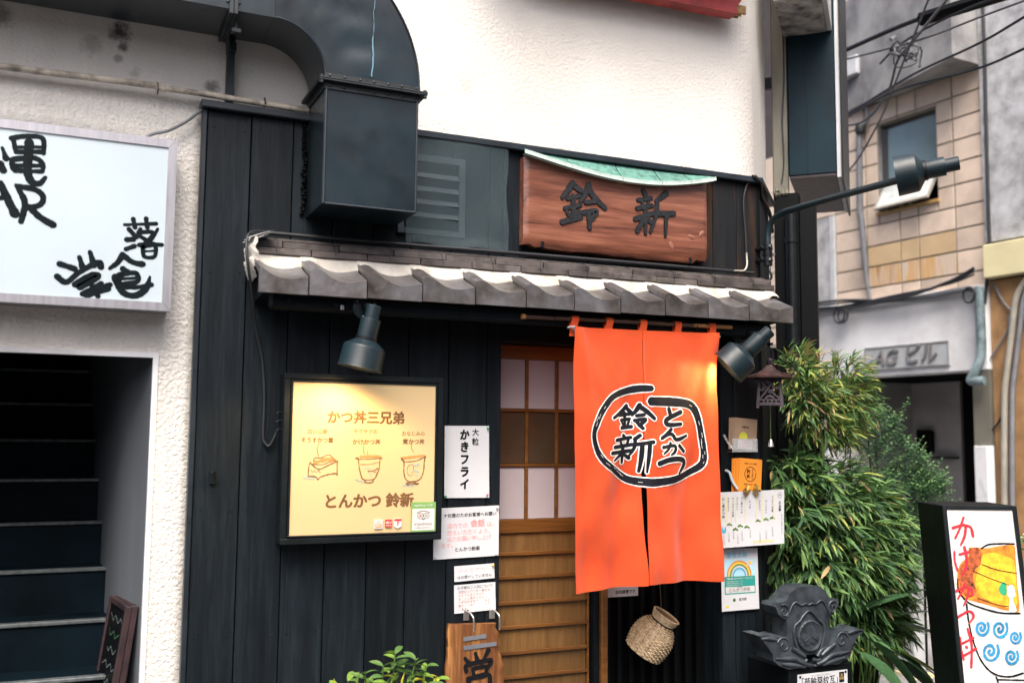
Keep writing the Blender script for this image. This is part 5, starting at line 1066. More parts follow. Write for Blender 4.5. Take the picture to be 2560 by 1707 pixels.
fl_ = MB(); L_ = STROKES['noren_loop'][0]
for k in (5,6,6.4,7,11,12,13,13.5,14,16,22.3,23,23.4,24,24.5,25,26,28):
    i = int(k); a, b = L_[i], L_[i+1]; t0 = k-i+.05; off = rng.uniform(-.3,.3)
    dx, dz = b[0]-a[0], b[1]-a[1]; l = math.hypot(dx,dz); nx, nz = -dz/l, dx/l; w_ = a[2]*off
    fl_s = [[(a[0]+dx*tt+nx*w_, a[1]+dz*tt+nz*w_, .0016) for tt in (t0, t0+.25, t0+.25+.4*rng.random())]]
    brush(fl_, fl_s, ff(.0032), seed=int(k*10))
fl_.build('brush_flecks', 'noren_white', nor, fix=False)
st_ = MB()
for k in range(44):
    z = 2.04-.0105*k*1.0
    st_.box(2.4085,2.4095,fold(2.409,z)-.0022,fold(2.409,z)-.0012,z,z+.005)
stuff(st_.build('seam_stitches', 'print_red', nor))
rod = thing('bamboo_rod', 'dark bamboo rod carrying the orange curtain', 'rod', (2.35,-.30,2.12))
A_, B_ = Vector((1.797,-.30,2.119)), Vector((2.901,-.30,2.130))
rp, rr = [], []
nodes_ = (.02,.22,.47,.63,.88,.985)
for k in range(121):
    t = k/120; rp.append(A_+(B_-A_)*t); rr.append(.0105+.0018*sum(math.exp(-((t-q)/.004)**2) for q in nodes_))
MB().tube(rp[:97], rr[:97], 12).build('rod_length', 'bamboo_rod', rod, smooth=60)
MB().tube(rp[96:], [r*.97 for r in rr[96:]], 12).build('rod_length', 'rod_tan', rod, smooth=60)
MB().tube([A_-Vector((.004,0,0)), A_+Vector((.012,0,0))], .0125, 12).build('rod_end', 'rod_tan', rod, smooth=60)
hg = MB()
for x in (1.95, 2.7): hg.tube([(x,-.26,2.150),(x,-.30,2.140),(x,-.312,2.122),(x,-.30,2.106),(x,-.285,2.112)], .003, 6)
hg.build('rod_hook', 'black_metal', rod)
def clip(label, x, z, ang, flip=1):
    t = thing('bulldog_clip', label, 'clip', (x,-.31,z), 'clips on the curtain corners')
    M = Matrix.Translation((x,-.318,z)) @ Matrix.Rotation(ang,4,'Y')
    MB().lathe([(.0005,-.019),(.0055,-.019),(.0055,.019),(.0005,.019)], M @ Matrix.Rotation(rad(90),4,'Y'), 10).build('clip_bar', 'bright_steel', t, smooth=40)
    for s in (0, 1):
        a = MB(); Q = M @ Matrix.Translation((.008*flip, -.004+.018*s, 0)) @ Matrix.Rotation(rad(-22*flip),4,'Y')
        a.box(-.005,.005,-.001,.001,-.028,-.004,M=Q); a.lathe([(.003,-.001),(.0085,-.001),(.0085,.001),(.003,.001),(.003,-.001)], Q @ Matrix.Translation((0,0,-.032)) @ Matrix.Rotation(rad(90),4,'X'), 14)
        a.build('clip_arm', 'bright_steel', t)
clip('steel bulldog clip on the upper left corner of the orange curtain', 2.026, 2.083, rad(-10))
clip('steel bulldog clip on the upper right corner of the orange curtain', 2.803, 2.083, rad(14), -1)

# ---- small sign and basket beside the door
sm = thing('small_notice', 'small white notice on the dark screen below the orange curtain', 'notice', (2.557,.095,.826))
bx('sheet', 'paper', sm, 2.44, 2.617, .094, .097, .829, .90); m_ = MB(); write(m_, '店内禁煙です', wallf(.0936), 2.545, .850, .019, bold=.02); m_.build('lettering', 'print_black', sm)
bk = thing('bamboo_basket', 'woven bamboo basket hanging tilted below the orange curtain', 'basket', (2.66,.02,.55))
BM = Matrix.Translation((2.658,.02,.650)) @ Matrix.Rotation(rad(27),4,'Y') @ Matrix.Rotation(rad(20),4,'X') @ Matrix.Scale(.80,4)
bp = [(.004,-.128),(.07,-.128),(.112,-.127),(.120,-.10),(.124,-.075),(.128,-.04),(.126,.0),(.114,.04),(.094,.07),(.074,.085),(.066,.092),(.066,.098),(.072,.104),(.080,.118),(.084,.140)]
bod = MB()
def rad_at(h):
    for (r0,h0),(r1,h1) in zip(bp, bp[1:]):
        if h <= h1: return r0+(r1-r0)*((h-h0)/(h1-h0) if h1 > h0 else 0)
    return bp[-1][0]
bod.lathe([(r-.004, h) for r, h in bp] + [(.080,.141),(.074,.118),(.066,.104),(.060,.09),(.03,.02)], BM, 40); bod.build('basket_core', 'basket_dark', bk, smooth=40)
NR_ = 21
wv = MB(); NS = 30
for r_ in range(NR_):
    h = -.118+(.086+.118)*r_/(NR_-1); R0 = rad_at(h); pts_ = []
    for k in range(NS+1):
        q = 2*math.pi*k/NS; rr_ = R0+.0036*(1 if (k+r_) % 2 else -1); pts_.append(BM @ Vector((rr_*math.cos(q), rr_*math.sin(q), h)))
    wv.tube(pts_, .0046, 5, cap=False)
for k in range(NS//2):
    q = 2*math.pi*k/(NS//2)+.07; wv.tube([BM @ Vector((rad_at(h)*math.cos(q), rad_at(h)*math.sin(q), h)) for h in (-.12,-.1,-.07,-.03,.01,.05,.075,.088)], .0042, 4, mi=1)
stuff(wv.build('weave', ['basket','basket_dark'], bk, smooth=70))
co = MB().lathe([(.067,.086),(.075,.104),(.084,.120),(.087,.141),(.084,.146),(.080,.142),(.076,.12),(.066,.104)], BM, 40); co.build('collar', 'basket', bk, smooth=50)
bd = MB()
for h, R0, w_ in ((.143,.085,.0045),(.105,.074,.003)): bd.tube([BM @ Vector((R0*math.cos(q*.2094), R0*math.sin(q*.2094), h)) for q in range(31)], w_, 8, cap=False)
bd.build('rim_binding', 'basket', bk, smooth=60)
MB().lathe([(.070,.080),(.074,.088),(.074,.098),(.069,.103)], BM, 32).build('neck_band', 'beam', bk, smooth=40)
MB().tube([BM @ Vector((0,.082,.145)), (2.73,.07,.85), (2.74,.098,.905)], .0025, 6).build('hanging_cord', 'bark', bk)

# ---- papers and leaflets on the right pillar
def leaflet_stack(name, label, x0, x1, z0, z1, y, m, n, group='leaflets on the right pillar', lean=.0):
    t = thing(name, label, 'leaflets', ((x0+x1)/2, y, z0), group)
    for k in range(n):
        o = .007*(n-1-k); M = Matrix.Translation(((x0+x1)/2-o, y-.004*k, z0)) @ Matrix.Rotation(rad(4)-.01*(n-1-k)+lean,4,'Y')
        h = (x1-x0)/2; MB().box(-h,h,-.0006,.0006,0,z1-z0, M=M).build('leaflet', m, t)
    return t, M
t, M = leaflet_stack('brown_leaflets', 'brown kraft leaflets with a yellow dome print in a clear holder', 3.072, 3.212, 1.545, 1.702, -.062, 'kraft', 4)
lf = lambda u, v, d: tuple(M @ Vector((u, -.0008-d, v)))
m_ = MB(); m_.add([lf(.026*math.cos(k*math.pi/12)-.012, .055+.034*math.sin(k*math.pi/12), 0) for k in range(13)], [tuple(range(13))]); m_.build('dome_print', 'lime', t)
m_ = MB(); write(m_, 'MENU', lf, 0, .112, .016, bold=.03); m_.build('lettering', 'print_black', t)
m_ = MB().add([lf(-.045,.003,.001),lf(.045,.003,.001),lf(.045,.05,.001),lf(-.045,.05,.001)], [(0,1,2,3)]); m_.build('card', 'print_white', t)
m_ = MB(); brush(m_, [[(-.032,.035,.012),(.03,.04,.012)],[(-.03,.02,.008),(.035,.018,.01)]], lambda u, v, d: lf(u, v, .0016+d), ragged=.3); m_.build('card_print', 'print_pink', t)
ho = MB().box(3.060,3.215,-.084,-.082,1.535,1.60,b=.0005); ho.box(3.060,3.215,-.084,-.042,1.533,1.536); ho.tube([(3.035,-.045,1.62),(3.05,-.06,1.58),(3.062,-.08,1.55)], .006, 6)
m2, nt2, p2, o2 = _nt('holder_plastic'); p2.inputs['Base Color'].default_value = (.8,.86,.9,1); p2.inputs['Roughness'].default_value = .1; p2.inputs['Alpha'].default_value = .28; MATS['holder_plastic'] = m2
ho.build('clear_holder', 'holder_plastic', t)
t, M = leaflet_stack('orange_cards', 'orange shop cards with a round black logo clipped above the menu sheet', 3.085, 3.225, 1.335, 1.500, -.075, 'orange_card', 5)
lf2 = lambda u, v, d: tuple(M @ Vector((u, -.0009-d, v)))
m_ = MB(); ring = [[(.034*math.cos(.5+q*.3), .088+.036*math.sin(.5+q*.3), .0035) for q in range(21)]]; brush(m_, ring, lf2)
for ch_, u_, v_ in (('鈴',-.012,.100),('新',-.012,.076)): write(m_, ch_, lf2, u_, v_, .022, bold=.02)
for i, ch_ in enumerate('とんかつ'): write(m_, ch_, lf2, .014, .110-.0145*i, .0145, bold=.02)
write(m_, '四谷とんかつ鈴新', lf2, 0, .140, .0095, bold=.02); write(m_, '元祖かけかつ丼', lf2, 0, .036, .0115, bold=.02)
m_.build('lettering', 'print_black', t)
ho = MB().tube(catmull([(3.045,-.045,1.44),(3.05,-.07,1.43),(3.055,-.085,1.39),(3.075,-.10,1.35)],4), .007, 8); ho.build('card_holder', 'clear_plastic', t)
bow = thing('gold_bow', 'gold ribbon bow clip at the top of the white menu sheet', 'bow', (3.15,-.11,1.335))
for s in (-1, 1):
    lp = MB()
    for k in range(3):
        c_ = Vector((3.150+s*(.024+.008*k), -.112-.006*k, 1.352+.006*math.sin(k*2)))
        lp.lathe([(.004,-.009),(.013,-.004),(.014,.004),(.006,.010)], aim(c_, (s*.6, -.5, .3)), 10)
    lp.build('ribbon_loop', 'brass', bow, smooth=40)
    MB().add([(3.150,-.112,1.345),(3.150+s*.012,-.114,1.348),(3.150+s*.040,-.114,1.318),(3.150+s*.032,-.113,1.312)], [(0,1,2,3)]).build('ribbon_tail', 'brass', bow)
t, Pp = paper('menu_sheet', 'white menu sheet with columns of small writing on the right pillar', [(2.962,1.336),(3.366,1.345),(3.360,1.074),(2.965,1.065)], y=-.098, curl=.010, group='papers on the right pillar', seed=1)
W, H = .400, .272; f = scaled(Pp, W, H); m_ = MB()
items = ('とんかつ定食','ロースかつ','ひれかつ','かつ丼','だし煮かつ丼','カツカレー','ロースかつ定食','カキフライ','だし煮かつ丼')
xs_ = (.325,.285,.245,.185,.135,.108,.083,.055,.026)
for i, (s_, x_) in enumerate(zip(items, xs_)):
    vwrite(m_, s_, f, x_, .245-(.02 if i in (1,2,3) else 0), .0165 if i == 8 else .0135, 0, .012 if i == 8 else 0)
    vwrite(m_, '一七〇〇円' if i % 2 else '二三〇〇円', f, x_, .088-(.012*(i % 3)), .0095, 0)
vwrite(m_, 'お品書', f, .372, .215, .017, 0, .01); vwrite(m_, '定食にはご飯味噌汁香の物付', f, .385, .15, .0075, 0)
brush(m_, [[(.372+.014*math.cos(q*.45), .245+.014*math.sin(q*.45), .0012) for q in range(15)]], f); write(m_, '特製', f, .372, .245, .010)
m_.build('lettering', 'print_black', t)
m_ = MB()
for x_ in (.335,.262,.222,.155,.098,.072,.044,.012): m_.add([f(x_-.003,.12,0),f(x_+.003,.12,0),f(x_+.003,.25,0),f(x_-.003,.25,0)], [(0,1,2,3)])
m_.add([f(.20,.012,0),f(.335,.012,0),f(.335,.026,0),f(.20,.026,0)], [(0,1,2,3)]); m_.build('yellow_bars', 'cream_box', t)
m_ = MB()
for x_, z_ in ((.325,.13),(.285,.125),(.235,.12),(.165,.093),(.125,.10),(.095,.085),(.06,.11)): brush(m_, [[(x_-.012,z_,.009),(x_,z_+.004,.012),(x_+.014,z_-.002,.008)]], f, ragged=.4)
m_.build('food_sketches', 'leaf_light', t)
m_ = MB(); brush(m_, [[(.016,.10,.006),(.018,.085,.014),(.026,.078,.016),(.034,.085,.014),(.036,.10,.006)]], f); m_.build('bowl_sketch', 'print_blue', t)
t, Pp = paper('rainbow_poster', 'tall white poster with a rainbow and a green panel, below the menu sheet', [(3.004,1.056),(3.227,1.053),(3.233,.752),(3.006,.751)], y=-.055, curl=.004, group='papers on the right pillar', seed=2)
W, H = .225, .303; f = scaled(Pp, W, H); fa = scaled(Pp, W, H, .0005)
def area(name, m, x0, x1, z0, z1, off=.0005):
    g_ = scaled(Pp, W, H, off); MB().grid(lambda u, w: g_(x0+(x1-x0)*u, z0+(z1-z0)*w, 0), 5, 5).build(name, m, t)
area('sky_area', 'print_sky', .018, .205, .168, .250); area('green_panel', 'print_teal', .018, .205, .080, .166); area('name_field', 'print_white', .024, .200, .086, .116, .0009)
m_ = MB()
for k, (r_, mi) in enumerate(((.070,0),(.061,1),(.052,2),(.044,3),(.036,4))):
    brush(m_, [[(.108+r_*1.02*math.cos(q*math.pi/14), .170+r_*math.sin(q*math.pi/14), .0085) for q in range(15)]], lambda u, v, d: f(u, v, d+.0003*k), ragged=0, mi=mi)
m_.build('rainbow', ['print_orange','print_yellow','leaf_light','print_white','print_blue'], t)
m_ = MB(); write(m_, '徹底点検', f, .095, .268, .030, 0, .01, space=1.15); write(m_, '感染防止', f, .105, .291, .017, 0, 0, space=1.3)
m_.build('heading', 'print_blue', t)
m_ = MB(); g9 = scaled(Pp, W, H, .0012); write(m_, 'とんかつ鈴新', g9, .108, .099, .022, 0, 0); write(m_, '東京都', g9, .125, .052, .016, 0); write(m_, '登録事業者', g9, .11, .113, .006, 0); m_.build('lettering', 'print_black', t)
m_ = MB(); write(m_, '「徹底点検 TOKYOサポート」プロジェクト', g9, .111, .155, .0085, 0, .02); 
for k in range(3): write(m_, '感染防止対策に取り組んでいます', g9, .030, .142-.009*k, .0066, 0, 0, 'LEFT')
m_.build('lettering', 'print_white', t)
m_ = MB().add([g9(.074+.009*math.cos(k*1.047), .052+.009*math.sin(k*1.047), 0) for k in range(6)], [tuple(range(6))]); m_.build('green_mark', 'leaf_mid', t)
m_ = MB().add([g9(.03+.012*math.cos(k*.524), .018+.010*math.sin(k*.524), 0) for k in range(7)], [tuple(range(7))]); m_.add([g9(.155,.215,0),g9(.192,.215,0),g9(.192,.246,0),g9(.155,.246,0)], [(0,1,2,3)], 1); m_.add([g9(.166,.224,.0004),g9(.182,.224,.0004),g9(.182,.236,.0004),g9(.166,.236,.0004)], [(0,1,2,3)]); m_.build('yellow_marks', ['print_yellow','print_white'], t)

# ---- iron lantern wind chime
ln = thing('iron_lantern', 'cast iron roofed lantern with a wind bell hanging at the corner', 'lantern', (3.205,-.20,1.755))
LC = Vector((3.205,-.20)); ANG = rad(-40)
def LP(x, y, z): c, s = math.cos(ANG), math.sin(ANG); return (LC.x+c*x-s*y, LC.y+s*x+c*y, z)
rf = MB(); ribs = [(.010,1.972),(.018,1.955),(.030,1.938),(.055,1.920),(.090,1.907),(.106,1.909),(.104,1.900),(.07,1.905)]
for (r0,z0),(r1,z1) in zip(ribs, ribs[1:]):
    for k in range(4):
        sgn = [(1,1),(-1,1),(-1,-1),(1,-1)]; a, b = sgn[k], sgn[(k+1)%4]
        rf.quad(LP(a[0]*r0,a[1]*r0,z0), LP(b[0]*r0,b[1]*r0,z0), LP(b[0]*r1,b[1]*r1,z1+(0)), LP(a[0]*r1,a[1]*r1,z1))
for sx, sy in ((1,1),(-1,1),(-1,-1),(1,-1)):
    rf.tube([LP(sx*r_,sy*r_,z_+.002) for r_, z_ in ribs[1:6]] + [LP(sx*.118,sy*.118,1.922)], .004, 6)
rf.build('roof', 'lantern_rust', ln)
kn = MB().lathe([(.0005,2.004),(.012,2.000),(.016,1.99),(.012,1.98),(.020,1.976),(.014,1.968),(.018,1.955)], Matrix.Translation((LC.x,LC.y,0)), 12); kn.build('finial', 'lantern_iron', ln, smooth=40)
MB().tube(catmull([(LC.x-.018,LC.y,1.99),(LC.x-.022,LC.y,2.02),(LC.x-.010,LC.y,2.05),(LC.x,LC.y,2.058),(LC.x+.010,LC.y,2.05),(LC.x+.022,LC.y,2.02),(LC.x+.018,LC.y,1.99)],4), .0022, 6).build('hanging_loop', 'lantern_iron', ln)
hb_, tb_ = .062, .052
def side_panel(k):
    M = Matrix.Rotation(k*math.pi/2,4,'Z'); mbp = MB()
    def S(x, z, d): 
        w = (z-1.765)/(1.9-1.765); off = hb_+(tb_-hb_)*w; v = M @ Vector((x, -off+d, 0)); return LP(v.x, v.y, z)
    def bar(p): mbp.prism(p, S, -.003, .003)
    bar([(-.062,1.752),(-.052,1.752),(-.043,1.9),(-.052,1.9)]); bar([(.052,1.752),(.062,1.752),(.052,1.9),(.043,1.9)])
    bar([(-.053,1.765),(.053,1.765),(.052,1.779),(-.052,1.779)]); bar([(-.050,1.789),(.050,1.789),(.050,1.795),(-.050,1.795)]); bar([(-.045,1.888),(.045,1.888),(.044,1.9),(-.044,1.9)])
    for x in (-.03,-.01,.01,.03): bar([(x-.004,1.779),(x+.004,1.779),(x+.004,1.789),(x-.004,1.789)])
    r3 = random.Random(5)
    brush(mbp, [[(-.045,1.80,.006),(-.02,1.83,.008),(0,1.86,.009),(.03,1.885,.006)],[(.045,1.80,.006),(.015,1.825,.008),(-.01,1.85,.008),(-.04,1.88,.006)],[(-.02,1.80,.008),(0,1.812,.01),(.02,1.80,.008)],[(-.045,1.84,.007),(-.03,1.845,.012),(-.02,1.86,.008)],[(.045,1.85,.008),(.028,1.85,.012),(.015,1.865,.008)],[(-.02,1.885,.008),(-.005,1.878,.010)],[(.0,1.83,.014),(.012,1.838,.010)]], lambda u, v, d: S(u, v, -.001-d))
    mbp.build('lattice_side', 'lantern_iron', ln)
for k in range(4): side_panel(k)
MB().tube([(LC.x,LC.y,1.90),(LC.x,LC.y,1.60)], .0015, 6).build('bell_cord', 'stem_green', ln)
MB().lathe([(.0005,1.600),(.006,1.598),(.010,1.585),(.014,1.570),(.015,1.562),(.012,1.562),(.008,1.58)], Matrix.Translation((LC.x,LC.y,0)), 14).build('bell', 'bright_steel', ln, smooth=40)
hbk = thing('lantern_bracket', 'dark steel bracket under the eave holding the iron lantern', 'bracket', (3.21,-.16,2.06))
q_ = MB().box(3.195,3.215,-.22,-.05,2.066,2.078,b=.002); q_.box(3.19,3.235,-.06,-.045,2.03,2.15,b=.002); q_.tube([(3.205,-.20,2.066),(3.205,-.20,2.054)], .004, 6); q_.build('bracket_arm', 'black_metal', hbk)

# ---- pedestal and ridge-end tile
pd = thing('pedestal', 'black box pedestal with a white name plate under the ornamental ridge tile', 'pedestal', (3.36,-.18,0))
bx('box_body', 'pedestal_black', pd, 3.170, 3.557, -.350, .02, 0, .525, b=.004)
bx('name_plate', 'paper', pd, 3.217, 3.520, -.3545, -.3515, .34, .494); fl2 = wallf(-.3548)
m_ = MB(); write(m_, '「菊輪葵紋瓦」', fl2, 3.350, .452, .044, bold=.012, xs=.86); write(m_, 'きくわあおいもんがわら', fl2, 3.355, .482, .010); write(m_, '江戸時代の大名屋敷の屋根に\n葺かれていた鬼瓦です', fl2, 3.36, .395, .018); m_.build('lettering', 'print_black', pd)
mat('bronze_print', (.22,.15,.05), .6)
MB().box(3.468,3.498,-.3556,-.3548,.438,.486).build('crest_field', 'print_black', pd)
m_ = MB()
for k in range(3): m_.lathe([(.008,0),(.0004,.0002)], aim((3.483+.008*math.cos(rad(90+120*k)), -.3558, .462+.010*math.sin(rad(90+120*k))),(0,-1,0)), 10)
m_.build('crest_print', 'bronze_print', pd)
for x, z in ((3.232,.482),(3.508,.484)): MB().lathe([(.0004,.003),(.006,.002),(.0065,0)], aim((x,-.3546,z),(0,-1,0)), 10).build('plate_screw', 'black_metal', pd)

on = thing('ridge_end_tile', 'dark grey ornamental ridge-end roof tile with carved scrolls on the black pedestal', 'ornament', (3.32,-.2,.526))
OX, OY = 3.305, -.335
def of(u, v, d): return (OX+u, OY+d, .526+v)
body = [(-.135,.05),(-.130,.16),(-.128,.225),(-.150,.228),(-.178,.25),(-.195,.285),(-.185,.300),(-.150,.303),(-.128,.315),(-.105,.345),(-.07,.366),(0,.372),(.07,.366),(.105,.345),(.128,.315),(.15,.303),(.182,.300),(.190,.285),(.172,.25),(.15,.228),(.130,.225),(.130,.16),(.135,.05)]
ob = MB().prism(body, of, 0, .11); ob.build('main_block', 'oni', on)
# raised frame along the top, scrolls and the sunken crest medallion
rs = MB()
def relief(strokes, h, prof_n=4):
    for st in strokes:
        P_ = catmull(st, 6)
        rs.tube([of(p[0], p[1], -h*.3) for p in P_], [max(.0015, p[2]*.5) for p in P_], 8)
spi = lambda cx, cz, r, s, ph=0: [(cx+s*r*(1-k/15.)*math.cos(k*.62+ph), cz+r*(1-k/15.)*math.sin(k*.62+ph), .011*(1-k/22.)) for k in range(15)]
relief([spi(-.148,.262,.034,-1,1.0), spi(.148,.262,.034,1,1.0)], .012)
relief([[(-.128,.235,.010),(-.10,.285,.010),(-.075,.300,.010),(-.045,.285,.010),(-.02,.290,.010),(0,.282,.008)], [(.128,.235,.010),(.10,.285,.010),(.075,.300,.010),(.045,.285,.010),(.02,.290,.010),(0,.282,.008)]], .010)
arch = [(-.060,.06,.012),(-.078,.10,.013),(-.092,.15,.014),(-.085,.19,.014),(-.055,.212,.013),(-.035,.235,.012),(0,.255,.012),(.035,.235,.012),(.055,.212,.013),(.085,.19,.014),(.092,.15,.014),(.078,.10,.013),(.060,.06,.012)]
relief([arch], .014)
relief([[(-.045,.040,.02),(-.065,.065,.02),(-.10,.075,.016),(-.115,.055,.012)],[(.045,.040,.02),(.065,.065,.02),(.10,.075,.016),(.115,.055,.012)],[(-.02,.03,.016),(-.04,.02,.02),(-.075,.03,.02)],[(.02,.03,.016),(.04,.02,.02),(.075,.03,.02)]], .02)
rs.build('carved_scrolls', 'oni', on, smooth=60)
md = MB().lathe([(.074,.0),(.074,.012),(.068,.016),(.062,.012),(.0005,.012)], aim(of(0,.140,0),(0,-1,0)), 32)
for k in range(20): md.lathe([(.005,0),(.0035,.004),(.0004,.005)], aim(of(.068*math.cos(k*.314),.140+.068*math.sin(k*.314),-.013),(0,-1,0)), 6)
md.build('medallion', 'oni', on, smooth=40)
cr = MB()
for k in range(3):
    a = rad(90+120*k); c0 = (.026*math.cos(a), .140+.026*math.sin(a))
    leaf = []
    for q in range(14):
        b_ = 2*math.pi*q/14; r_ = .028*(1-.28*math.cos(b_ - math.pi)**6)
        leaf.append((c0[0]+r_*math.cos(b_+a), c0[1]+r_*math.sin(b_+a)))
    cr.prism(leaf, of, -.0125, -.017+.0006*k)
    cr.tube([of(0,.14,-.018), of(c0[0]*1.9,.140+(c0[1]-.140)*1.9,-.018)], .002, 5)
cr.build('crest', 'oni', on)
# lower wings
for s in (-1, 1):
    wg = MB(); wing = [(s*.012,.0),(s*.05,.012),(s*.06,.05),(s*.12,.085),(s*.15,.135),(s*.185,.155),(s*.225,.150),(s*.262,.165),(s*.315,.140 if s > 0 else .165),(s*.27,.115),(s*.24,.075),(s*.235,.045),(s*.20,.02),(s*.15,.0),(s*.10,-.0),(s*.06,.003)]
    wg.prism(wing, of, -.03, .10 if s < 0 else .08); wg.build('wing', 'oni', on)
    dt = MB(); 
    for st in (spi(s*.175,.112,.040,s,.4), [(s*.02,.01,.012),(s*.06,.02,.02),(s*.11,.045,.022),(s*.17,.05,.018),(s*.225,.055,.01)], [(s*.05,.004,.012),(s*.12,.018,.02),(s*.19,.028,.014)], [(s*.05,.05,.014),(s*.09,.075,.022),(s*.13,.095,.018)], [(s*.215,.14,.012),(s*.26,.15,.018),(s*.305,.15,.008)]):
        P_ = catmull(st, 6); dt.tube([of(p[0], p[1], -.03) for p in P_], [max(.0015, p[2]*.55) for p in P_], 8)
    dt.build('cloud_scroll', 'oni', on, smooth=60)
tp = MB()
for dx, dy in ((-.16,.05),(-.165,.09),(-.145,.12)): tp.lathe([(.006,.0),(.006,.001)], Matrix.Translation((OX+dx,OY+dy,.526+.3035)), 8)
tp.build('wire_holes', 'black', on)

# ---- painted stand sign
sg = thing('stand_sign', 'black standing box sign painted with a bowl and red writing, at the right edge', 'sign', (4.05,-.6,0))
SP = Vector((3.8857,-.6255,1.2895)); th = rad(24.15); LN = rad(9.5)
SE = Vector((math.cos(th),-math.sin(th),0)); SB = Vector((math.sin(th),math.cos(th),0)); SU = Vector((0,0,1))*math.cos(LN)+SB*math.sin(LN); SN = SE.cross(SU)
def sf_(u, v, d): p = SP+SE*u+SU*v-SN*d*-1; return tuple(SP+SE*u+SU*v+SN*d)
SM = Matrix(((SE.x,SB.x,SU.x,SP.x),(SE.y,SB.y,SU.y,SP.y),(SE.z,SB.z,SU.z,SP.z),(0,0,0,1)))
SW = .357
bx('case', 'black', sg, 0, SW, .012, .30, -1.28, 0, b=.004, M=SM)
fm = MB()
for a in ((0,.019,0,.0118,-1.28,0),(SW-.021,SW,0,.0118,-1.28,0),(.0192,SW-.0212,0,.0118,-.020,0),(.0192,SW-.0212,0,.0118,-1.28,-1.22)): fm.box(*a, b=.002, M=SM)
fm.build('frame', 'black_metal', sg)
mat('painted_white', (.52,.51,.50), .5, var=.08, scale=5, stretch=(2,2,.4), per=0); mat('paint_red', (.52,.02,.035), .45, var=.2, scale=20, per=0); mat('paint_blue', (.02,.24,.46), .45, var=.25, scale=25, per=0); mat('katsu_orange', (.68,.20,.015), .5, var=.35, scale=22, per=0); mat('katsu_yellow', (.80,.40,.02), .5, var=.25, scale=30, per=0); mat('katsu_brown', (.38,.08,.02), .5, var=.5, scale=45, per=0); mat('paint_green', (.02,.30,.14), .5, per=0)
bx('painted_panel', 'painted_white', sg, .017, SW-.019, .006, .010, -1.23, -.018, M=SM)
def sfc(off): return lambda u, v, d: tuple(SP+SE*u+SU*v+SB*(.006-off-d))
def poly(name, m, key, off, seed=0):
    pts_ = catmull([tuple(p[:2]) for p in STROKES[key][0]]+[tuple(STROKES[key][0][0][:2])], 4)[:-1]
    lim = SW-.0225
    pts_ = [(min(p[0], lim), p[1]) for p in pts_]; f_ = sfc(off)
    vs = [f_(p[0]+rng.uniform(-.0012,.0012), p[1]+rng.uniform(-.0012,.0012), 0) for p in pts_]
    MB().add(vs, [tuple(range(len(vs)))]).build(name, m, sg)
poly('katsu', 'katsu_orange', 'stand_poly_orange', .0006); poly('katsu_egg', 'katsu_yellow', 'stand_poly_yellow', .0010); poly('katsu_crust', 'katsu_brown', 'stand_poly_brown', .0012); poly('leaf_paint', 'paint_green', 'stand_poly_green', .0016); poly('radish_paint', 'print_white', 'stand_poly_white', .0018)
def clampst(S_): return [[(min(p[0], SW-.023-p[2]*.5), p[1], p[2]) for p in st] for st in S_]
for nm, m, key, off, rg, ws in (('outline','ink','stand_black',.0022,.2,1.3),('spiral_waves','paint_blue','stand_blue',.0024,.25,1.0),('lettering','paint_red','stand_red',.0030,.15,1.05)):
    q_ = MB(); brush(q_, clampst(STROKES[key]), sfc(off), ragged=rg, seed=6, wscale=ws, n=3 if key == 'stand_blue' else 6); q_.build(nm, m, sg)

# ================================================================== CORNER: BOARD, SIGNS, POSTS, PIPES
rb = thing('red_board', 'red painted board with a broken wooden end projecting high on the white wall', 'board', (2.6,-.14,3.70))
q_ = MB(); q_.prism([(1.9,3.765),(3.10,3.795),(3.09,3.83),(3.12,3.87),(3.12,4.5),(1.9,4.5)], lambda u, v, d: (u, d, v), -.125, -.045); q_.build('board_panel', 'red_paint', rb)
bx('shade_case', 'red_paint', rb, 1.6, 3.15, -.34, -.126, 3.98, 4.9, b=.01)  # unseen box above the view, added to shade the wall below
q_ = MB()
for k in range(6): q_.box(3.02,3.15-.012*(k % 3),-.124+.013*k,-.114+.013*k,3.80+.006*(k%2),3.845+.004*k,b=.001)
q_.build('splintered_end', 'raw_wood', rb)
bs = thing('blade_sign', 'tall dark teal projecting box sign on the building corner', 'sign', (4.0,.6,3.13))
BM_ = Matrix.Translation((3.895,.455,0)) @ Matrix.Rotation(rad(-45),4,'Z')     # local x: along the narrow face, local y: away from the street
bx('case', 'teal_sign', bs, .0, .275, 0, 1.0, 3.165, 6.5, b=.006, M=BM_)
bx('bottom_plate', 'sign_under', bs, .004, .271, .004, 1.0, 3.150, 3.164, M=BM_)
bx('face_panel', 'white_paint', bs, .2755, .30, .01, 1.0, 3.14, 6.5, M=BM_)
bx('face_edge', 'black_metal', bs, .300, .312, .0, 1.02, 3.12, 6.5, M=BM_)
q_ = MB().box(.11,.113,-.003,0,3.17,6.4,M=BM_); q_.build('panel_joint', 'black_metal', bs)
us = thing('upper_box_sign', 'pale box sign with peeling paint underneath, above the teal sign', 'sign', (3.85,.3,4.05))
bx('case', 'white_paint', us, -.02, .235, -.55, -.004, 4.04, 6, b=.004, M=BM_); bx('bottom_plate', 'peeling', us, -.018, .233, -.548, -.006, 4.026, 4.039, M=BM_); bx('side_strip', 'white_paint', us, .2355, .262, -.53, -.004, 4.03, 6, M=BM_)
op = thing('corner_post', 'weathered olive-grey post with a ragged foot beside the teal sign', 'post', (3.84,.47,3.05))
q_ = MB().box(-.092,-.004,-.02,.06,3.06,6.5,b=.006,M=BM_); q_.build('post_body', 'olive_post', op)
q_ = MB()
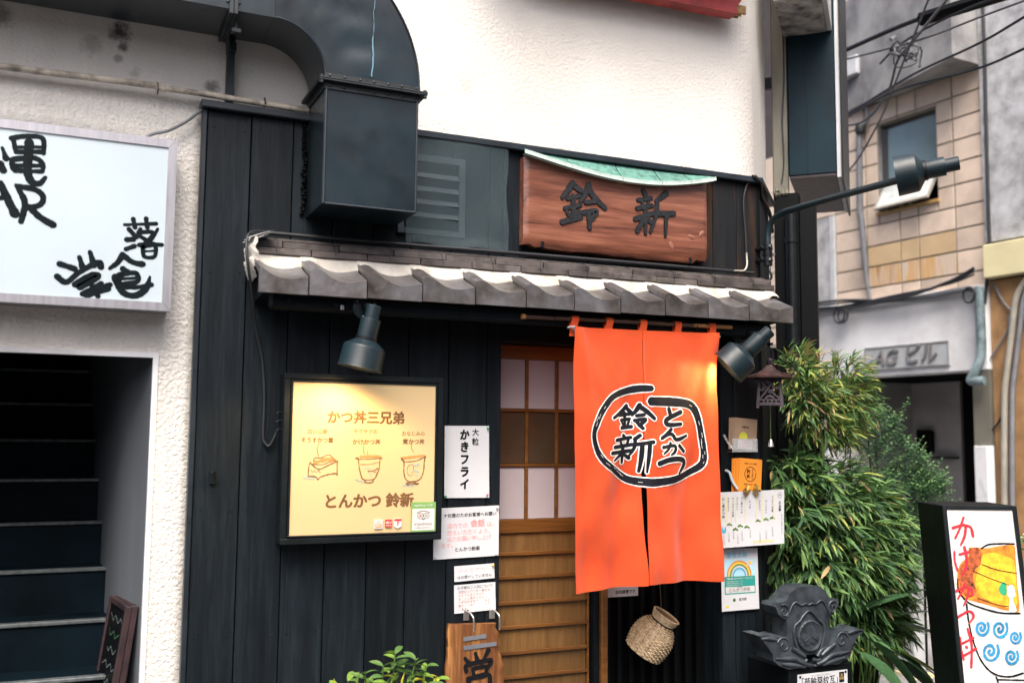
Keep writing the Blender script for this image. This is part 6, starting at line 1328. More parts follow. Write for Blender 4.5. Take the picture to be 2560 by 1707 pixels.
for k in range(14): q_.lathe([(.0005,-.02),(.016,0),(.0005,.03)], BM_ @ Matrix.Translation((-.09+.085*rng.random(), -.02+.02*rng.random(), 3.055+.02*rng.random())) @ Matrix.Rotation(rng.random()*3,4,'X'), 6)
q_.build('ragged_foot', 'olive_post', op)
q_ = MB().tube(catmull([tuple(BM_ @ Vector(p)) for p in ((-.02,-.026,4.9),(-.022,-.028,4.2),(-.016,-.026,3.8),(-.03,-.03,3.5),(-.025,-.026,3.25),(-.04,-.028,3.12))],5), .004, 6); q_.build('crack_wire', 'cable', op)
bp_ = thing('steel_column', 'black steel column standing below the olive-grey post at the corner', 'column', (3.84,.5,0))
bx('column_shaft', 'black', bp_, -.090, .055, -.015, .12, 0, 3.06, b=.004, M=BM_)
bx('gap_filler', 'black', bp_, -.24, -.091, .01, .12, 0, 2.14, b=.004, M=BM_)  # black filler added to keep the gap below eave height dark
dp = thing('downpipe', 'black drain pipe beside the steel column', 'pipe', (3.98,.42,0))
q_ = MB().tube([tuple(BM_ @ Vector((.012,-.052,z))) for z in (0,1.3,2.95)], .034, 14); q_.build('pipe_length', 'black_metal', dp, smooth=60)
q_ = MB()
for z in (2.15, 2.75): q_.tube([tuple(BM_ @ Vector((.012,-.052,z))), tuple(BM_ @ Vector((.012,-.052,z+.03)))], .039, 14)
q_.build('pipe_collar', 'black_metal', dp, smooth=40)
dp2 = thing('flat_post', 'wide flat black post right of the drain pipe at the building corner', 'post', (4.05,.42,0))
bx('post_body', 'black', dp2, .056, .150, -.02, .10, 0, 2.98, b=.004, M=BM_)
q_ = thing('tie_bracket', 'dark steel arm tying the olive-grey post to the white wall', 'bracket', (3.75,.45,3.6))
m_ = MB().box(-.22,-.07,-.0,.04,3.72,3.79,M=BM_,b=.003); m_.box(-.235,-.215,-.02,.06,3.66,3.82,M=BM_,b=.003); m_.build('arm_bar', 'black_metal', q_)
cable('corner_cable', 'thin black cable dropping down in the gap beside the white wall', [(3.745,.62,5.0),(3.75,.62,4.2),(3.77,.62,3.6),(3.80,.62,3.1),(3.83,.60,2.75)], .007)
cable('corner_cable', 'second black cable in the gap, nearer the olive-grey post', [(3.80,.66,4.9),(3.795,.66,4.0),(3.785,.66,3.5),(3.80,.66,3.15),(3.84,.62,2.9)], .008)
cable('flashing_cable', 'black cable following the sloping trim around the shop corner', [(3.22,-.08,2.96),(3.27,-.07,2.93),(3.36,.04,2.90),(3.50,.17,2.88),(3.62,.29,2.86),(3.72,.40,2.80)], .010)

# ================================================================== BUILDING ACROSS THE SIDE STREET
TH = rad(-4.3); AU = Vector((math.sin(TH),math.cos(TH),0)); AN = Vector((math.cos(TH),-math.sin(TH),0)); A0 = Vector((8,0,0))
AM = Matrix(((AU.x,AN.x,0,A0.x),(AU.y,AN.y,0,A0.y),(0,0,1,0),(0,0,0,1)))      # local x = along the facade (away), y = into the building
def af(u, v, d): return tuple(A0+AU*u+AN*(-d)+Vector((0,0,v)))
ag = thing('office_building', 'beige tiled office building with white entrance beam across the side street', 'building', tuple(A0+AU*3.2))
def ab(name, m, *a, b=0, parent=None): return MB().box(*a, b=b, M=AM).build(name, m, parent or ag)
WU0, WU1, WZ0, WZ1 = 2.905, 3.632, 3.975, 4.918
for a in ((2.37,WU0,.012,.2,3.04,6.2),(WU1,4.66,.012,.2,3.04,6.2),(WU0,WU1,.012,.2,3.04,WZ0),(WU0,WU1,.012,.2,WZ1,6.2)): ab('core_wall', 'joint', *a)
us_ = [2.385, 2.715, 3.142, 3.371, 3.80, 4.235, 4.66]; zr_ = [3.045, 3.197]+[3.197+.2185*k for k in range(1, 15)]
def put_tile(u0, u1, z0, z1, m):
    if u1-u0 < .02 or z1-z0 < .02: return
    c = A0+AU*((u0+u1)/2)+Vector((0,0,(z0+z1)/2)); g = .0085
    MB().box(u0+g, u1-g, 0, .0118, z0+g, z1-g, b=.003, M=AM).build('wall_tile', m, ag, origin=tuple(c))
for i, (z0, z1) in enumerate(zip(zr_, zr_[1:])):
    for j, (u0, u1) in enumerate(zip(us_, us_[1:])):
        m = 'beige_tile'
        if 3.19 < z0 < 3.3 and 1 <= j <= 3: m = 'rusty_tile'
        if 3.4 < z0 < 3.5 and 1 <= j <= 3: m = 'yellow_tile'
        if j == 5 and z0 < 4.0: continue
        if z1 <= WZ0 or z0 >= WZ1: put_tile(u0, u1, z0, z1, m); continue
        if u1 <= WU0 or u0 >= WU1: put_tile(u0, u1, z0, z1, m); continue
        if u0 < WU0: put_tile(u0, WU0, z0, z1, m)
        if u1 > WU1: put_tile(WU1, u1, z0, z1, m)
        cu0, cu1 = max(u0,WU0), min(u1,WU1)
        if z0 < WZ0: put_tile(cu0, cu1, z0, WZ0, m)
        if z1 > WZ1: put_tile(cu0, cu1, WZ1, z1, m)
# window
wn_ = ab('window', 'sash', WU0, WU1, .10, .13, WZ1-.05, WZ1)
ab('reveal', 'concrete', WU0+.001, WU0+.006, .013, .2, WZ0, WZ1, parent=wn_); ab('reveal', 'concrete', WU1-.006, WU1-.001, .013, .2, WZ0, WZ1, parent=wn_)
ab('frame', 'sash', WU1-.06, WU1-.007, .06, .13, WZ0, WZ1-.05, parent=wn_); ab('frame', 'sash', WU0+.007, WU0+.035, .06, .13, WZ0, WZ1-.05, parent=wn_)
ab('upper_pane', 'blue_glass', WU0+.035, WU1-.06, .085, .095, 4.30, WZ1-.05, parent=wn_); ab('transom', 'sash_wood', WU0+.02, WU1-.05, .05, .10, 4.262, 4.30, parent=wn_)
ab('dark_room', 'black', WU0, WU1, .19, .2, WZ0, WZ1, parent=wn_)
pm_ = AM @ Matrix.Translation((0,.06,4.262)) @ Matrix.Rotation(rad(-32),4,'X')
MB().box(WU0+.05,WU1-.05,-.006,.006,-.30,0,M=pm_).build('tilting_pane', 'white_glass', wn_)
q_ = MB()
for a in ((WU0+.03,WU1-.03,-.012,.012,-.325,-.30),(WU1-.05,WU1-.03,-.012,.012,-.30,0),(WU0+.03,WU0+.05,-.012,.012,-.30,0)): q_.box(*a, M=pm_)
q_.build('tilting_frame', 'cable_pale', wn_)
ab('sill', 'sash_wood', WU0-.02, WU1+.02, -.03, .02, WZ0-.03, WZ0, parent=wn_)
q_ = MB().tube([af(3.37+.06*math.cos(k*.5), 4.01+.06*math.sin(k*.5), -.10) for k in range(7)], .013, 8); q_.build('valve_handle', 'cream_box', wn_)
# concrete upper band, wedge shaped in plan
q_ = MB().add([af(4.25,5.16,.0),af(2.372,5.16,.0),af(2.372,5.16,.42),af(4.25,6.4,.0),af(2.372,6.4,.0),af(2.372,6.4,.42)], [(0,2,1),(3,4,5),(0,1,4,3),(1,2,5,4),(2,0,3,5)]); q_.build('concrete_band', 'concrete', ag)
ab('upper_wall', 'beige_tile', 2.37, 4.3, .0, .2, 6.3, 9)
ab('grey_pier', 'grey_render', 4.30, 4.70, -.02, .011, 3.06, 4.06); ab('white_strip', 'white_paint', 4.238, 4.298, -.03, .011, 3.06, 4.06)
# entrance
ab('entrance_beam', 'concrete_light', 2.374, 4.72, -.06, .2, 2.256, 3.035, b=.006)
ab('beam_cap', 'concrete_light', 2.374, 4.72, -.085, -.061, 2.985, 3.05, b=.004)
ab('entrance_jamb', 'jamb_olive', 2.374, 2.549, -.055, .5, 0, 2.255); ab('entrance_pier', 'concrete_light', 4.35, 4.72, -.055, .4, 0, 2.255)
ab('hall_side', 'interior_grey', 4.36, 4.40, .4, 1.5, 0, 2.25); ab('hall_wall', 'interior_grey', 3.72, 4.40, 1.30, 1.34, 0, 2.25); ab('hall_wall', 'interior_brown', 2.50, 3.72, 1.9, 1.94, 0, 2.9); ab('hall_side', 'interior_brown', 3.715, 3.755, 1.34, 1.94, 0, 2.9)
ab('hall_side', 'interior_brown', 2.50, 2.54, .5, 1.9, 0, 2.9); ab('hall_ceiling', 'dark_wall', 2.45, 4.5, .2, 2.0, 2.26, 2.3); ab('hall_floor', 'dark_wall', 2.45, 4.5, .0, 2.0, .005, .02)
q_ = MB().tube([af(3.70,.75,-1.8), af(2.56,2.15,-1.8)], .03, 8); q_.build('stair_rail', 'beam', ag)
q_ = MB().prism([(3.60,.02),(2.545,.02),(2.545,1.9),(2.62,1.9)], af, -1.86, -1.6); q_.build('stair_flank', 'black', ag)
bx('letter_box', 'black', ag, 4.05, 4.25, 1.2, 1.29, 1.45, 1.72, M=AM, b=.02); ab('shelf', 'black', 3.75, 4.05, 1.2, 1.3, 1.40, 1.42)
mat('name_grey', (.40,.43,.45), .6, var=.08)
agn = ab('name_board', 'name_grey', 2.775, 3.802, -.078, -.0605, 2.318, 2.557, b=.003)
q_ = MB()
for a in ((2.775,3.802,-.086,-.079,2.542,2.557),(2.775,3.802,-.086,-.079,2.318,2.333),(2.775,2.790,-.086,-.079,2.334,2.541),(3.787,3.802,-.086,-.079,2.334,2.541)): q_.box(*a, b=.002, M=AM)
q_.build('raised_border', 'concrete', agn)
mat('sign_letter', (.19,.185,.19), .5)
def ext_text(body, uc, vc, size, bold, d0, d1, m, parent, f, shear=0, xs=1, name='lettering'):
    vs, fs = text_geo(body, bold, 'CENTER', 1.0, 1.0, shear); q_ = MB(); nv = len(vs)
    q_.add([f(uc-x*size*xs, vc+y*size, d1) for x, y in vs] + [f(uc-x*size*xs, vc+y*size, d0) for x, y in vs], fs)
    ed = {}
    for fc in fs:
        for a, b in zip(fc, fc[1:]+fc[:1]): ed[(a,b)] = 1
    q_.f += [(a, b, b+nv, a+nv) for (a, b) in ed if (b, a) not in ed]; q_.mi += [0]*(len(q_.f)-len(q_.mi))
    q_.build(name, m, parent)
ext_text('AG', 3.53, 2.432, .215, .012, .078, .100, 'sign_letter', agn, af, .28, .98)
ext_text('ビル', 3.10, 2.440, .215, .012, .078, .100, 'sign_letter', agn, af, .12, .92)
gut = thing('gutter_pipe', 'grey-green pipe with cables running along the white entrance beam', 'pipe', af(3.5,3.0,.1))
q_ = MB().tube([af(4.72-.2*k, 3.005+.012*math.sin(k*1.3), .13) for k in range(12)] + [af(2.40,3.0,.13)], .03, 10); q_.build('pipe_length', 'vent_pipe' if 'vent_pipe' in MATS else 'cable_grey', gut, smooth=60)
mat('teal_pipe', (.16,.22,.24), .5, var=.3, scale=12)
q_ = MB().tube(catmull([af(2.398,3.02,.12),af(2.398,2.9,.12),af(2.396,2.45,.12),af(2.42,2.30,.14),af(2.485,2.17,.16),(af(2.47,2.15,.16)),af(2.36,2.15,.14)],5), .042, 10); q_.build('pipe_length', 'teal_pipe', gut, smooth=60)
for k in range(3):
    q_ = MB().tube(catmull([af(4.7,3.06+.02*k,.17),af(4.0,3.02+.03*k,.17),af(3.3,3.05-.02*k,.18),af(2.7,3.08+.01*k,.17),af(2.42,3.14+.03*k,.15)],5), .009+.003*k, 6); q_.build('strapped_cable', 'cable', gut, smooth=60)
for ci, (uu, zz, r_) in enumerate(((4.05,2.93,.075),(4.0,2.92,.065),(2.47,2.95,.06))): MB().tube([af(uu+r_*math.cos(k*.45), zz+r_*1.2*math.sin(k*.45), .17) for k in range(15)], .011, 6).build('cable_coil', 'cable', gut, smooth=60)
wc = thing('wall_conduit', 'grey conduit climbing the beige tiles left of the window', 'pipe', af(3.8,3.0,.06))
q_ = MB().tube(catmull([af(*p,.06) for p in ((3.874,5.372),(3.727,5.164),(3.694,4.988),(3.806,4.909),(3.821,4.759),(3.832,4.062),(3.81,3.884),(3.772,3.362),(3.73,3.02))],6), [.018]*18+[.032]*24+[.02]*7, 8); q_.build('pipe_length', 'cable_grey', wc, smooth=60)
q_ = MB().lathe([(.0005,-.05),(.05,-.04),(.06,0),(.05,.05),(.0005,.06)], Matrix.Translation(af(3.80,4.91,.06)), 10); q_.build('entry_cap', 'duct_flange', wc, smooth=60)
jb = thing('junction_box', 'white junction box high on the grey concrete band', 'box', af(3.86,5.5,.1))
ab('box_body', 'white_paint', 3.74, 3.99, -.16, -.01, 5.50, 5.71, b=.01, parent=jb)
mt = thing('meter_box', 'grey upright box with a blue label beside the entrance', 'box', af(2.42,.9,.1))
ab('box_body', 'concrete_light', 2.345, 2.482, -.16, -.056, .55, 1.555, b=.006, parent=mt); ab('blue_label', 'print_sky', 2.36, 2.47, -.164, -.1605, .97, 1.04, parent=mt)
q_ = MB(); brush(q_, [[(2.43,1.24,.03),(2.41,1.19,.035),(2.375,1.10,.03)]], lambda u, v, d: af(u, v, .1615+d), ragged=.3); q_.build('torn_sticker', 'paper', mt)

# neighbour to the right: grey rendered upper storey, cream box, brown wall
nb = thing('neighbour_building', 'grey rendered building with a brown lower wall at the right edge', 'building', tuple(A0+AU*1))
ab('upper_wall', 'grey_render', -7, 2.366, -.05, .3, 3.44, 9, parent=nb); ab('lower_wall', 'brown_render', -7, 2.366, -.012, .3, 0, 3.08, parent=nb); ab('shadow_gap', 'black', -7, 2.366, .0, .3, 3.08, 3.44, parent=nb)
cb_ = thing('cream_box', 'cream coloured box fixed under the grey rendered wall', 'box', af(2.1,3.08,.1))
ab('box_body', 'cream_box', 1.35, 2.350, -.12, .0, 3.095, 3.405, b=.008, parent=cb_)
for k, (dx, r_, m, l) in enumerate(((0,.03,'cable_pale','thick cream conduit bending down the brown wall'),(.075,.022,'cable_grey','thin grey conduit beside the cream one on the brown wall'))):
    o = MB().tube(catmull([af(p[0]-dx, p[1], .05) for p in ((1.90,3.10),(1.987,3.019),(2.079,2.867),(2.13,2.581),(2.193,2.222),(2.227,1.969),(2.265,1.069),(2.275,.3))],6), r_, 8).build('wall_conduit', m, smooth=60, origin=af(2.2-dx,.3,.05)); tag(o, l, 'pipe', 'conduits on the brown wall')
for k, pts_ in enumerate((((2.30,3.05),(2.20,2.85),(2.05,2.72),(1.9,2.66)),((2.36,2.36),(2.25,2.5),(2.17,2.62),(2.16,2.75)),((2.37,1.7),(2.30,1.78),(2.24,1.9),(2.22,2.0)))):
    cable('wall_cable', ('pale loose wire drooping below the cream box', 'grey wire joining the drain bend to the cream conduit', 'dark wire looping low beside the cream conduit')[k], [af(*p,.04) for p in pts_], .010, ('cable_grey','cable_grey','cable')[k])
cable('wall_cable', 'black cable running down the joint between beige tiles and grey wall', [af(*p,.06) for p in ((2.297,5.843),(2.294,5.175),(2.305,4.597),(2.315,3.607),(2.315,3.306),(2.369,3.013),(2.387,2.865))], .016)
# overhead cables
OC = {'A':[(5.93,-.9,4.55),(5.674,.211,4.577),(5.63,.449,4.597),(5.485,.951,4.621),(5.539,1.802,4.683)],
'B':[(5.251,-.221,4.199),(5.429,.357,4.226),(5.63,1.14,4.297),(5.872,2.133,4.296),(5.949,2.541,4.268)],
'C':[(5.261,-.204,3.995),(5.425,.377,4.057),(5.511,1.207,4.174),(5.858,2.143,4.262),(5.95,2.543,4.25)],
'D':[(5.248,-.227,4.276),(5.421,.343,4.395),(5.521,.95,4.481),(5.585,1.786,4.635),(5.651,2.186,4.734)],
'E':[(5.244,-.234,4.355),(5.454,.536,4.513),(5.566,1.143,4.545),(5.704,1.523,4.531)],
'G':[(5.494,.961,4.495),(5.532,1.172,4.411),(5.623,1.369,4.243),(5.769,1.753,4.157),(5.854,2.149,4.222),(5.812,2.385,4.241)],
'H':[(5.589,1.274,4.254),(5.737,1.55,4.125),(5.954,2.022,3.953),(6.051,2.318,3.865)]}
OL = {'A':('thick overhead cable carrying the black splice case',.018,'cable'),'B':('overhead cable, upper of the two crossing beside the window top',.009,'cable'),'C':('overhead cable, lower of the two crossing beside the window top',.009,'cable'),'D':('thin overhead cable just below the splice case',.008,'cable_grey'),'E':('short overhead cable behind the splice case',.008,'cable'),'G':('pale grey cable dropping from the wire knot to the left',.010,'cable_grey'),'H':('lowest grey wire slanting down in front of the tiles',.008,'cable_grey')}
for k, p in OC.items():
    p0, p1 = Vector(p[0]), Vector(p[1]); p = [tuple(p0+(p0-p1)*9), tuple(p0+(p0-p1)*3)] + p       # run on over the street
    if k in 'BCDG': p = p + [(4.68, 1.12, p[-1][2])]                                           # tied to the corner sign
    cable('overhead_cable', OL[k][0], p, OL[k][1], OL[k][2], 'overhead cables')
sc_ = thing('splice_case', 'black cable splice case hanging on the overhead wires', 'splice case', (5.56,.7,4.6))
a_, b_ = Vector((5.72,.05,4.588)), Vector((5.492,.93,4.615))
q_ = MB().tube([a_, a_+(b_-a_)*.02, a_+(b_-a_)*.98, b_], [.03,.052,.052,.03], 8); q_.build('case_body', 'black', sc_, smooth=30)
kn = thing('wire_knot', 'tangle of looped wires and connectors on the overhead cables', 'wires', (5.55,1.15,4.45))
for k in range(7):
    c_ = Vector((5.50+.03*k, 1.15, 4.46+.03*math.sin(k*2))); r_ = .035+.025*(k % 3)
    MB().tube([tuple(c_+Vector((r_*1.3*math.cos(q*.4+k), .03*math.sin(q+k), r_*math.sin(q*.4+k)))) for q in range(14)], .006, 6).build('wire_loop', 'cable' if k % 2 else 'cable_grey', kn, smooth=60)
for p in ((5.60,1.13,4.47),(5.47,1.15,4.56),(5.63,1.14,4.55)): MB().box(-.035,.035,-.012,.012,-.014,.014,b=.004,M=Matrix.Translation(p) @ Matrix.Rotation(-.5,4,'Y')).build('connector', 'cable_grey', kn)
# far end of the side street
fb_ = thing('distant_block', 'pale tiled wall with dark glass upper floors seen through the narrow gap', 'building', tuple(A0+AU*6))
ab('tiled_wall', 'beige_tile', 4.72, 9, .1, .4, 0, 5.0, parent=fb_)
for k in range(20): ab('tile_joint', 'joint', 4.73, 9, .095, .1, .3+.2185*k, .318+.2185*k, parent=fb_)
ab('glass_front', 'dark_glass', 4.72, 9, .1, .4, 5.0, 9, parent=fb_)
emit('warm_window', (1,.62,.28), 1.2)
for k in range(9): ab('lit_window', 'warm_window', 5.0+.09*(k % 3), 5.06+.09*(k % 3), .09, .1, 5.25+.2*k, 5.31+.2*k, parent=fb_)
wp = thing('white_cabinet', 'slim weathered white cabinet behind the leaves near the stand sign', 'cabinet', (5.12,.76,0))
bx('cabinet_body', 'white_paint', wp, 5.07, 5.17, .73, .95, .10, .82, b=.004); bx('cabinet_base', 'cream_box', wp, 5.04, 5.22, .70, .98, .076, .099); bx('dark_slot', 'black', wp, 5.172, 5.20, .74, .93, .12, .8)

# ================================================================== PLANTS
def leaf_mesh(name, L, W, mats, n=4, fold_=.25, droop=.25):
    mb = MB(); rows = []
    for i in range(n+1):
        t = i/n; w = W*.5*math.sin(math.pi*min(1,(t*.94+.04)))**.8*(1 if t < .99 else .05)
        x = L*t; z = -droop*L*t*t; rows += [(x, -w, z+fold_*w), (x, 0, z), (x, w, z+fold_*w)]
    fs = [(i*3+k, i*3+k+1, i*3+k+4, i*3+k+3) for i in range(n) for k in range(2)]
    return rows, fs
def put_leaf(mb, p, d, roll, L, W, mi, droop=.2, n=3):
    rows, fs = leaf_mesh('', L, W, None, n, .3, droop)
    d = Vector(d).normalized(); s = d.cross(Vector((0,0,1)));
    if s.length < .05: s = Vector((1,0,0))
    s.normalize(); u = s.cross(d)
    s2 = s*math.cos(roll)+u*math.sin(roll); u2 = -s*math.sin(roll)+u*math.cos(roll)
    mb.add([tuple(Vector(p)+d*x+s2*y+u2*z) for x, y, z in rows], fs, mi)
LM = {}
def leaf_obj(parent, p, d, roll, L, W, m, droop=.2, n=4, name='leaf'):
    key = (round(W/L,2), m, droop, n)
    if key not in LM:
        me = bpy.data.meshes.new(name); rows, fs = leaf_mesh('', 1.0, round(W/L,2), None, n, .3, droop); me.from_pydata(rows, [], fs); me.materials.append(MATS[m])
        me.polygons.foreach_set('use_smooth', [True]*len(me.polygons)); LM[key] = me
    o = bpy.data.objects.new(name, LM[key]); C.objects.link(o); o.parent = parent
    d = Vector(d).normalized(); s = d.cross(Vector((0,0,1)))
    if s.length < .05: s = Vector((1,0,0))
    s.normalize(); u = s.cross(d); s2 = s*math.cos(roll)+u*math.sin(roll); u2 = -s*math.sin(roll)+u*math.cos(roll); q = Vector(p)-WLOC[parent]
    o.matrix_local = Matrix(((d.x*L,s2.x*L,u2.x*L,q.x),(d.y*L,s2.y*L,u2.y*L,q.y),(d.z*L,s2.z*L,u2.z*L,q.z),(0,0,0,1)))
    return o
r4 = random.Random(21)
bam = thing('bamboo_plant', 'dense bamboo with long narrow leaves beside the shop corner', 'plant', (3.75,.15,0))
clumps = [((3.640,.075,1.945),.105,.105,0),((3.675,.02,1.80),.13,.10,0),((3.935,.072,1.905),.13,.125,0),((3.945,.06,1.79),.125,.11,0),((3.76,.05,1.68),.12,.08,0),((3.88,.09,1.66),.10,.09,0),((3.65,.132,1.40),.14,.10,1),((3.80,.072,1.33),.20,.13,1),((3.98,.098,1.28),.17,.13,1),((3.629,.054,1.158),.17,.15,1),((3.838,.025,1.10),.22,.17,1),((4.06,.082,1.12),.16,.15,1),((3.652,.121,.944),.16,.15,1),((3.749,.031,.90),.18,.15,1),((3.90,-.02,.92),.17,.15,1),((3.93,-.02,.78),.13,.12,1),((3.66,.05,.74),.15,.12,1),((4.17,.12,1.20),.12,.12,1),((4.20,.08,1.03),.12,.14,1),((4.13,.04,.88),.13,.13,1),((4.08,.05,.66),.16,.13,1),((3.95,.0,.60),.14,.12,1),((4.22,.10,.80),.12,.14,1),((4.2,.12,.56),.14,.12,1)]
fo = MB(); cand = []
for (c, rx, rz, kind) in clumps:
    n_ = 520 if kind else 560
    for k in range(n_//7):
        # a twig end with a fan of leaves
        q = r4.random()*2*math.pi; el_ = math.asin(r4.uniform(-.8,1)); rr_ = r4.random()**.45
        o = Vector((math.cos(q)*math.cos(el_), math.sin(q)*math.cos(el_)*.75, math.sin(el_)))
        p = Vector(c)+Vector((o.x*rx*rr_, o.y*rx*rr_, o.z*rz*rr_))
        main = (o*.9+Vector((r4.uniform(-.1,.6), r4.uniform(-.7,.1), -.45 if kind else -.05))).normalized()
        for j in range(8):
            sp_ = .8 if kind else .75; d = (main+Vector((r4.uniform(-sp_,sp_), r4.uniform(-.8,.5), r4.uniform(-.75,.45)))).normalized()
            L = r4.uniform(.06,.135) if kind else r4.uniform(.05,.09); W = L*r4.uniform(.11,.16) if kind else L*.14
            mi = r4.choices(range(5), (2.4,5,3.8,.5,.2) if kind else (1.0,3.0,4.2,2.6,1.3))[0]
            cand.append((p+o*.01*j, d, r4.uniform(-.7,.7), L, W, mi))
for k in range(26):     # dry tuft at the very top
    cand.append((Vector((3.66+r4.uniform(-.05,.09),.03,2.03+r4.uniform(-.03,.03))), (r4.uniform(-.6,.8), r4.uniform(-.6,.2), r4.uniform(.1,1)), r4.uniform(-.6,.6), r4.uniform(.06,.10), .010, 4 if k % 3 else 3))
LN_ = ['leaf_dark','leaf_mid','leaf_light','leaf_yellow','leaf_dry']
order = sorted(range(len(cand)), key=lambda i: ((Vector(cand[i][0])-CAM).length - cand[i][3]*2.0)); front = set(order[:260])
for i, (p, d, ro, L, W, mi) in enumerate(cand):
    if i in front: leaf_obj(bam, p, d, ro, L*1.08, W*1.08, LN_[mi], .2)
    else: put_leaf(fo, p, d, ro, L, W, mi, .2)
stuff(fo.build('foliage', LN_, bam, smooth=60, fix=False))
for k in range(9):
    x = 3.60+.055*k; tp_ = (x+r4.uniform(-.06,.08), .10+r4.uniform(-.05,.05), 1.3+.7*r4.random())
    MB().tube([(x,.16,0),(x+r4.uniform(-.03,.03),.15,.6),(tp_[0]-.02,.12,1.1),tp_], [.007,.006,.005,.003], 6).build('culm', 'stem_green', bam, smooth=60)
bx('planter', 'black', bam, 3.58, 4.12, .05, .28, 0, .42, b=.01)

sh = thing('green_shrub', 'bushy small-leaved shrub behind the bamboo before the entrance', 'shrub', (5.0,.85,0))
so = MB(); cl2 = [((4.913,.86,1.629),.17,.14),((5.053,.815,1.458),.18,.15),((5.191,.768,1.315),.17,.13),((4.935,.781,1.233),.20,.16),((5.07,.733,1.121),.19,.15),((5.30,.79,1.27),.09,.06),((4.855,.874,1.70),.12,.12),((4.925,.707,.95),.2,.17),((4.75,.85,1.45),.2,.25),((5.10,.76,1.36),.13,.2),((5.22,.75,1.18),.16,.14),((5.15,.72,1.02),.18,.14),((5.0,.70,.85),.22,.16),((4.80,.8,1.2),.2,.2),((5.28,.77,1.05),.12,.12)]
for c, rx, rz in cl2:
    for k in range(85):
        q = r4.random()*6.283; e_ = math.asin(r4.uniform(-1,1)); rr_ = r4.random()**.4; o = Vector((math.cos(q)*math.cos(e_), math.sin(q)*math.cos(e_), math.sin(e_)))
        p = Vector(c)+Vector((o.x*rx,o.y*rx,o.z*rz))*rr_
        tw = (o*.6+Vector((r4.uniform(-.3,.3),r4.uniform(-.4,.2),.8))).normalized()
        for j in range(9):
            pp = p+tw*.011*j; a = j*2.4; d = Vector((math.cos(a),math.sin(a),.55)).normalized()
            put_leaf(so, pp, d, r4.uniform(-.4,.4), r4.uniform(.020,.034), r4.uniform(.011,.016), 1 if (j > 5 and r4.random() < .75) else 0, .1, 2)
for (a, b_) in (((4.95,.82,1.6),(5.12,.76,1.86)),((5.25,.78,1.26),(5.43,.79,1.31)),((5.16,.76,1.3),(5.33,.78,1.42)),((5.1,.74,1.05),(5.34,.78,1.13)),((5.0,.8,1.65),(5.03,.78,1.78)),((5.15,.77,1.4),(5.25,.78,1.52))):
    a, b_ = Vector(a), Vector(b_)
    for j in range(46):
        t_ = j/45; p = a+(b_-a)*t_+Vector((r4.uniform(-.02,.02),r4.uniform(-.02,.02),r4.uniform(-.02,.02))); q = j*2.4
        put_leaf(so, p, (math.cos(q),math.sin(q),.5), 0, .032, .015, 1 if t_ > .5 else 0, .1, 2)
stuff(so.build('foliage', ['leaf_shrub','leaf_shrub_light'], sh, smooth=60, fix=False))
for c, rx, rz in cl2: MB().tube([(4.98,.84,.076),(4.98+(c[0]-4.98)*.5,.83,.6),c], [.014,.010,.004], 6).build('branch', 'bark', sh, smooth=60)

asp = thing('broad_leaf_plant', 'low plant with broad dark strap leaves beside the pedestal', 'plant', (3.88,-.05,0))
AL = [(3.83,-.05,.50,(.55,-.35,-.25),.38,.075),(3.80,-.06,.58,(.75,-.3,.05),.40,.085),(3.86,-.06,.55,(.85,-.15,.42),.34,.085),(3.84,-.04,.60,(.6,-.2,.75),.30,.08),(3.90,-.02,.62,(.8,-.3,.62),.30,.09),(3.78,-.10,.50,(.6,-.5,-.55),.36,.10),(3.72,-.10,.44,(.3,-.6,-.35),.30,.11),(3.85,-.09,.46,(.9,-.25,-.22),.40,.07),(3.88,-.05,.52,(.9,-.1,.15),.34,.08),(3.76,-.05,.62,(.5,-.5,.55),.26,.07),(3.93,-.06,.40,(.85,-.3,-.4),.33,.09),(3.70,-.02,.55,(.2,-.4,.6),.28,.07),(3.95,-.02,.50,(.8,.1,.7),.36,.085)]
mat('asp_stem', (.06,.12,.03), .5)
leafmat('leaf_strap', (.05,.115,.05), .12, .28); leafmat('leaf_strap_yellow', (.24,.28,.07), .2, .35)
for i, (x, y, z, d, L, W) in enumerate([(x+.08, y-.04, z+.07, d, L*1.08, W*1.1) for (x, y, z, d, L, W) in AL]):
    leaf_obj(asp, (x,y,z), d, r4.uniform(-.5,.5), L, W, 'leaf_big' if i % 3 else 'leaf_strap', .28, 8)
    if i in (7, 10): leaf_obj(asp, (x+.01,y-.006,z+.004), d, .3, L*.95, W*.4, 'leaf_strap_yellow', .28, 8)
    MB().tube([(3.86+.01*i-.06,.0,.02),((x+3.86)/2,y,z*.6),(x,y,z)], .004, 5).build('leaf_stalk', 'asp_stem', asp, smooth=60)
for k in range(120):
    pass
vg = thing('variegated_plant', 'cream and green variegated leaves peeping in at the right edge', 'plant', (4.70,-.45,0))
for k in range(34):
    p = Vector((4.62+r4.uniform(-.03,.14), -.47+r4.uniform(-.05,.05), .86+.28*r4.random())); q = r4.random()*6.28
    leaf_obj(vg, p, (math.cos(q),math.sin(q)-.4,r4.uniform(-.4,.6)), r4.uniform(-.6,.6), .05, .030, 'leaf_variegated' if k % 3 else 'leaf_pot', .2, 4)
for k in range(5): MB().tube([(4.75,-.44,.1),(4.70+.02*k,-.45,.6),(4.64+.03*k,-.46,.9+.05*k)], .004, 5).build('stem', 'stem_green', vg)
bx('pot', 'terracotta', vg, 4.64, 4.86, -.55, -.33, 0, .25, b=.02)

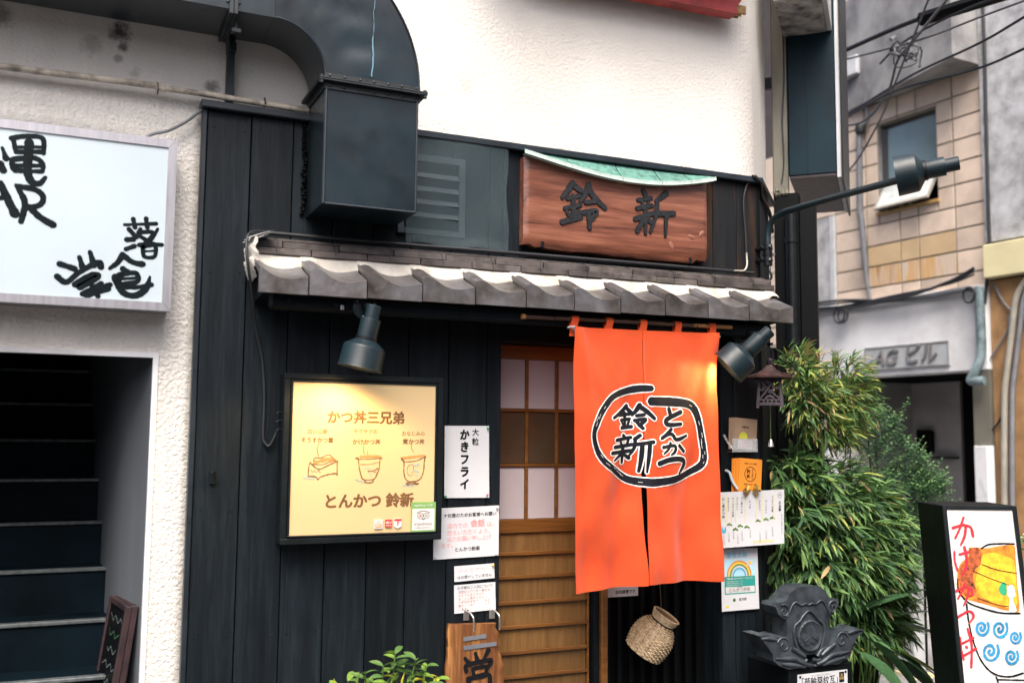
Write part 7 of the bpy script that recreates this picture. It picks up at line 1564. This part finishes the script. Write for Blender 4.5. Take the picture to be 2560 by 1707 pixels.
pt = thing('pepper_plant', 'bright green leafy potted plant in front of the lower planks', 'plant', (1.2,-.3,0))
MB().lathe([(.0005,.0),(.11,0),(.15,.30),(.165,.30),(.165,.33),(.145,.33),(.14,.29),(.0005,.29)], Matrix.Translation((1.2,-.3,0)), 28).build('pot', 'terracotta', pt, smooth=40)
MB().lathe([(.0005,.292),(.138,.291)], Matrix.Translation((1.2,-.3,0)), 24).build('soil', 'soil', pt)
tips = [(1.19,-.34,.70),(1.25,-.30,.735),(1.33,-.32,.71),(1.38,-.30,.675),(1.12,-.33,.675),(1.06,-.30,.645),(1.30,-.36,.655),(1.20,-.36,.64),(1.01,-.32,.625),(1.41,-.34,.63),(1.14,-.37,.62),(1.27,-.28,.68),(1.36,-.37,.62),(.97,-.32,.61),(1.08,-.36,.61),(1.24,-.37,.61),(1.03,-.35,.60),(1.32,-.38,.60),(1.18,-.39,.60),(1.43,-.36,.59)]
leafmat('leaf_pot_yellow', (.55,.52,.05), .3)
for i, tpt in enumerate(tips):
    tpv = Vector(tpt); MB().tube([(1.2+(tpv.x-1.2)*.1,-.3,.29),(1.2+(tpv.x-1.2)*.6,-.31,.45),tuple(tpv)], [.005,.004,.0025], 6).build('stem', 'stem_green', pt, smooth=60)
    for j in range(8):
        q = j*2.4+i; zz = -.02*(j//2); up_ = .55-.2*(j//3)
        leaf_obj(pt, tpv+Vector((0,0,zz)), (math.cos(q),math.sin(q)*.8-.15,up_-.15*r4.random()), r4.uniform(-.5,.5), r4.uniform(.048,.075), .026, 'leaf_pot_yellow' if (i*8+j) % 23 == 5 else ('leaf_pot' if r4.random() < .55 else 'leaf_pot_light'), .3, 5)
leafmat('fruit_green', (.16,.24,.03), .05, .25)
for k in range(9):
    x = .99+.045*k; z = .60+.035*r4.random()+(.03 if k == 2 else 0)
    MB().tube([(x,-.36,z),(x+.002,-.362,z+.02),(x+.004+r4.uniform(-.006,.006),-.364,z+.045)], [.004,.0045,.0008], 8).build('pepper', 'fruit_green' if k % 3 else 'leaf_pot_yellow', pt, smooth=60)
bpy.context.view_layer.update()
